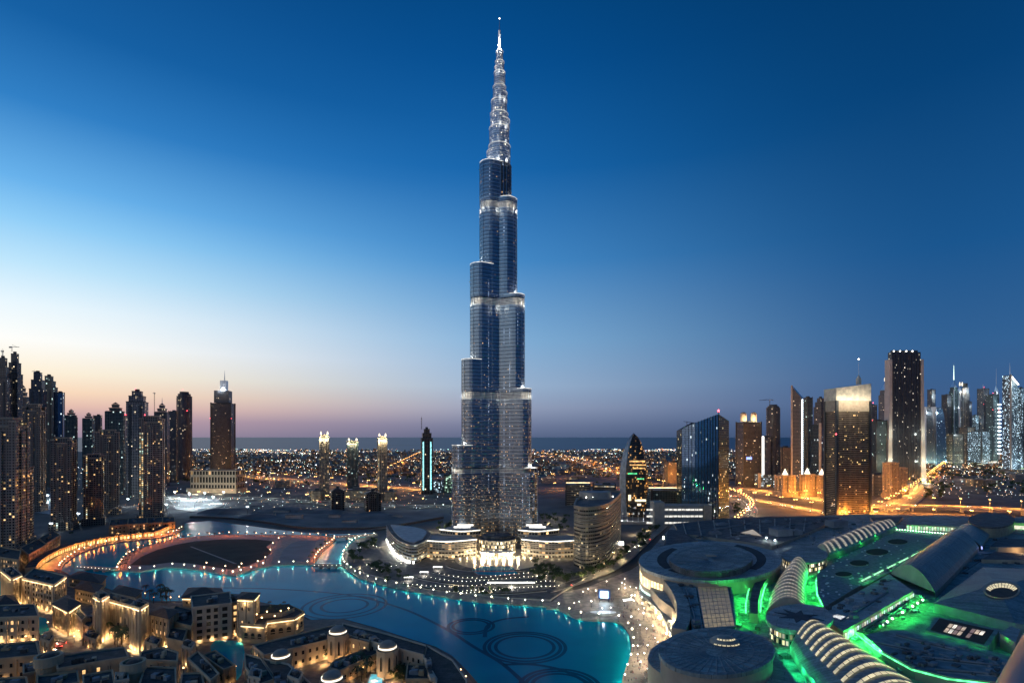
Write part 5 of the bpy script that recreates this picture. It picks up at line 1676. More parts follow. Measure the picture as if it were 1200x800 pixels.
# ---- back halls with lit glazing, oval drum
plate('back_hall', [(1062, 614), (1066, 605.5), (1135, 605.5), (1134, 617)], ZB, 25, M_mall)
A, B_ = Vector(PP([(1062, 614)], 25)[0]), Vector(PP([(1134, 617)], 25)[0])
for i in range(22):
    a_, c_ = A.lerp(B_, (i + .1) / 22), A.lerp(B_, (i + .8) / 22)
    b = MB(); b.wall(a_ + Vector((0, -.7)), c_ + Vector((0, -.7)), 18, 23); part(b, 'hall_window', glow('hall_glow_%d' % (i % 3), ((.8, 1, .75), (1, .95, .7), (.6, 1, .7))[i % 3], (.7, 1.0, .5)[i % 3], .5))
for i in range(24):
    p = G(1051 + i * 3.2, 619.5 + i * .28, ZB + 3); b = MB(); b.ball((p.x, p.y, ZB + 2.6), .75, 0, 6, 4); part(b, 'roof_lamp', MATS['mint_lamp'])
for i in range(5):
    p = G(1056 + i * 16, 621 + i * 1.2, ZB); lamp((p.x, p.y, ZB + 5), GREEN, 3000, .6)
b = MB(); q = ell(1162, 609, 26, 8.5, 31, 40); b.prism(q, ZB, 31, 1, 0); part(b, 'oval_drum', [M_mall, basic('drum_wall', (.26, .24, .17), .7)])
b = MB(); b.prism(offset(ccw(q), 1.3), 29.3, 31.3, 0, 0); part(b, 'drum_cornice', M_roofdark)
plate('back_hall', [(1186, 612), (1190, 605), (1260, 606), (1260, 616)], ZB, 25, M_mall)
b = MB(); a_, c_ = Vector(PP([(1188, 613.5)], 25)[0]), Vector(PP([(1256, 617.5)], 25)[0]); b.wall(a_ + Vector((0, -1)), c_ + Vector((0, -1)), 18, 23); part(b, 'hall_window', MATS['hall_glow_1'])
for px in ([(1160, 640), (1172, 630), (1215, 632), (1215, 642)], [(1150, 655), (1166, 646), (1215, 649), (1215, 656)], [(1020, 606), (1058, 605), (1052, 612), (1026, 613)]):
    plate('flat_roof', px, ZB, 21, M_roofdark)
p = G(1185, 650, ZB); b = MB(); b.box(p.x + 4, p.y, ZB, 40, 3, 9, 0); part(b, 'dark_wall', M_mallwall)
lamp((p.x + 4, p.y - 8, ZB + 6), WARM, 4000, 1); p = G(1205, 621, ZB); lamp((p.x, p.y, ZB + 6), GREEN, 6000, 1)
p = G(1140, 640, 23); b = MB(); b.box(p.x + 7, p.y - 4, ZB + 4, 9, 1, 2.4, .9); part(b, 'blue_window', glow('blue_window', (.35, .4, 1), 1.6, .5))
# ---- hipped roof with a glowing oculus
hp = [(1094, 706), (1152, 664), (1235, 668), (1225, 735), (1190, 730)]
b = MB(); zz = 24; b.prism(PP(hp, zz), ZB, zz, 1, 0); part(b, 'hip_wall', [M_mall, basic('teal_wall', (.16, .24, .22), .7)])
b = MB(); P5 = PP(hp, zz + .03); T5 = PP([(1148, 690), (1163, 679), (1192, 681), (1198, 697), (1176, 702)], 31)
P5, T5 = [Vector((*p, zz + .03)) for p in P5], [Vector((*p, 31)) for p in T5]
for i in range(5):
    j = (i + 1) % 5; b.face([P5[i], P5[j], T5[j], T5[i]][::-1])
b.face(T5[::-1]); part(b, 'hip_roof', M_shell)
oc = ell(1174, 691, 20, 9.5, 31.3, 36)
b = MB(); o2 = offset(ccw(oc), .9); b.prism(o2, 31.05, 32.2, 0, 0); part(b, 'oculus_rim', M_sandwall)
b = MB(); b.cap(ell(1174, 691, 19, 8.8, 32.25, 36), 32.26); part(b, 'oculus_shade', basic('oculus_dark', (.06, .045, .035), .8))
for i in range(12):
    a0 = PI + .15 + i * (PI - .3) / 12
    o_, n_ = ell(1174, 691, 18.5, 8.4, 32.3, 5, a0, a0 + .2, True), ell(1174, 693, 13.5, 5.0, 32.3, 5, a0, a0 + .2, True)
    b = MB(); b.cap(o_ + n_[::-1], 32.32); part(b, 'oculus_pane', E_sky2)
# ---- sunken court with glowing shop walls
ct = [(1101, 724), (1165, 738), (1153, 755), (1090, 738)]
b = MB(); q = PP(ct, 24); q2 = offset(ccw(q), 2.2); b.prism(q2, ZB, 24, 0, 0); part(b, 'court_wall', [MATS['teal_wall']])
b = MB(); b.cap(q, 24.1); part(b, 'court_floor', basic('court_brown', (.05, .03, .02), .8))
A, B_, C_, D_ = [Vector(p) for p in PP([(1101, 726), (1165, 740), (1154, 754), (1091, 738)], 24.15)]
for i in range(9):
    for j in range(2):
        f_ = lambda u, v: A.lerp(B_, u).lerp(D_.lerp(C_, u), v)
        if RND.random() < .8:
            u0, v0 = .22 + i * .083, .12 + j * .42
            b = MB(); b.face([(*f_(u0, v0), 24.3), (*f_(u0 + .066, v0), 24.3), (*f_(u0 + .066, v0 + .34), 24.3), (*f_(u0, v0 + .34), 24.3)][::-1])
            part(b, 'court_pane', glow('court_glow_%d' % (i % 3), ((1, .75, .5), (1, .9, .75), (.7, .4, .25))[i % 3], (.5, .9, .25)[(i + j) % 3], .5))
for x, y in ((1085, 742), (1105, 747), (1125, 752), (1145, 759), (1165, 760), (1178, 752)):
    p = G(x, y, 23); lamp((p.x, p.y, 25.6), GREEN, 350, .5)
plate('roof_block', [(1172, 742), (1184, 733), (1196, 737), (1190, 752)], ZB, 26, M_mall2)
for (x0_, y0_), (x1_, y1_), z_ in (((1022, 752), (1090, 766), 23.5), ((1050, 744), (1120, 762), 23.5), ((1080, 770), (1170, 780), 23.5), ((1096, 785), (1168, 790), 23.5), ((1020, 738), (1068, 704), 21), ((1012, 738), (1060, 706), 21),
                                   ((820, 622), (880, 613), 21), ((900, 618), (960, 611), 21), ((850, 630), (905, 624), 21), ((1150, 650), (1200, 646), ZB), ((1126, 672), (1150, 656), ZB), ((890, 748), (915, 775), ZB), ((1160, 622), (1200, 626), ZB), ((985, 728), (1040, 694), 25), ((804, 690), (816, 730), 24.5)):
    p, q = G(x0_, y0_, z_), G(x1_, y1_, z_)
    b = MB(); b.tube((p.x, p.y, z_ + .7), (q.x, q.y, z_ + .7), .6, 6); b.tube((q.x, q.y, z_ + .7), (q.x + 1.5, q.y + 4, z_ + .7), .6, 6); part(b, 'duct', M_roof)
    b = MB(); d_ = Vector((q.x - p.x, q.y - p.y)); h_ = math.atan2(d_.y, d_.x); m_ = (p + q) / 2
    b.box(m_.x + 2 * math.sin(h_), m_.y - 2 * math.cos(h_), z_ + .03, d_.length, 1.0, .18, h_); part(b, 'walkway', M_kerb)
NAMES_ = ('cooling_unit', 'air_handler', 'duct_box'); k_ = 0
for zone, z_, cnt in (([(1010, 742), (1072, 696), (1090, 702), (1030, 738)], 21, 26), ([(962, 718), (1042, 674), (1064, 690), (988, 735)], 25, 30), ([(800, 630), (870, 610), (980, 607), (900, 636)], 21, 50),
                      ([(884, 640), (945, 622), (1020, 604), (1030, 606), (950, 640), (905, 650)], ZB, 30), ([(1150, 610), (1200, 640), (1200, 664), (1150, 664), (1110, 690)], ZB, 40), ([(870, 730), (905, 745), (925, 780), (905, 800)], ZB, 26), ([(795, 684), (815, 684), (824, 736), (812, 742)], 24.5, 10)):
    k = 0
    while k < cnt:
        px, py = RND.uniform(min(q[0] for q in zone), max(q[0] for q in zone)), RND.uniform(min(q[1] for q in zone), max(q[1] for q in zone))
        if not inpoly(px, py, zone): k += .2; continue
        k += 1
        p = G(px, py, z_); b = MB(); b.box(p.x, p.y, z_ + .02, RND.uniform(1.5, 7), RND.uniform(1.2, 4), RND.uniform(.5, 2.4), RND.choice((.5, .55, .3)), RND.choice((0, 1))); part(b, NAMES_[(k_ := k_ + 1) // 95], [M_roof, M_roofdark])
# ---- window ledge of the viewpoint, at the lower right corner
b = MB()
r_ = thing('window_ledge', 'curved metal window ledge of the viewpoint in the lower right corner', 'ledge', (3.2, 3.2, EYE - 2))
e0, e1 = Vector((3.35, 3.45, EYE - 1.25)), Vector((2.62, 2.85, EYE - 1.33))
dv = (e1 - e0).normalized()
a_, c_ = e0 - dv * 2, e1 + dv * 2
b.tube(a_ + Vector((.20, 0, -.28)), c_ + Vector((.20, 0, -.28)), .30, 20); b.build('rail', basic('ledge_metal', (.14, .15, .19), .5, .3, .15, 2), r_, smooth=True)

# ================================================================== OLD TOWN HOTELS (lower left)
GZ = 1.5
LANTERNS = []
M_w1 = basic('cream_wall', (0.47, 0.35, 0.225), 0.85, 0, .15, .15)
M_w2 = basic('ochre_wall', (0.41, 0.285, 0.165), 0.85, 0, .18, .15)
M_w3 = basic('pale_wall', (0.47, 0.385, 0.29), 0.85, 0, .15, .15)
M_troof = basic('flat_roof_grey', (0.07, 0.066, 0.062), 0.85, 0, .3, .2, (5, 2.5, .12, .2))
M_tile = basic('brown_tile_roof', (0.085, 0.055, 0.042), 0.8, 0, .3, .6)
M_pane = basic('window_dark', (0.025, 0.022, 0.02), 0.15, 0, .3, .3)
E_room = glow('room_glow', (1, .58, .22), 1.3, .5)
WPROTO = {}


def window_mesh(w, h, arch, lit, wall):
    key = (w, h, arch, lit, wall.name)
    if key in WPROTO:
        return WPROTO[key]
    b = MB()
    out = lambda q, e: [(x * (1 + e / (w / 2)), y0 * (1 + e / h) - (e * .5)) for x, y0 in q]
    if arch:
        q = [(-w / 2, 0), (w / 2, 0), (w / 2, h * .7)] + [(w / 2 * math.cos(a), h * .7 + h * .3 * math.sin(a)) for a in (PI * k / 6 for k in range(1, 6))] + [(-w / 2, h * .7)]
    else:
        q = [(-w / 2, 0), (w / 2, 0), (w / 2, h), (-w / 2, h)]
    f = out(q, .3)
    n = len(q)
    for i in range(n):
        j = (i + 1) % n
        b.face([(f[i][0], -.32, f[i][1]), (f[j][0], -.32, f[j][1]), (q[j][0], -.32, q[j][1]), (q[i][0], -.32, q[i][1])])
        b.face([(f[j][0], -.32, f[j][1]), (f[i][0], -.32, f[i][1]), (f[i][0], 0, f[i][1]), (f[j][0], 0, f[j][1])])
        b.face([(q[i][0], -.32, q[i][1]), (q[j][0], -.32, q[j][1]), (q[j][0], -.06, q[j][1]), (q[i][0], -.06, q[i][1])])
    fr = bpy.data.meshes.new('frame'); fr.from_pydata(b.v, [], b.f); fr.materials.append(wall)
    b = MB(); b.face([(x, -.06, y) for x, y in q])
    me = bpy.data.meshes.new('window'); me.from_pydata(b.v, [], b.f); me.materials.append(E_room if lit else M_pane)
    WPROTO[key] = (me, fr)
    return WPROTO[key]


def put_window(root, mesh, loc, rz, name='window'):
    o = bpy.data.objects.new(name, mesh[0]); COL.objects.link(o)
    o.parent = root; o.location = Vector(loc) - ORG[root.name]; o.rotation_euler = (0, 0, rz)
    f_ = bpy.data.objects.new('frame', mesh[1]); COL.objects.link(f_); f_.parent = o


def windows(root, a, c, z0, z1, cols, rows, w, h, arch, lit, wall, count):
    a, c = Vector(a), Vector(c)
    d = (c - a); L = d.length; d.normalize()
    rot = math.atan2(d.y, d.x)
    for i in range(cols):
        for j in range(rows):
            if count[0] >= 96: return
            p = a + d * (L * (i + .5) / cols)
            z = z0 + (z1 - z0) * (j + .28) / rows
            me = window_mesh(w, h, arch if j == 0 or arch == 2 else 0, RND.random() < lit, wall)
            put_window(root, me, (p.x, p.y, z), rot)
            count[0] += 1


def uplights(a, c, step, z, power, off=1.1, col=(1, .70, .36)):
    a, c = Vector(a), Vector(c)
    d = c - a; L = d.length
    if L < 1: return
    d.normalize(); nrm = Vector((d.y, -d.x))
    n = max(1, int(L / step))
    for i in range(n):
        p = a + d * (L * (i + .5) / n) + nrm * off
        lamp((p.x, p.y, z), col, power * .34, .25)


def block(name, label, px, z, wall, roof='flat', wz=None, win=(3.2, 4.0, 1.4, 2.0, 1), lit=.2, up=None, eave=None, turret=None, cat='building', group=None, base=GZ, clutter=6):
    poly = ccw(PP(px, z))
    cx, cy = sum(p[0] for p in poly) / len(poly), sum(p[1] for p in poly) / len(poly)
    root = thing(name, label, cat, (cx, cy, base), group)
    b = MB(); b.prism(poly, base, z, 0, 1); b.build('wall', [wall, M_troof], root)
    out = offset(poly, .55)
    b = MB()
    if roof == 'flat':
        inn = offset(poly, -.25)
        for i in range(len(poly)):
            j = (i + 1) % len(poly)
            b.wall(out[i], out[j], z - .7, z + .9); b.wall(inn[j], inn[i], z, z + .9)
            b.face([(*out[i], z + .9), (*out[j], z + .9), (*inn[j], z + .9), (*inn[i], z + .9)])
            b.face([(*poly[i], z - .7), (*poly[j], z - .7), (*out[j], z - .7), (*out[i], z - .7)])
        b.build('parapet', wall, root)
        for k in range(clutter):
            u, v = RND.uniform(.25, .75), RND.uniform(.3, .7)
            q = Vector(poly[0]).lerp(Vector(poly[1]), u).lerp(Vector(poly[-1]).lerp(Vector(poly[2 % len(poly)]), u), v)
            b = MB(); b.box(q.x, q.y, z + .02, RND.uniform(1.6, 4.2), RND.uniform(1.4, 3.2), RND.uniform(.9, 3.0), math.atan2(poly[1][1] - poly[0][1], poly[1][0] - poly[0][0]), 0); b.build('roof_unit', RND.choice((M_roof, wall, M_troof)), root)
    else:
        o2 = offset(poly, 1.6)
        if len(poly) == 4:
            b.hip(o2, z + .3, roof, .45, 0); b.cap(o2, z + .28, 0, False)
        else:
            b.pyramid(o2, z + .3, (cx, cy, z + .3 + roof), 0)
        b.build('roof', M_tile, root)
    b = MB(); sc_ = offset(poly, .22)
    b.prism(sc_, base + (z - base) * .36, base + (z - base) * .36 + .45, 0, 0, True); b.build('string_course', wall, root)
    cnt = [0]
    for i in range(len(poly)):
        a, c = Vector(poly[i]), Vector(poly[(i + 1) % len(poly)])
        d = c - a; L = d.length
        if L < 5: continue
        nrm = Vector((d.y, -d.x)).normalized()
        toc = (Vector((0, 0)) - (a + c) / 2).normalized()
        if nrm.dot(toc) < .12: continue
        sx, sz, w, h, arch = win
        a2, c2 = a.lerp(c, .06), a.lerp(c, .94)
        windows(root, a2, c2, base + .6, z - 1.2, max(1, int(L * .88 / sx)), max(1, int((z - base - 1) / sz)), w, h, arch, lit, wall, cnt)
        if up:
            uplights(a, c, up[0], base + 1.2, up[1])
            n = max(2, int(L / up[0]))
            for k in range(n + 1):
                p = a.lerp(c, k / n) + nrm * .35
                b = MB(); b.box(p.x, p.y, base, .9, .7, z - base - 1.0, math.atan2(d.y, d.x)); b.build('pilaster', wall, root)
        if eave:
            b = MB(); q0, q1 = a + nrm * .75, c + nrm * .75
            b.wall(q0, q1, z - 1.5, z - .9); b.build('eave_light', E_warmstrip, root)
            uplights(a, c, 9, z - 2.6, eave, 1.6, (1, .76, .42))
    return root, poly


def dome_turret(px, py, z, r, label):
    p = G(px, py, z); root = thing('dome_turret', label, 'turret', (p.x, p.y, GZ))
    b = MB(); b.prism(circ(p.x, p.y, r * 1.35, 8), GZ, z - 1.2, 0, 1); b.build('wall', [M_w1, M_troof], root)
    b = MB(); b.prism(circ(p.x, p.y, r, 20), z - 1.18, z + .8, 0, 0); drum = b.build('drum', M_w1, root)
    b = MB(); b.dome(p.x, p.y, z + .82, r * .97, r * .55, 20, 5); b.build('dome', basic('dome_plaster', (.30, .26, .21), .8), root, smooth=True)
    b = MB(); c_ = circ(p.x, p.y, r + .5, 28)
    for i in range(28):
        x, y = c_[i]
        if y < p.y + r * .35: b.wall(c_[i], c_[(i + 1) % 28], z - .5, z + .5)
    b.build('ring_light', E_strip, drum)
    for k in range(-2, 3):
        t = -PI / 2 + k * .62
        me = window_mesh(1.3, (z - GZ) * .5, 1, False, M_w1)
        rr = r * 1.35 * math.cos(PI / 8) + .02
        tt = -PI / 2 + PI / 8 + k * PI / 4
        put_window(root, me, (p.x + rr * math.cos(tt), p.y + rr * math.sin(tt), GZ + (z - GZ) * .25), tt + PI / 2)
    for s in (-1, 1):
        lamp((p.x + s * r * 1.2, p.y - r * 1.9, GZ + 2.0), WARM, 1800, .3)
    return root


BK = block
BK('hotel_wing', 'long hotel wing with dark roof and a glowing cornice beside the lit arcade bend', [(27, 677), (63, 685), (77, 675), (40, 666)], 25, M_w1, win=(4.2, 4.4, 2.6, 2.6, 1), up=(6.5, 2400), eave=1200)
BK('gatehouse', 'brightly lit yellow gatehouse block at the left edge next to the long hotel wing', [(2, 668), (14, 678), (25, 673), (14, 664)], 27, M_w1, win=(4, 6, 1.2, 2.4, 1), up=(5, 3200), eave=1500)
BK('pavilion', 'square pavilion with overhanging dark hip roof and glowing eaves', [(63, 707), (80, 716), (93, 707), (77, 698)], 20, M_w2, roof=4.5, win=(4, 5, 1.4, 2.6, 1), up=(6, 1800), eave=1600)
BK('arched_block', 'cream block with three rows of arched openings at the left edge', [(-4, 724), (45, 722), (40, 708), (-6, 710)], 19, M_w1, win=(3.4, 4.3, 1.9, 2.8, 2), up=(5.5, 1500))
BK('tent_roof_hall', 'low hall with pale grey hip roof at the left edge above the arched block', [(-6, 712), (20, 708), (14, 698), (-6, 700)], 14, M_w2, roof=5, win=(4, 5, 1.2, 2, 1), clutter=0)
BK('palace_front', 'long palace front with bright lit pilasters between two crowned corner towers', [(122, 701), (156, 710), (163, 704), (130, 695)], 27, M_w1, win=(5.5, 8, 2.8, 4.6, 1), up=(5.5, 3200), eave=1200)
BK('crowned_tower', 'corner tower with glowing crown, left one of the pair on the palace front', [(110, 698), (118, 702.5), (127, 697), (119, 692)], 33, M_w1, win=(6, 15, 1.2, 5, 1), up=(4.5, 4200), eave=3200)
BK('crowned_tower', 'corner tower with glowing crown, right one of the pair on the palace front', [(153, 709), (164, 713), (173, 707), (163, 702)], 32, M_w1, win=(6, 15, 1.2, 5, 1), up=(4.5, 4200), eave=3200)
BK('hotel_wing', 'lower hotel wing with dark hip roof and four lit pilasters right of the palace front', [(176, 719), (197, 724), (208, 716), (189, 710)], 23, M_w1, roof=3, win=(4.5, 6, 1.4, 2.4, 0), up=(4.5, 2600))
BK('plain_block', 'plain ochre block behind the big square hotel block', [(194, 726), (224, 734), (231, 716), (206, 710)], 17, M_w2, win=(7, 7, 1.2, 2, 0), lit=0)
BK('big_hotel_block', 'big square hotel block with five rows of loggias above the small pond', [(226, 712), (271, 707), (269, 694), (224, 699)], 27, M_w3, win=(5.0, 4.3, 3.4, 2.9, 0), up=(7.5, 1300), lit=.04)
BK('low_brown_roof', 'dark brown hip roofed hall on the lake edge behind the big hotel block', [(214, 700), (262, 700), (258, 690), (222, 689)], 14, M_w2, roof=5, clutter=0, eave=500)
BK('side_turret', 'slim turret with flared flat roof and bright lit eaves by the water', [(279, 701), (297, 702), (303, 695), (285, 694)], 33, M_w1, roof=2.0, win=(5, 8, 1.2, 2.4, 0), up=(5, 2200), eave=3000)
BK('hotel_annex', 'hotel annex with yellow lit rooms joining the big hotel block and the turret', [(268, 707), (283, 705), (284, 697), (268, 697)], 26, M_w2, win=(4.2, 4.3, 2, 2.6, 1), lit=.6)
r_, poly = BK('terrace_house', 'stepped terrace building with bright lit edges and palms on its roof by the lake', [(283, 731), (310, 733), (313, 728), (345, 724), (356, 717), (340, 710), (301, 712), (284, 716)], 15, M_w2, win=(5, 6.5, 3, 4, 1), lit=.1, clutter=0, eave=700)
b = MB(); b.prism(offset(ccw(PP([(290, 724), (330, 721), (345, 715), (338, 711), (303, 713)], 16)), 0), 15.02, 18.5, 0, 1); b.build('upper_terrace', [M_w1, M_lawn], r_)
for x, y in ((303, 720), (315, 717), (331, 716), (340, 713), (309, 724), (324, 722)):
    p = G(x, y, 19); lamp((p.x, p.y - 3, 20.5), WARM, 1800, .3)
    b = MB(); b.ball((p.x, p.y - 3, 20.5), .55, 0, 6, 4); b.build('terrace_lamp', E_warm, r_)
BK('sloped_block', 'narrow block with a blue grey roof and bright lit flank near the red lit cars', [(75, 707), (96, 727), (101, 722), (82, 703)], 15, M_w1, win=(4, 6, 1.4, 2.4, 1), up=(4.5, 2600))
BK('garden_wall_house', 'low ochre house below the crowned towers with a courtyard of palms', [(95, 731), (112, 716), (120, 719), (104, 735)], 11, M_w2, win=(4, 5, 1.3, 2, 1), up=(6, 1200))
BK('arcade_house', 'low house with glowing golden arcade in front of the palace front', [(127, 733), (163, 745), (170, 738), (133, 727)], 9.5, M_w2, win=(3.6, 6, 2.2, 4, 2), lit=.75, up=(7, 800))
BK('plain_block', 'plain ochre house between the golden arcade and the small pond', [(196, 748), (214, 752), (219, 738), (200, 735)], 14, M_w2, win=(8, 7, 1.2, 2, 0), lit=.1)
BK('dark_hall', 'dark hip roofed hall left of the lake bridge', [(80, 676), (118, 683), (124, 675), (92, 670)], 11, M_w2, roof=4.5, clutter=0)
BK('dark_hall', 'dark brown hall with hip roof behind the left crowned tower', [(88, 689), (112, 694), (119, 686), (96, 681)], 13, M_w2, roof=4.5, clutter=0)
BK('dark_hall', 'flat dark hall behind the palace front by the palms', [(132, 693), (158, 699), (166, 692), (140, 686)], 15, M_w2, roof=4, clutter=0)
# lower rows of roofs
LOW = (('long flat roofed house below the arched block at the left edge', [(-8, 773), (46, 768), (42, 752), (-8, 757)], 15, 'M_w2'),
       ('long blue roofed house running right from the round tower', [(68, 784), (106, 777), (150, 770), (146, 759), (104, 764), (66, 770)], 15, 'M_w1'),
       ('flat roofed house below the golden arcade', [(163, 773), (207, 775), (208, 765), (190, 759), (166, 764)], 14, 'M_w1'),
       ('house with lit balcony row left of the small pond', [(221, 772), (247, 797), (256, 790), (232, 764)], 14, 'M_w1'),
       ('house with plum roof on the left bank of the small pond', [(238, 768), (262, 785), (275, 780), (252, 763)], 12, 'M_w2'),
       ('corner house with bright lit front below the left edge houses', [(28, 790), (46, 786), (44, 776), (28, 779)], 12, 'M_w1'),
       ('house with yellow lit courtyard wall at the bottom left', [(44, 808), (92, 800), (90, 787), (44, 793)], 13, 'M_w2'),
       ('flat roofed house at the bottom edge under the long blue roof', [(98, 812), (134, 804), (131, 786), (98, 792)], 14, 'M_w1'),
       ('house with dark roof at the bottom edge beside the domed round tower', [(163, 805), (206, 808), (205, 783), (170, 782)], 13, 'M_w1'),
       ('dark roofed house in the bottom left corner', [(-10, 815), (34, 812), (30, 794), (-10, 796)], 13, 'M_w2'),
       ('small dark roofed house at the bottom edge left of the pond', [(210, 815), (240, 812), (236, 789), (214, 790)], 12, 'M_w1'),
       ('house at the bottom edge under the small pond', [(250, 830), (290, 830), (284, 802), (256, 802)], 11, 'M_w2'))
LOW += (('narrow house with a lit gable between the arched block and the red lit cars', [(48, 748), (58, 752), (63, 745), (54, 741)], 10, 'M_w1'),
        ('small house with flat roof left of the golden arcade', [(98, 745), (112, 750), (117, 743), (104, 738)], 8, 'M_w2'),
        ('small stair house right of the golden arcade', [(170, 752), (184, 756), (189, 749), (176, 745)], 10, 'M_w1'),
        ('pale stair house on the corner above the house with the lit balcony row', [(214, 757), (224, 760), (228, 753), (219, 750)], 13, 'M_w3'),
        ('small house below the round tower with open top', [(62, 797), (78, 795), (76, 786), (62, 788)], 9, 'M_w1'),
        ('pale stair house between the two bottom edge houses', [(136, 798), (150, 796), (149, 788), (136, 789)], 15, 'M_w3'),
        ('small square house in front of the side turret', [(272, 724), (282, 725), (283, 718), (273, 717)], 14, 'M_w1'),
        ('pale corner house of the courtyard hotel over the bottom of the small pond', [(292, 792), (304, 795), (306, 786), (295, 783)], 18, 'M_w3'),
        ('pale stair house on the south west wing roof of the courtyard hotel', [(338, 792), (350, 797), (354, 789), (343, 784)], 19, 'M_w3'))
for lb, px, z, wl in LOW:
    BK('town_house', lb, px, z, dict(M_w1=M_w1, M_w2=M_w2, M_w3=M_w3)[wl], win=(4.2, 5.0, 1.5, 2.4, 1), lit=.22, up=(11, 900), clutter=5)
for px, py, z, r, lb in ((57, 770, 19, 6.5, 'round tower with open dark top among the flat roofs at the lower left'), (156, 777, 19, 6, 'round tower with domed top at the bottom centre of the flat roofs')):
    p = G(px, py, z); root = thing('round_tower', lb, 'tower', (p.x, p.y, GZ))
    b = MB(); b.loft([[(x, y, zz) for x, y in circ(p.x, p.y, rr, 20)] for rr, zz in ((r * .92, GZ), (r * .92, z - 5), (r * 1.08, z - 4), (r * 1.08, z))], 0, 1); b.build('wall', [M_w1, M_troof], root)
    b = MB(); q, q2 = circ(p.x, p.y, r * 1.08, 20), circ(p.x, p.y, r * .85, 20)
    for i in range(20):
        j = (i + 1) % 20; b.wall(q[i], q[j], z + .01, z + 1.5); b.wall(q2[j], q2[i], z + .01, z + 1.5); b.face([(*q[i], z + 1.5), (*q[j], z + 1.5), (*q2[j], z + 1.5), (*q2[i], z + 1.5)])
    b.build('parapet', M_w1, root)
    b = MB(); b.dome(p.x, p.y, z + .05, r * .7, r * .35, 16, 4); b.build('dome', M_tile, root, smooth=True)
    lamp((p.x - r * 1.6, p.y - r, GZ + 3), WARM, 1800, .3)
# courtyard hotel at the bottom centre
CT = (('north wing of the courtyard hotel along the lake, long roof with rooftop units', [(297, 757), (392, 733), (408, 737), (404, 745), (310, 768)], 14, M_w1, .25),
      ('north east wing of the courtyard hotel with ragged roof terraces along the lake', [(402, 731), (452, 743), (500, 757), (497, 768), (448, 755), (400, 742)], 15, M_w3, .1),
      ('east wing of the courtyard hotel with stepped pale balconies above the water', [(500, 757), (530, 774), (546, 797), (546, 830), (508, 830), (512, 796), (497, 770)], 15, M_w3, .08),
      ('west wing of the courtyard hotel with arched windows above the small pond', [(287, 767), (306, 772), (322, 796), (305, 802), (288, 782)], 15, M_w1, .05),
      ('south west wing of the courtyard hotel with dark roofs and pale stair blocks', [(306, 772), (338, 779), (362, 800), (380, 830), (330, 830), (322, 796)], 15, M_w3, .05),
      ('inner garden wing of the courtyard hotel, a long bare wall between two dome turrets', [(386, 783), (398, 786), (446, 764), (441, 756), (392, 775)], 10, M_w2, .0),
      ('inner hall of the courtyard hotel with glowing arches beside the north dome turret', [(410, 748), (432, 753), (440, 746), (419, 741)], 15, M_w2, .8),
      ('small lit gatehouse of the courtyard hotel with an arch, right of the pool', [(476, 796), (502, 796), (500, 779), (478, 779)], 11, M_w2, .5))
for lb, px, z, wl, lt in CT:
    BK('hotel_wing', lb, px, z, wl, win=(4.2, 4.4, 1.6, 2.5, 1), lit=lt, up=(12, 500) if lt < .2 else (8, 900), clutter=16)
for px, py, z, r, lb in ((396, 739, 20, 5.2, 'white ringed dome turret at the north of the courtyard hotel, nearest the lake'), (454, 757, 19, 5.2, 'white ringed dome turret above the lit swimming pool'),
                         (329, 767, 18, 4.8, 'white ringed dome turret on the west wing over the small pond'), (389, 793, 17, 5.2, 'white ringed dome turret at the bottom of the courtyard hotel')):
    dome_turret(px, py, z, r, lb)
b = MB(); q = PP([(435, 790), (449, 790), (447, 803), (430, 803)], GZ + .3); b.prism(offset(ccw(q), .8), GZ + .02, GZ + .5, 0, 0); b.cap(q, GZ + .55, 1)
tag(b.build('swimming_pool', [M_kerb, glow('pool_light', (.08, .75, .95), .62, .35)]), 'small bright cyan swimming pool in the courtyard of the hotel at the bottom edge', 'pool')
for x, y, pw in ((385, 752, 1500), (372, 762, 1800), (392, 765, 2600), (402, 757, 2600), (437, 778, 1800), (452, 779, 2200), (464, 783, 1500), (425, 790, 1400), (410, 795, 1000), (345, 765, 1200), (362, 755, 900), (490, 770, 1600), (480, 800, 3000), (546, 800, 2200), (540, 792, 900),
                 (140, 748, 2600), (128, 741, 1800), (152, 752, 2600), (118, 745, 1500), (108, 752, 1200), (176, 742, 1500), (87, 752, 5200), (92, 745, 4200), (80, 738, 2200), (56, 735, 1200), (30, 752, 1500), (12, 748, 1500), (75, 790, 3600), (60, 797, 3200), (120, 770, 900), (133, 775, 1600), (215, 790, 1000), (195, 778, 900), (228, 735, 1800), (222, 745, 1800), (270, 795, 1500), (276, 788, 800), (285, 745, 900), (180, 705, 900), (170, 700, 900), (210, 704, 900), (200, 705, 700), (10, 730, 2500), (18, 655, 2500), (40, 715, 1500), (95, 700, 900)):
    p = G(x, y, GZ); lamp((p.x, p.y, GZ + 4.6), (1, .66, .3), pw * .6, .4)
    LANTERNS.append((p.x, p.y))

# ================================================================== LAMPS
def lamp_proto(name, cat, h, r, head, arm=0.0, post=.12, double=False):
    root = thing(name, 'lamp', cat, (0, 0, 0))
    b = MB(); b.tube((0, 0, 0), (0, 0, h), post * 1.4, 6, 0, post); b.tube((0, 0, 0), (0, 0, .5), post * 2.4, 8)
    b.build('post', M_darkmetal, root)
    b = MB()
    if arm:
        for s in ((-1, 1) if double else (1,)):
            b.tube((0, 0, h - .2), (s * arm, 0, h + .5), post * .7, 5)
        arm_ = b.build('arm', M_darkmetal, root)
        for s in ((-1, 1) if double else (1,)):
            b = MB(); b.box(s * arm, 0, h + .25, r * 2.2, r * 1.2, r * .7); b.build('lamp_head', head, arm_)
    else:
        b.ball((0, 0, h + r * .8), r); b.build('lamp_head', head, root)
    return Scatter(root)


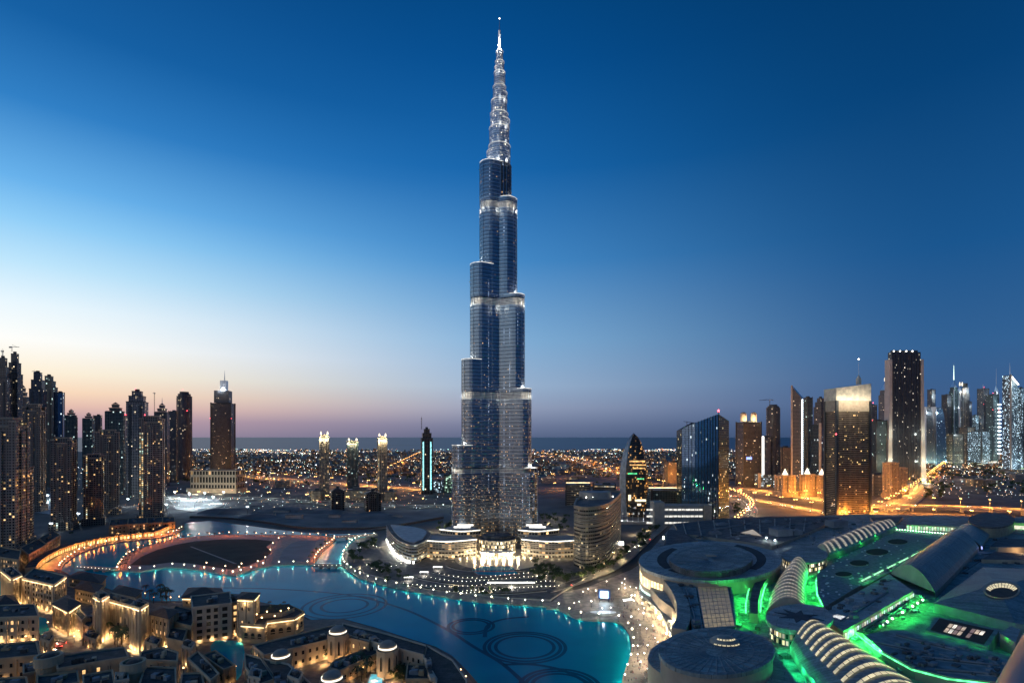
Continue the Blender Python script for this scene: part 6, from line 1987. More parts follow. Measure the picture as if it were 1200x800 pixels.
Lk = 'globe lamp on a dark post at the water edge of the lake promenade'
S_lake = lamp_proto('promenade_lamp', 'lamp post', 4.2, .62, glow('globe_warmwhite', (1, .90, .68), 8))
for i, (p, h) in enumerate(walk(bank, 15.5, 4)):
    q = p + Vector((-math.sin(h), math.cos(h))) * 1.6
    if not (-700 < q.x < 300): continue
    S_lake.put((q.x, q.y, 1.2), 0, RND.uniform(.75, 1.15), Lk, 'globe lamps along the lake promenade')
    w_ = p - Vector((-math.sin(h), math.cos(h))) * 1.3
    lamp((q.x, q.y, 6.2), (1, .85, .58), 900, .4)
    lamp((w_.x, w_.y, 2.2), (.22, 1, .70), 480 * RND.uniform(.4, 1.5), .25)
isl = smoothline(PP(ISL_S, 1.3), 4)
S_isl = lamp_proto('promenade_lamp', 'lamp post', 4.2, .62, MATS['globe_warmwhite'])
for i, (p, h) in enumerate(walk(isl, 16, 3)):
    nrm = Vector((-math.sin(h), math.cos(h)))
    q = p + nrm * 2.0; w_ = p - nrm * 1.2
    S_isl.put((q.x, q.y, 1.3), 0, RND.uniform(.8, 1.15), 'globe lamp on the south shore of the lake island', 'globe lamps on the south shore of the island')
    lamp((q.x, q.y, 6.2), (1, .85, .58), 800, .4)
    lamp((w_.x, w_.y, 2.2), (.18, 1, .76), 560 * RND.uniform(.4, 1.5), .25)
isn = smoothline(PP(ISL_N + [ISL_S[0]], 1.3), 4)
S_isn = lamp_proto('promenade_lamp', 'lamp post', 4.6, .62, glow('globe_peach', (1, .72, .42), 9))
for i, (p, h) in enumerate(walk(isn, 14, 2)):
    nrm = Vector((-math.sin(h), math.cos(h)))
    q = p + nrm * 2.5
    S_isn.put((q.x, q.y, 1.3), 0, RND.uniform(.7, 1.1), 'peach globe lamp on the orange lit north walk of the lake island', 'peach lamps on the north walk of the island')
    q2 = p + nrm * 5
    lamp((q2.x, q2.y, 5.5), (1, .22, .03), 1700 * RND.uniform(.4, 1.5), .5)
for x, y in ((278, 669), (281, 665), (262, 668), (300, 662), (309, 657), (318, 640), (325, 634), (315, 648), (240, 664)):
    p = G(x, y, 1.3); lamp((p.x, p.y, 6), (1, .22, .03), 1700 * RND.uniform(.4, 1.5), .5); S_isn.put((p.x + 2, p.y, 1.3), 0, 1, 'peach globe lamp on the orange lit cross path of the lake island', 'peach lamps on the cross paths of the island')
S_wp = lamp_proto('promenade_lamp', 'lamp post', 4.6, .62, MATS['globe_peach'])
for i, (p, h) in enumerate(walk(bankL, 14, 2)):
    nrm = Vector((-math.sin(h), math.cos(h)))
    q = p + nrm * 2.0
    S_wp.put((q.x, q.y, 1.1), 0, RND.uniform(.7, 1.1), 'peach globe lamp on the orange lit west promenade by the arcade', 'peach lamps on the west promenade')
    for e in (7, 14):
        q2 = p + nrm * e; lamp((q2.x, q2.y, 6), (1, .24, .04), 1500 * RND.uniform(.4, 1.6), .5)
S_lan = lamp_proto('added_lantern', 'lantern', 4.0, .42, E_warm)  # fixtures added to give the bare warm lights a visible source
for x, y in LANTERNS: S_lan.put((x, y, GZ), 0, 1, 'added warm lantern among the old town hotels', 'added lanterns among the old town hotels')
# plaza lamps
S_pl = lamp_proto('plaza_lamp', 'lamp post', 4.5, .5, glow('globe_white', (1, .94, .84), 8))
PLZ = [(700, 690), (740, 672), (752, 690), (768, 705), (783, 730), (784, 750), (772, 770), (765, 800), (735, 800), (745, 770), (748, 750), (742, 735), (725, 722), (690, 718), (672, 716), (660, 710)]
k = 0
while k < 46:
    x, y = RND.uniform(655, 790), RND.uniform(672, 798)
    if not inpoly(x, y, PLZ): continue
    k += 1
    p = G(x, y, .9); S_pl.put((p.x, p.y, .9), 0, RND.uniform(.7, 1.2), 'white globe lamp among the crowd on the lakeside plaza', 'white lamps on the plaza')
    if k % 2 == 0: lamp((p.x, p.y, 7.4), (1, .78, .52), 2600, .5)
S_bo = lamp_proto('bollard_light', 'bollard light', .9, .26, glow('bollard_glow', (1, .93, .75), 9), post=.1)
for (y0, y1, x0, x1, n) in ((686, 693, 455, 655, 40), (680, 687, 462, 650, 36), (674, 681, 500, 640, 28), (670, 677, 515, 630, 22), (689, 699, 440, 600, 34), (641, 641, 411, 445, 10), (660, 668, 430, 470, 8)):
    for i in range(n):
        t = i / (n - 1); x = x0 + (x1 - x0) * t; y = y0 + (y1 - y0) * math.sin(PI * min(1, t * .9 + .1)) + 1.5 * math.sin(7 * t)
        if inpoly(x, y, park_px): p = G(x, y, 1.6); S_bo.put((p.x, p.y, 1.6), 0, RND.uniform(.7, 1.2), 'small bollard light on the dark park terraces below the entrance', 'bollard lights on the park terraces')
for x, y, pw in ((470, 640, 3000), (430, 655, 1500), (445, 668, 1500), (422, 664, 1200), (448, 640, 2200), (520, 622, 6000), (500, 621, 5000), (535, 615, 6000), (545, 618, 5000), (640, 612, 6000), (655, 618, 6000), (650, 605, 5000), (665, 625, 4000), (640, 675, 1600), (628, 672, 1600), (655, 682, 1200), (652, 670, 1200), (560, 690, 1500), (530, 686, 1200), (575, 693, 1500),
                 (682, 678, 2200), (700, 676, 2400), (716, 668, 2400), (730, 655, 3000), (735, 640, 3600), (742, 625, 3600), (735, 612, 3600), (760, 620, 3000), (690, 688, 1500), (720, 650, 2000), (665, 690, 2500), (705, 672, 2200), (748, 635, 3600)):
    p = G(x, y, 1.7); lamp((p.x, p.y, 5.2), (1, .80, .46), pw * 1.6, .4)
# roadside lamps and their light
S_hw = lamp_proto('highway_lamp', 'street lamp', 13, .8, E_orange, 2.4, .2, True)
LB = dict(west_highway='left of the spire', north_road='on the road to the sea left of the spire', coast_road='on the bright road to the sea right of the spire', mid_road='on the road behind the pod tower', park_road='on the road behind the low office blocks',
          upper_highway='on the upper highway behind the slanted tower', lower_highway='on the lower highway behind the slanted tower', long_highway='on the long highway running to the far towers', flyover='on the flyover', slip_road='on the curved slip road', mall_road='on the road under the flyover', west_avenue='on the avenue behind the building site')
NEXTL = 0
for key, step, pw, col in (('west_highway', 90, 150000, SODIUM), ('north_road', 160, 90000, ORANGE), ('coast_road', 130, 220000, ORANGE), ('mid_road', 80, 70000, ORANGE), ('park_road', 120, 50000, ORANGE), ('upper_highway', 48, 130000, SODIUM), ('lower_highway', 48, 80000, SODIUM),
                           ('long_highway', 75, 90000, SODIUM), ('flyover', 46, 95000, SODIUM), ('slip_road', 32, 9000, (1, .75, .5)), ('mall_road', 60, 95000, SODIUM), ('west_avenue', 60, 8000, (.8, 1, .9))):
    pts, w, z = ROADS[key]
    for p, h in walk(pts, step, step * .4):
        if not (abs(p.x) < p.y * 1.0 + 30): continue
        S_hw.put((p.x, p.y, z), h + PI / 2, 1.0 + min(.8, p.y / 5000), 'twin armed orange street lamp ' + LB[key], 'street lamps ' + LB[key])
        lamp((p.x, p.y, z + (9 if key == 'flyover' else 13)), col, pw * 2.6 * RND.uniform(.7, 1.2), .6)
# glow of yards and side streets in the plain
k = 0
while k < 46:
    x, y = RND.choice((RND.uniform(200, 520), RND.uniform(640, 1000), RND.uniform(1040, 1200))), 528 + 36 * RND.random() ** 1.2
    p = G(x, y); k += 1
    lamp((p.x, p.y, 14), RND.choice((ORANGE, ORANGE, SODIUM, (1, .8, .6), COOL)), 30000 * (p.y / 2500) ** 1.1, 2)
for x, y, pw in ((205, 584, 60000), (222, 586, 90000), (240, 585, 60000), (250, 590, 50000), (228, 595, 60000), (210, 592, 40000), (46, 586, 60000), (56, 588, 60000), (50, 598, 50000), (262, 584, 16000), (195, 600, 9000), (290, 603, 4000), (150, 593, 9000), (135, 575, 14000), (150, 560, 16000), (45, 560, 14000), (40, 575, 8000), (92, 612, 7000), (60, 625, 3000)):
    p = G(x, y); h = 16
    root = thing('floodlight_mast', 'floodlight mast with twin white lamps over the white building site ground' if 200 < x < 255 else 'floodlight mast with twin white lamps among the towers at the left', 'floodlight', (p.x, p.y, .3), 'floodlights on the building sites')
    b = MB(); b.tube((p.x, p.y, .3), (p.x, p.y, h), .3, 6); b.tube((p.x - 2, p.y, h), (p.x + 2, p.y, h), .2, 5); b.build('mast', M_darkmetal, root)
    for s in (-1.5, 1.5):
        b = MB(); b.box(p.x + s, p.y - .4, h - .5, 1.8, .9, 1.2); b.build('lamp_head', E_cool, root)
    lamp((p.x, p.y - 1.2, h - 1.5), (.82, .95, 1), pw, .6)

# ================================================================== TREES
def crown_mesh(b, cx, cy, cz, rx, rz, n, size, mi=0):
    clumps = [(RND.gauss(0, .42), RND.gauss(0, .42), RND.uniform(-.5, .75)) for _ in range(9)]
    for _ in range(n):
        c = RND.choice(clumps)
        p = Vector((cx + (c[0] + RND.gauss(0, .22)) * rx, cy + (c[1] + RND.gauss(0, .22)) * rx, cz + (c[2] + RND.gauss(0, .22)) * rz))
        u = Vector((RND.gauss(0, 1), RND.gauss(0, 1), RND.gauss(0, .6))).normalized(); v = u.cross(Vector((RND.gauss(0, 1), RND.gauss(0, 1), RND.gauss(0, 1)))).normalized()
        s = size * RND.uniform(.6, 1.3)
        b.face([p - u * s, p + v * s * .6, p + u * s, p - v * s * .6], mi)


def tree_proto(h, r, n):
    root = thing('leafy_tree', 'tree', 'tree', (0, 0, 0))
    b = MB(); b.tube((0, 0, 0), (0, 0, h * .5), .22, 6, 0, .14)
    for a in range(5):
        t = a * 1.25; b.tube((0, 0, h * .42), (math.cos(t) * r * .5, math.sin(t) * r * .5, h * .72), .1, 4, 0, .04)
    b.build('trunk', M_trunk, root)
    b = MB(); crown_mesh(b, 0, 0, h * .68, r, h * .34, n, .62); b.build('crown', M_leaf, root)
    return root


def palm_proto(h):
    root = thing('palm_tree', 'palm', 'palm tree', (0, 0, 0))
    b = MB(); b.tube((0, 0, 0), (.15, 0, h * .6), .26, 7, 0, .2); b.tube((.15, 0, h * .6), (.1, .1, h), .2, 7, 0, .22); b.build('trunk', M_trunk, root)
    b = MB()
    for i in range(15):
        a = i * 2.4 + RND.random() * .3; up = RND.uniform(.1, .9)
        prev = Vector((.1, .1, h)); L = 3.1
        for k in range(4):
            t = (k + 1) / 4
            nx = Vector((.1 + math.cos(a) * L * t, .1 + math.sin(a) * L * t, h + L * (up * t - (.75 + up * .5) * t * t)))
            s = Vector((-math.sin(a), math.cos(a), 0)) * (.5 * (1 - abs(t - .45)))
            for q in (-1, 1):
                b.face([prev, nx, nx + s * q - Vector((0, 0, .28)), prev + s * q - Vector((0, 0, .28))])
            prev = nx
    b.build('fronds', M_frond, root)
    return root


TR = [Scatter(tree_proto(6.5, 2.9, 260)), Scatter(tree_proto(5.2, 2.4, 220)), Scatter(tree_proto(8.0, 3.4, 320))]
PM = [Scatter(palm_proto(7.5)), Scatter(palm_proto(9.5))]


def trees(zone, n, z, kind, label, group, sc=(.8, 1.25)):
    k = 0; tries = 0
    x0, x1 = min(q[0] for q in zone), max(q[0] for q in zone); y0, y1 = min(q[1] for q in zone), max(q[1] for q in zone)
    while k < n and tries < 4000:
        tries += 1
        x, y = RND.uniform(x0, x1), RND.uniform(y0, y1)
        if not inpoly(x, y, zone): continue
        p = G(x, y, z); k += 1
        RND.choice(PM if kind == 'palm' else TR).put((p.x, p.y, z), RND.random() * 6, RND.uniform(*sc), label, group)


trees([(408, 662), (414, 645), (440, 633), (446, 640), (430, 646), (425, 660)], 26, 1.6, 'leaf', 'leafy tree in the dark garden at the bend of the lake promenade', 'trees in the garden by the lake bend')
trees([(430, 668), (445, 662), (470, 672), (478, 684), (455, 684)], 18, 1.6, 'leaf', 'leafy tree in the garden below the lens shaped office', 'trees below the lens shaped office')
trees([(618, 676), (628, 662), (655, 664), (660, 680), (640, 684)], 26, 1.6, 'leaf', 'leafy tree in the dark grove right of the lit forecourt', 'grove right of the forecourt')
trees([(520, 688), (600, 693), (590, 699), (530, 695)], 18, 1.6, 'leaf', 'small leafy tree on the terraces above the lake lamps', 'trees on the park terraces', (.5, .8))
trees([(662, 684), (690, 678), (718, 668), (733, 652), (738, 645), (732, 642), (728, 650), (712, 664), (690, 671), (668, 674)], 30, 1.0, 'leaf', 'leafy tree on the green strip in front of the curved office', 'trees in front of the curved office')
trees([(742, 640), (752, 622), (772, 612), (782, 613), (765, 628), (752, 645)], 26, .5, 'leaf', 'leafy tree along the boulevard beside the round hall', 'trees along the boulevard')
trees([(505, 622), (520, 613), (548, 612), (540, 622)], 20, 1.6, 'leaf', 'leafy tree in the lit garden left of the spire base', 'trees left of the spire base')
trees([(638, 622), (634, 604), (668, 604), (672, 622)], 26, 1.6, 'leaf', 'leafy tree in the lit garden right of the spire base', 'trees right of the spire base')
trees([(165, 706), (205, 710), (205, 700), (170, 697)], 12, GZ, 'palm', 'palm tree in the lamp lit garden behind the palace front', 'palms behind the palace front')
trees([(112, 752), (122, 736), (165, 752), (160, 764)], 16, GZ, 'palm', 'palm tree in the courtyard before the golden arcade', 'palms in the arcade courtyard')
trees([(303, 719), (312, 712), (345, 712), (345, 719)], 9, 18.5, 'palm', 'palm tree on the roof terrace of the stepped building', 'palms on the roof terrace', (.45, .6))
trees([(362, 775), (378, 756), (398, 760), (388, 772)], 14, GZ, 'leaf', 'leafy tree in the lit inner garden of the courtyard hotel', 'trees in the inner garden')
trees([(405, 795), (430, 774), (440, 782), (425, 800)], 12, GZ, 'palm', 'palm tree left of the bright swimming pool', 'palms left of the swimming pool')
trees([(456, 798), (462, 776), (478, 784), (474, 800)], 10, GZ, 'leaf', 'leafy tree right of the bright swimming pool', 'trees right of the swimming pool')
trees([(244, 800), (262, 796), (272, 806), (250, 812)], 8, GZ, 'leaf', 'leafy tree at the near end of the small pond', 'trees at the small pond')
for i, (p, h) in enumerate(walk(isn, 12, 7)):
    nrm = Vector((-math.sin(h), math.cos(h))); q = p + nrm * (6 if i % 2 else 9)
    PM[i % 2].put((q.x, q.y, 1.3), i, .75, 'palm tree lit orange on the north walk of the lake island', 'palms on the north walk of the island')
trees([(1082, 585), (1092, 562), (1110, 545), (1130, 540), (1125, 560), (1105, 585)], 20, 0, 'leaf', 'dark tree beside the long highway', 'trees beside the long highway', (1.6, 2.6))
trees([(1130, 548), (1150, 538), (1210, 535), (1210, 552), (1170, 560)], 26, 0, 'leaf', 'dark tree in the park at the foot of the icy blue towers', 'trees in the park under the blue towers', (1.8, 2.8))
trees([(1140, 575), (1170, 562), (1205, 570), (1205, 585)], 12, 0, 'leaf', 'dark tree on the plot behind the flyover', 'trees on the plot behind the flyover', (1.4, 2.2))
trees([(60, 612), (100, 606), (96, 622), (70, 632)], 10, 0, 'leaf', 'dark tree between the brown towers at the left', 'trees between the left towers')
trees([(858, 592), (872, 594), (872, 603), (862, 606)], 12, 0, 'leaf', 'dark tree inside the curve of the slip road', 'trees inside the slip road')

# ================================================================== WEST PROMENADE ARCADES AND TERRACES
for i, (px, z, lb) in enumerate((
        ([(128, 616), (149, 614.5), (150, 608), (130, 609)], 15, 'first terrace block from the left behind the lit arcade below the bright green tower'),
        ([(150, 614.5), (172, 613), (172, 606.5), (151, 607.5)], 16, 'second terrace block from the left behind the lit arcade below the bright green tower'),
        ([(173, 613), (190, 612), (190, 606), (173, 606.5)], 14, 'third terrace block from the left behind the lit arcade below the bright green tower'),
        ([(191, 612.5), (205, 611.5), (204, 606), (191, 606)], 12, 'right end terrace block behind the lit arcade at the lake bend'),
        ([(54, 637), (70, 627), (62, 622), (46, 631)], 16, 'curved terrace block behind the yellow lit arcade bend, upper half'),
        ([(34, 650), (54, 638), (45, 632), (24, 642)], 16, 'curved terrace block behind the yellow lit arcade bend, lower half'),
        ([(-6, 652), (22, 656), (24, 645), (-6, 640)], 18, 'terrace block with many lit windows at the left edge'))):
    BK('terrace_block', lb, px, z, M_w2, win=(4.0, 4.2, 1.6, 2.4, 1), lit=.18 if i < 6 else .6, up=(14, 900), clutter=3)
arc = ribbon(bankL, 21, 21)[0]
segs = walk(arc, 15, 3)
for i, (p, h) in enumerate(segs):
    if not -720 < p.x < -250: continue
    root = thing('arcade_shop', 'small arcade shop with golden lit arches on the west promenade', 'shop', (p.x, p.y, 1.1), 'golden arcade shops on the west promenade')
    nrm = Vector((-math.sin(h), math.cos(h))); hh = h + PI
    c = p + nrm * 5
    b = MB(); b.prism(rect(c.x, c.y, 14, 9, h), 1.1, 7.2, 0, 1); b.prism(rect(c.x, c.y, 14.6, 9.6, h), 7.22, 7.9, 0, 1); b.build('wall', [M_w2, M_troof], root)
    for k in (-4.4, 0, 4.4):
        q = p + Vector((math.cos(h), math.sin(h))) * k + nrm * .48
        put_window(root, window_mesh(3.0, 4.4, 2, True, M_w2), (q.x, q.y, 1.3), h, 'arch_window')
    q = p - nrm * 3; lamp((q.x, q.y, 4), (1, .62, .12), 900 if i % 3 else 2000, .5)

# ================================================================== BRIDGES, CANOPIES, SCREEN, FOUNTAINS, FLAGS
def bridge(label, a, c, w, z, col=(1, .9, .7)):
    A, C = Vector(PP([a], z)[0]), Vector(PP([c], z)[0])
    mid_ = (A + C) / 2; d = C - A; L = d.length; h = math.atan2(d.y, d.x)
    root = thing('footbridge', label, 'bridge', (mid_.x, mid_.y, 0))
    b = MB(); b.prism(rect(mid_.x, mid_.y, L, w, h), z - .8, z, 0, 1, True)
    for t in (.25, .5, .75):
        p = A.lerp(C, t); b.box(p.x, p.y, 0, 2.4, w * .7, z - .82, h)
    b.build('deck', [M_conc, M_prom], root)
    n = Vector((-d.y, d.x)).normalized() * (w / 2 - .25)
    for s in (-1, 1):
        b = MB(); m_ = mid_ + n * s; b.prism(rect(m_.x, m_.y, L, .3, h), z + .02, z + 1.1); b.build('parapet', M_conc, root)
    for i in range(int(L / 5)):
        p = A.lerp(C, (i + .5) / int(L / 5)) - n * (1 if n.y > 0 else -1)
        b = MB(); b.ball((p.x, p.y, z + 1.35), .3, 0, 6, 4); b.build('rail_light', glow('rail_glow', (1, .9, .7), 6), root)
    return root


bridge('low footbridge with a row of small lights from the west promenade to the island', (92, 664), (134, 667), 7, 3.0)
bridge('low footbridge between the island and the park in front of the tall tower', (367, 662.5), (403, 662.5), 7, 3.0)
bridge('pale road bridge over the narrow end of the lake left of the tall tower', (394, 629), (442, 626), 10, 4.0)
for x, y, w, lb in ((479, 676, 12, 'lit white canopy in the park, left one of three nearest the lake'), (497, 670, 11, 'lit white canopy in the park, middle one of three in a slanted row'), (513, 664, 12, 'lit white canopy in the park, right one of three beside the lens office'), (599, 682.5, 62, 'long lit white canopy on the terrace below the forecourt')):
    p = G(x, y, 5); root = thing('lit_canopy', lb, 'canopy', (p.x, p.y, 1.6)); w_ = w * p.y / F * .9
    b = MB(); b.box(p.x, p.y, 5, w_, 4, .5, -.08 if w < 20 else 0); b.build('roof', glow('canopy_glow', (1, .96, .88), 2.0, .3), root)
    for s in (-.45, 0, .45):
        b = MB(); b.tube((p.x + s * w_, p.y, 1.6), (p.x + s * w_, p.y, 5), .2); b.build('post', M_steel, root)
    lamp((p.x, p.y - 2, 4), (1, .92, .8), 1800 if w < 20 else 5000, 1)
p = G(708, 705, 1); root = thing('video_screen', 'bright blue white video screen in a dark frame on the plaza stage', 'screen', (p.x, p.y, .9))
b = MB(); b.box(p.x, p.y, 4, 11, 1.0, 8.5, -.15); b.build('frame', basic('navy_frame', (.03, .05, .12), .5), root)
b = MB(); b.box(p.x - .15, p.y - .62, 5, 7.0, .2, 6.0, -.15); b.build('screen', glow('screen_glow', (.55, .82, 1), 5, .4), root)
for s in (-4, 4):
    b = MB(); b.tube((p.x + s, p.y, .9), (p.x + s, p.y, 4), .3); b.build('leg', M_darkmetal, root)
lamp((p.x - .5, p.y - 4, 7), (.5, .75, 1), 5000, 1.5)
p2 = G(707, 719, 1); root = thing('stage', 'low curved stage lit blue white below the video screen at the lake edge', 'stage', (p2.x, p2.y, .9))
b = MB(); b.prism(circ(p2.x, p2.y, 15, 24, 6), .9, 2.1, 0, 0); b.build('platform', M_conc, root)
b = MB(); b.prism(circ(p2.x, p2.y + 1, 11, 24, 3.5), 2.12, 2.5, 0, 0); b.build('step', M_white, root)
lamp((p2.x, p2.y, 8), (.72, .85, 1), 3500, .6)
p = G(736, 706, 1); root = thing('kiosk', 'small white lit kiosk roof beside the round hall entrance', 'kiosk', (p.x, p.y, .9))
b = MB(); b.box(p.x, p.y, 3.6, 9, 5, .5, .3); b.build('roof', glow('kiosk_glow', (.9, .97, 1), 1.1, .4), root)
for s in (-1, 1):
    b = MB(); b.tube((p.x + s * 3.6, p.y + s, .9), (p.x + s * 3.6, p.y + s, 3.6), .15); b.build('post', M_steel, root)
M_pipe = water_mat('submerged_pipework', (0.001, 0.12, 0.175), 0.14, 0.40, 0.6, 0.3)


def ringthing(label, x, y, rad, rings):
    p = G(x, y, .2); root = thing('fountain_ring', label, 'fountain', (p.x, p.y, .1))
    for f_ in rings:
        b = MB(); n = 56; w_ = 1.3
        for i in range(n):
            a0, a1 = 2 * PI * i / n, 2 * PI * (i + 1) / n
            P4 = [(p.x + (rad * f_ + e) * math.cos(a), p.y + (rad * f_ + e) * math.sin(a), .17) for e, a in ((-w_, a0), (w_, a0), (w_, a1), (-w_, a1))]
            b.face(P4)
        b.build('pipe_ring', M_pipe, root)


ringthing('large dark fountain ring in the lake, nearest the bright right end', 615, 757, 29, (1, .88, .72))
ringthing('dark fountain ring in the lake cut by the bottom edge', 656, 803, 24, (1, .86, .7))
ringthing('dark fountain ring in the middle of the lake opposite the courtyard hotel', 404, 709, 36, (1, .8, .55))
ringthing('small dark fountain ring left of the large one', 552, 733, 18, (1, .8))
for lb, pts in (('long dark fountain pipe curving across the whole lake', [(250, 688), (330, 690), (410, 697), (470, 712), (520, 735), (555, 757), (590, 778), (625, 810)]), ('short dark fountain pipe looping between the rings', [(568, 746), (572, 732), (590, 725), (620, 722)]), ('dark fountain pipe beside the bottom ring', [(590, 778), (625, 778), (660, 785), (690, 800)])):
    b = MB(); ln = smoothline(PP(pts, .2), 8)
    A_, B_ = ribbon(ln, -1.6, 1.6)
    for i in range(len(ln) - 1): b.face([(x, y, .15) for x, y in ccw([A_[i], A_[i + 1], B_[i + 1], B_[i]])])
    tag(b.build('fountain_pipe', M_pipe), lb, 'fountain pipe')
for i in range(9):
    d = DEP(611, 0); x = X(729 + i * 6.3, d)
    root = thing('flagpole', 'white flagpole lit from below in the row before the pod tower', 'flagpole', (x, d, 0), 'flagpoles before the pod tower')
    b = MB(); b.tube((x, d, 0), (x, d, 17), .22, 6, 0, .12); b.build('pole', M_white, root)
    b = MB(); b.face([(x, d, 13), (x + 2.6, d + .3, 12.6), (x + 2.6, d + .3, 16.2), (x, d, 16.6)]); b.build('flag', M_white, root)
    lamp((x - 1, d - 1.5, 1.5), (.9, .95, 1), 1800, .3)
b = MB(); d = DEP(614); b.box(X(757, d), d, 0, 62 * d / F, 3, 4.5); tag(b.build('garden_wall', M_conc), 'long low pale wall under the row of flagpoles', 'wall')
# site huts and spoil banks
for i, (x, y, w, l, h) in enumerate(((310, 604, 40, 8, 5), (345, 607, 30, 9, 6), (410, 612, 26, 8, 4), (330, 600, 30, 10, 4), (392, 606, 20, 8, 5), (460, 606, 36, 9, 4), (300, 596, 20, 8, 6))):
    p = G(x, y); root = thing('site_hut', 'low dusty site hut on the dark building ground beyond the lake', 'hut', (p.x, p.y, 0), 'site huts on the dark building ground')
    b = MB(); b.box(p.x, p.y, 0, w, l, h, RND.uniform(-.1, .1)); b.build('wall', M_conc, root)
    b = MB(); b.box(p.x, p.y, h + .02, w + 1, l + 1, .5); b.build('roof', M_roofdark, root)
for i, (x, y, r, h) in enumerate(((275, 601, 46, 9), (300, 606, 40, 7), (255, 600, 40, 8), (340, 598, 60, 8), (440, 606, 50, 6), (380, 600, 50, 6))):
    p = G(x, y); b = MB(); n = 22
    rings = [[(p.x + r * f_ * (1 + .25 * math.sin(3 * t + i)) * math.cos(t), p.y + r * .5 * f_ * (1 + .2 * math.sin(5 * t)) * math.sin(t), h * zf) for t in (2 * PI * k / n for k in range(n))] for f_, zf in ((1, 0), (.8, .35), (.5, .8), (.2, .97), (.02, 1))]
    b.loft(rings, 0, 0); b.build('spoil_hill', M_dirt, smooth=True, kind='structure')
d0 = G(450, 617); wl = smoothline(PP([(222, 606.5), (265, 608), (310, 613), (360, 620), (432, 620), (470, 616), (520, 607)]), 4)
b = MB()
for i in range(len(wl) - 1):
    p, q = Vector(wl[i]), Vector(wl[i + 1]); n_ = (q - p).normalized(); n_ = Vector((-n_.y, n_.x)) * .4
    b.wall(p, q, 0, 3.5); b.wall(q + n_, p + n_, 0, 3.5); b.face([(*p, 3.5), (*q, 3.5), (*(q + n_), 3.5), (*(p + n_), 3.5)])
tag(b.build('site_fence', M_darkmetal), 'long dark site fence along the north bank of the lake', 'fence')

# ================================================================== CARS AND PEOPLE
M_car = [basic('car_white', (.55, .55, .55), .3, .2), basic('car_dark', (.04, .045, .05), .3, .3), basic('car_silver', (.35, .36, .38), .3, .6)]
M_glass2 = basic('car_glass', (.01, .012, .015), .08)
E_head = glow('headlight', (1, .93, .75), 26); E_tail = glow('taillight', (1, .08, .04), 16)


def car_proto(paint):
    root = thing('car', 'car', 'car', (0, 0, 0))
    b = MB(); b.box(0, 0, .35, 4.5, 1.8, .62, 0); b.build('body', paint, root)
    b = MB(); bot, tp = rect(-.25, 0, 2.6, 1.7), rect(-.3, 0, 1.7, 1.45)
    b.loft([[(x, y, .98) for x, y in bot], [(x, y, 1.5) for x, y in tp]], 0, 1); b.build('cabin', [M_glass2, paint], root)
    b = MB()
    for x in (-1.4, 1.4):
        for y in (-.82, .82): b.tube((x, y - .1, .34), (x, y + .1, .34), .34, 10)
    b.build('wheels', M_darkmetal, root)
    for y in (-.6, .6):
        b = MB(); b.box(2.27, y, .5, .08, .5, .32); b.build('headlight', E_head, root)
        b = MB(); b.box(-2.27, y, .55, .08, .5, .3); b.build('taillight', E_tail, root)
    return Scatter(root)


CARS = [car_proto(m) for m in M_car]
for key, n in (('upper_highway', 34), ('lower_highway', 18), ('long_highway', 80), ('flyover', 16), ('slip_road', 22), ('mall_road', 14), ('west_highway', 30), ('coast_road', 34), ('boulevard', 8), ('west_avenue', 18), ('mid_road', 16)):
    pts, w, z = ROADS[key]
    L = arclen(pts)
    for i in range(n):
        t = RND.random() * L
        got = walk(pts, 1e9, t)
        if not got: continue
        p, h = got[0]
        lane = RND.uniform(.12, .42) * w * RND.choice((-1, 1))
        q = p + Vector((-math.sin(h), math.cos(h))) * lane
        if abs(q.x) > q.y: continue
        RND.choice(CARS).put((q.x, q.y, z + .02), h + (0 if lane < 0 else PI), 1, 'car with its lights on ' + LB.get(key, 'on the pale boulevard'), 'cars ' + LB.get(key, 'on the pale boulevard'))
for i, (x, y) in enumerate(((62, 755), (66, 752), (70, 757), (73, 754), (68, 760))):
    p = G(x, y, GZ); CARS[i % 3].put((p.x, p.y, GZ + .02), .6 + i, 1, 'parked car with red tail lights in the hotel forecourt at the lower left', 'parked cars in the hotel forecourt')
p = G(67, 756, GZ); lamp((p.x, p.y, 4), (1, .12, .06), 900, .5)


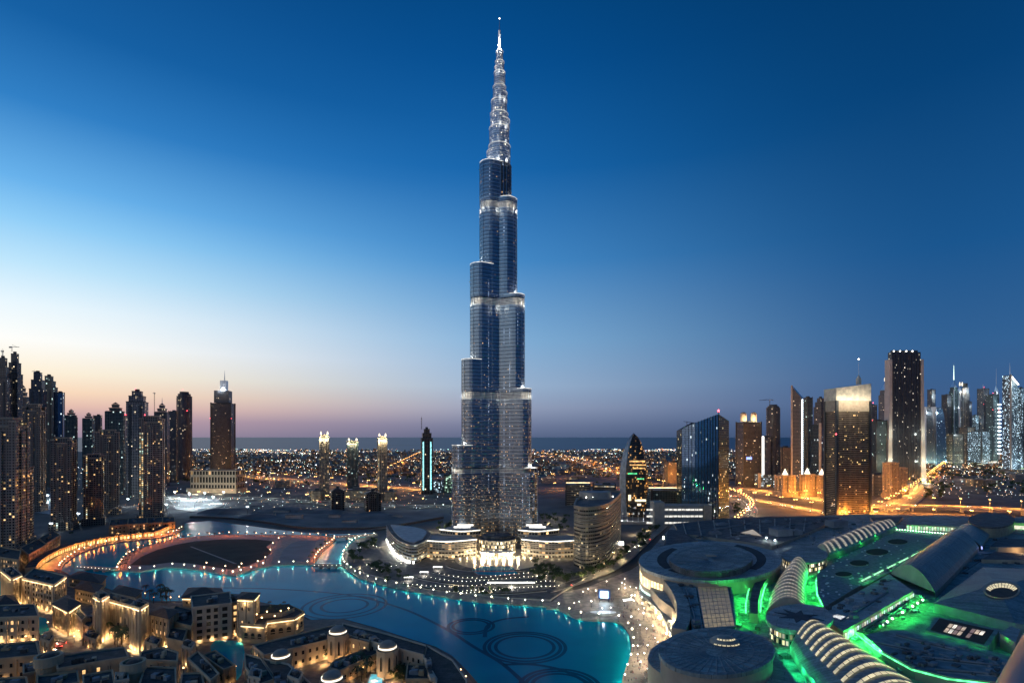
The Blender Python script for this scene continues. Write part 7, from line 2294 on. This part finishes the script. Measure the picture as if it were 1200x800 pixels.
def person_proto(shirt, trousers, arm=.1):
    """one continuous figure grown round a simple skeleton."""
    me = bpy.data.meshes.new('person')
    V = [(0, 0, .92), (0, 0, 1.15), (0, 0, 1.42), (0, .01, 1.53), (0, .01, 1.64), (0, .01, 1.74), (.10, 0, .88), (.12, -.06, .48), (.12, .0, .06), (.12, -.14, .04), (-.10, 0, .88), (-.12, .10, .48), (-.12, .16, .06), (-.12, .03, .04),
         (.19, 0, 1.40), (.26 + arm, .03, 1.12), (.27 + arm, -.08, .86), (-.19, 0, 1.40), (-.26 - arm, -.03, 1.12), (-.27 - arm, -.1, .86)]
    E = [(0, 1), (1, 2), (2, 3), (3, 4), (4, 5), (0, 6), (6, 7), (7, 8), (8, 9), (0, 10), (10, 11), (11, 12), (12, 13), (2, 14), (14, 15), (15, 16), (2, 17), (17, 18), (18, 19)]
    rr = [.15, .145, .15, .06, .10, .085, .10, .07, .045, .04, .10, .07, .045, .04, .065, .05, .035, .065, .05, .035]
    me.from_pydata(V, E, [])
    tmp = bpy.data.objects.new('person_tmp', me); COL.objects.link(tmp)
    md = tmp.modifiers.new('skin', 'SKIN')
    for v, r in zip(me.skin_vertices[0].data, rr): v.radius = (r, r)
    me.skin_vertices[0].data[0].use_root = True
    dg = bpy.context.evaluated_depsgraph_get()
    m2 = bpy.data.meshes.new_from_object(tmp.evaluated_get(dg))
    bpy.data.objects.remove(tmp); bpy.data.meshes.remove(me)
    m2.name = 'person'
    m2.materials.clear()
    for m in (shirt, trousers, basic('skin_tone', (.35, .22, .15), .6), basic('dark_hair', (.02, .015, .012), .7)): m2.materials.append(m)
    for p in m2.polygons:
        z, x = p.center.z, abs(p.center.x)
        p.material_index = 3 if z > 1.66 else 2 if z > 1.5 else 1 if (z < .9 and x < .24) else (2 if z < .95 else 0)
        p.use_smooth = True
    o = bpy.data.objects.new('person', m2); COL.objects.link(o)
    tag(o, 'person standing in the crowd', 'person')
    return Scatter(o)


cl = lambda n, c: basic('cloth_' + n, c, .85)
PPL = [person_proto(cl('white', (.6, .6, .58)), cl('grey', (.12, .12, .13)), 0), person_proto(cl('black', (.03, .03, .035)), cl('black', (.03, .03, .035)), .02), person_proto(cl('red', (.3, .05, .04)), cl('blue', (.05, .07, .15)), .05), person_proto(cl('sand', (.35, .28, .2)), cl('brown', (.10, .07, .05)), 0), person_proto(cl('blue', (.08, .14, .30)), cl('dark', (.05, .05, .055)), .04)]
lbs = ('person in a white top on the lakeside plaza', 'person all in black on the lakeside plaza', 'person in a red top on the lakeside plaza', 'person in a sand coloured top on the lakeside plaza', 'person in a blue top on the lakeside plaza')
k = 0
while k < 250:
    x, y = RND.uniform(700, 790), 690 + 110 * RND.random() ** .8
    if not inpoly(x, y, [(712, 700), (752, 690), (768, 705), (783, 730), (784, 750), (772, 770), (768, 802), (734, 802), (745, 770), (748, 750), (742, 735), (725, 722), (712, 716)]): continue
    k += 1; i = RND.randrange(5); p = G(x, y, .9)
    PPL[i].put((p.x, p.y, .9), RND.random() * 6.28, RND.uniform(.93, 1.08), lbs[i], 'crowd on the lakeside plaza')

# ================================================================== THE DISTANT TOWN
b = MB()
gm = [facade('far_block_%d' % i, w_, (.03, .03, .03), 5.0, 4.0, l_, t_, e_, mx=.3, sz=.35, bump=0) for i, (w_, l_, t_, e_) in enumerate((((.16, .13, .10), .10, ((1, .6, .25), (1, .8, .5)), 1.2), ((.12, .12, .12), .10, ((.8, 1, .95), (1, .85, .6)), 1.2), ((.2, .14, .10), .16, ((1, .5, .18), (1, .6, .3)), 1.2)))]
for _ in range(3200):
    x, y = RND.uniform(150, 1300), 527.5 + 30 * RND.random() ** 1.3
    p = G(x, y); h = RND.uniform(5, 12) if RND.random() < .9 else RND.uniform(14, 26)
    b.box(p.x, p.y, 0, RND.uniform(12, 34), RND.uniform(12, 30), h, RND.uniform(-.5, .5), RND.randrange(3), 3)
b.build('distant_town', gm + [M_roofdark], kind='stuff', label='far low town of small lit houses stretching to the sea', group=None)
cols_ = [glow('far_light_%d' % i, c, s) for i, (c, s) in enumerate((((1, .55, .2), 7), ((1, .78, .5), 8), ((.9, .97, 1), 9), ((.55, 1, .85), 6), ((1, .35, .1), 7)))]
STREETS = []
for _ in range(46):
    x, y = RND.uniform(150, 1280), 527.5 + 28 * RND.random() ** 1.4; L = RND.uniform(60, 190) ; STREETS.append((x, y, x + L * RND.choice((-1, 1)), max(527, y + RND.uniform(-7, 7))))
b = MB()
for _ in range(4800):
    r_ = RND.random()
    if r_ < .26: x, y = RND.uniform(150, 1300), 526.8 + 34 * RND.random() ** 1.5
    elif r_ < .74:
        sx, sy, ex_, ey_ = STREETS[RND.randrange(len(STREETS))]; t = RND.random(); x, y = sx + (ex_ - sx) * t, sy + (ey_ - sy) * t
    elif r_ < .88: x, y = RND.uniform(60, 520), RND.uniform(545, 600)
    else: x, y = RND.uniform(1080, 1290), RND.uniform(535, 585)
    p = G(x, y)
    near = y > 562
    s = p.y / F * RND.uniform(.10, .27) * (1.0 if RND.random() < .93 else 1.8)
    z = RND.uniform(4, 14) * (1 if not near else .6)
    c = RND.choices(range(5), (3, 3, 3, 2, 2))[0]
    b.box(p.x, p.y, z, s * 1.6, s * 1.6, s, RND.random(), c, c)
b.build('distant_lights', cols_, kind='stuff', label='scattered yard and street lights of the far low town')
b = MB()
for _ in range(500):
    x, y = RND.uniform(180, 1280), 529 + 40 * RND.random()
    if 520 < x < 640: continue
    p = G(x, y); crown_mesh(b, p.x, p.y, 5, 16, 6, 14, 4.5)
b.build('distant_greenery', M_leaf, kind='stuff', label='dark far trees between the houses of the low town')
LOWB = [[], [], []]
k = 0
while k < 60:
    x, y = RND.choice((RND.uniform(205, 372), RND.uniform(390, 520), RND.uniform(642, 725), RND.uniform(760, 800), RND.uniform(850, 1000), RND.uniform(1140, 1205))), RND.uniform(538, 572)
    p = G(x, y)
    if any(min((Vector(q) - Vector((p.x, p.y))).length for q in pts) < w * .7 + 15 for pts, w, z in ROADS.values()): k += .3; continue
    k += 1; h = RND.uniform(8, 22); w, l = RND.uniform(24, 60), RND.uniform(18, 34); rot = RND.uniform(-.3, .3)
    root = thing('low_building', 'low flat roofed building in the distant town with a few lit windows', 'building', (p.x, p.y, 0), 'low buildings in the distant town')
    b = MB(); b.prism(rect(p.x, p.y, w, l, rot), 0, h, 0, 1); b.build('wall', [FAC[RND.choice(('tan', 'office', 'grey', 'beige'))], M_roofdark], root)
    b = MB(); b.prism(rect(p.x, p.y, w * 1.03, l * 1.03, rot), h + .02, h + 1.2, 0, 1); b.box(p.x, p.y, h + 1.22, w * .3, l * .3, 3, rot); b.build('parapet', [M_conc, M_roofdark], root)
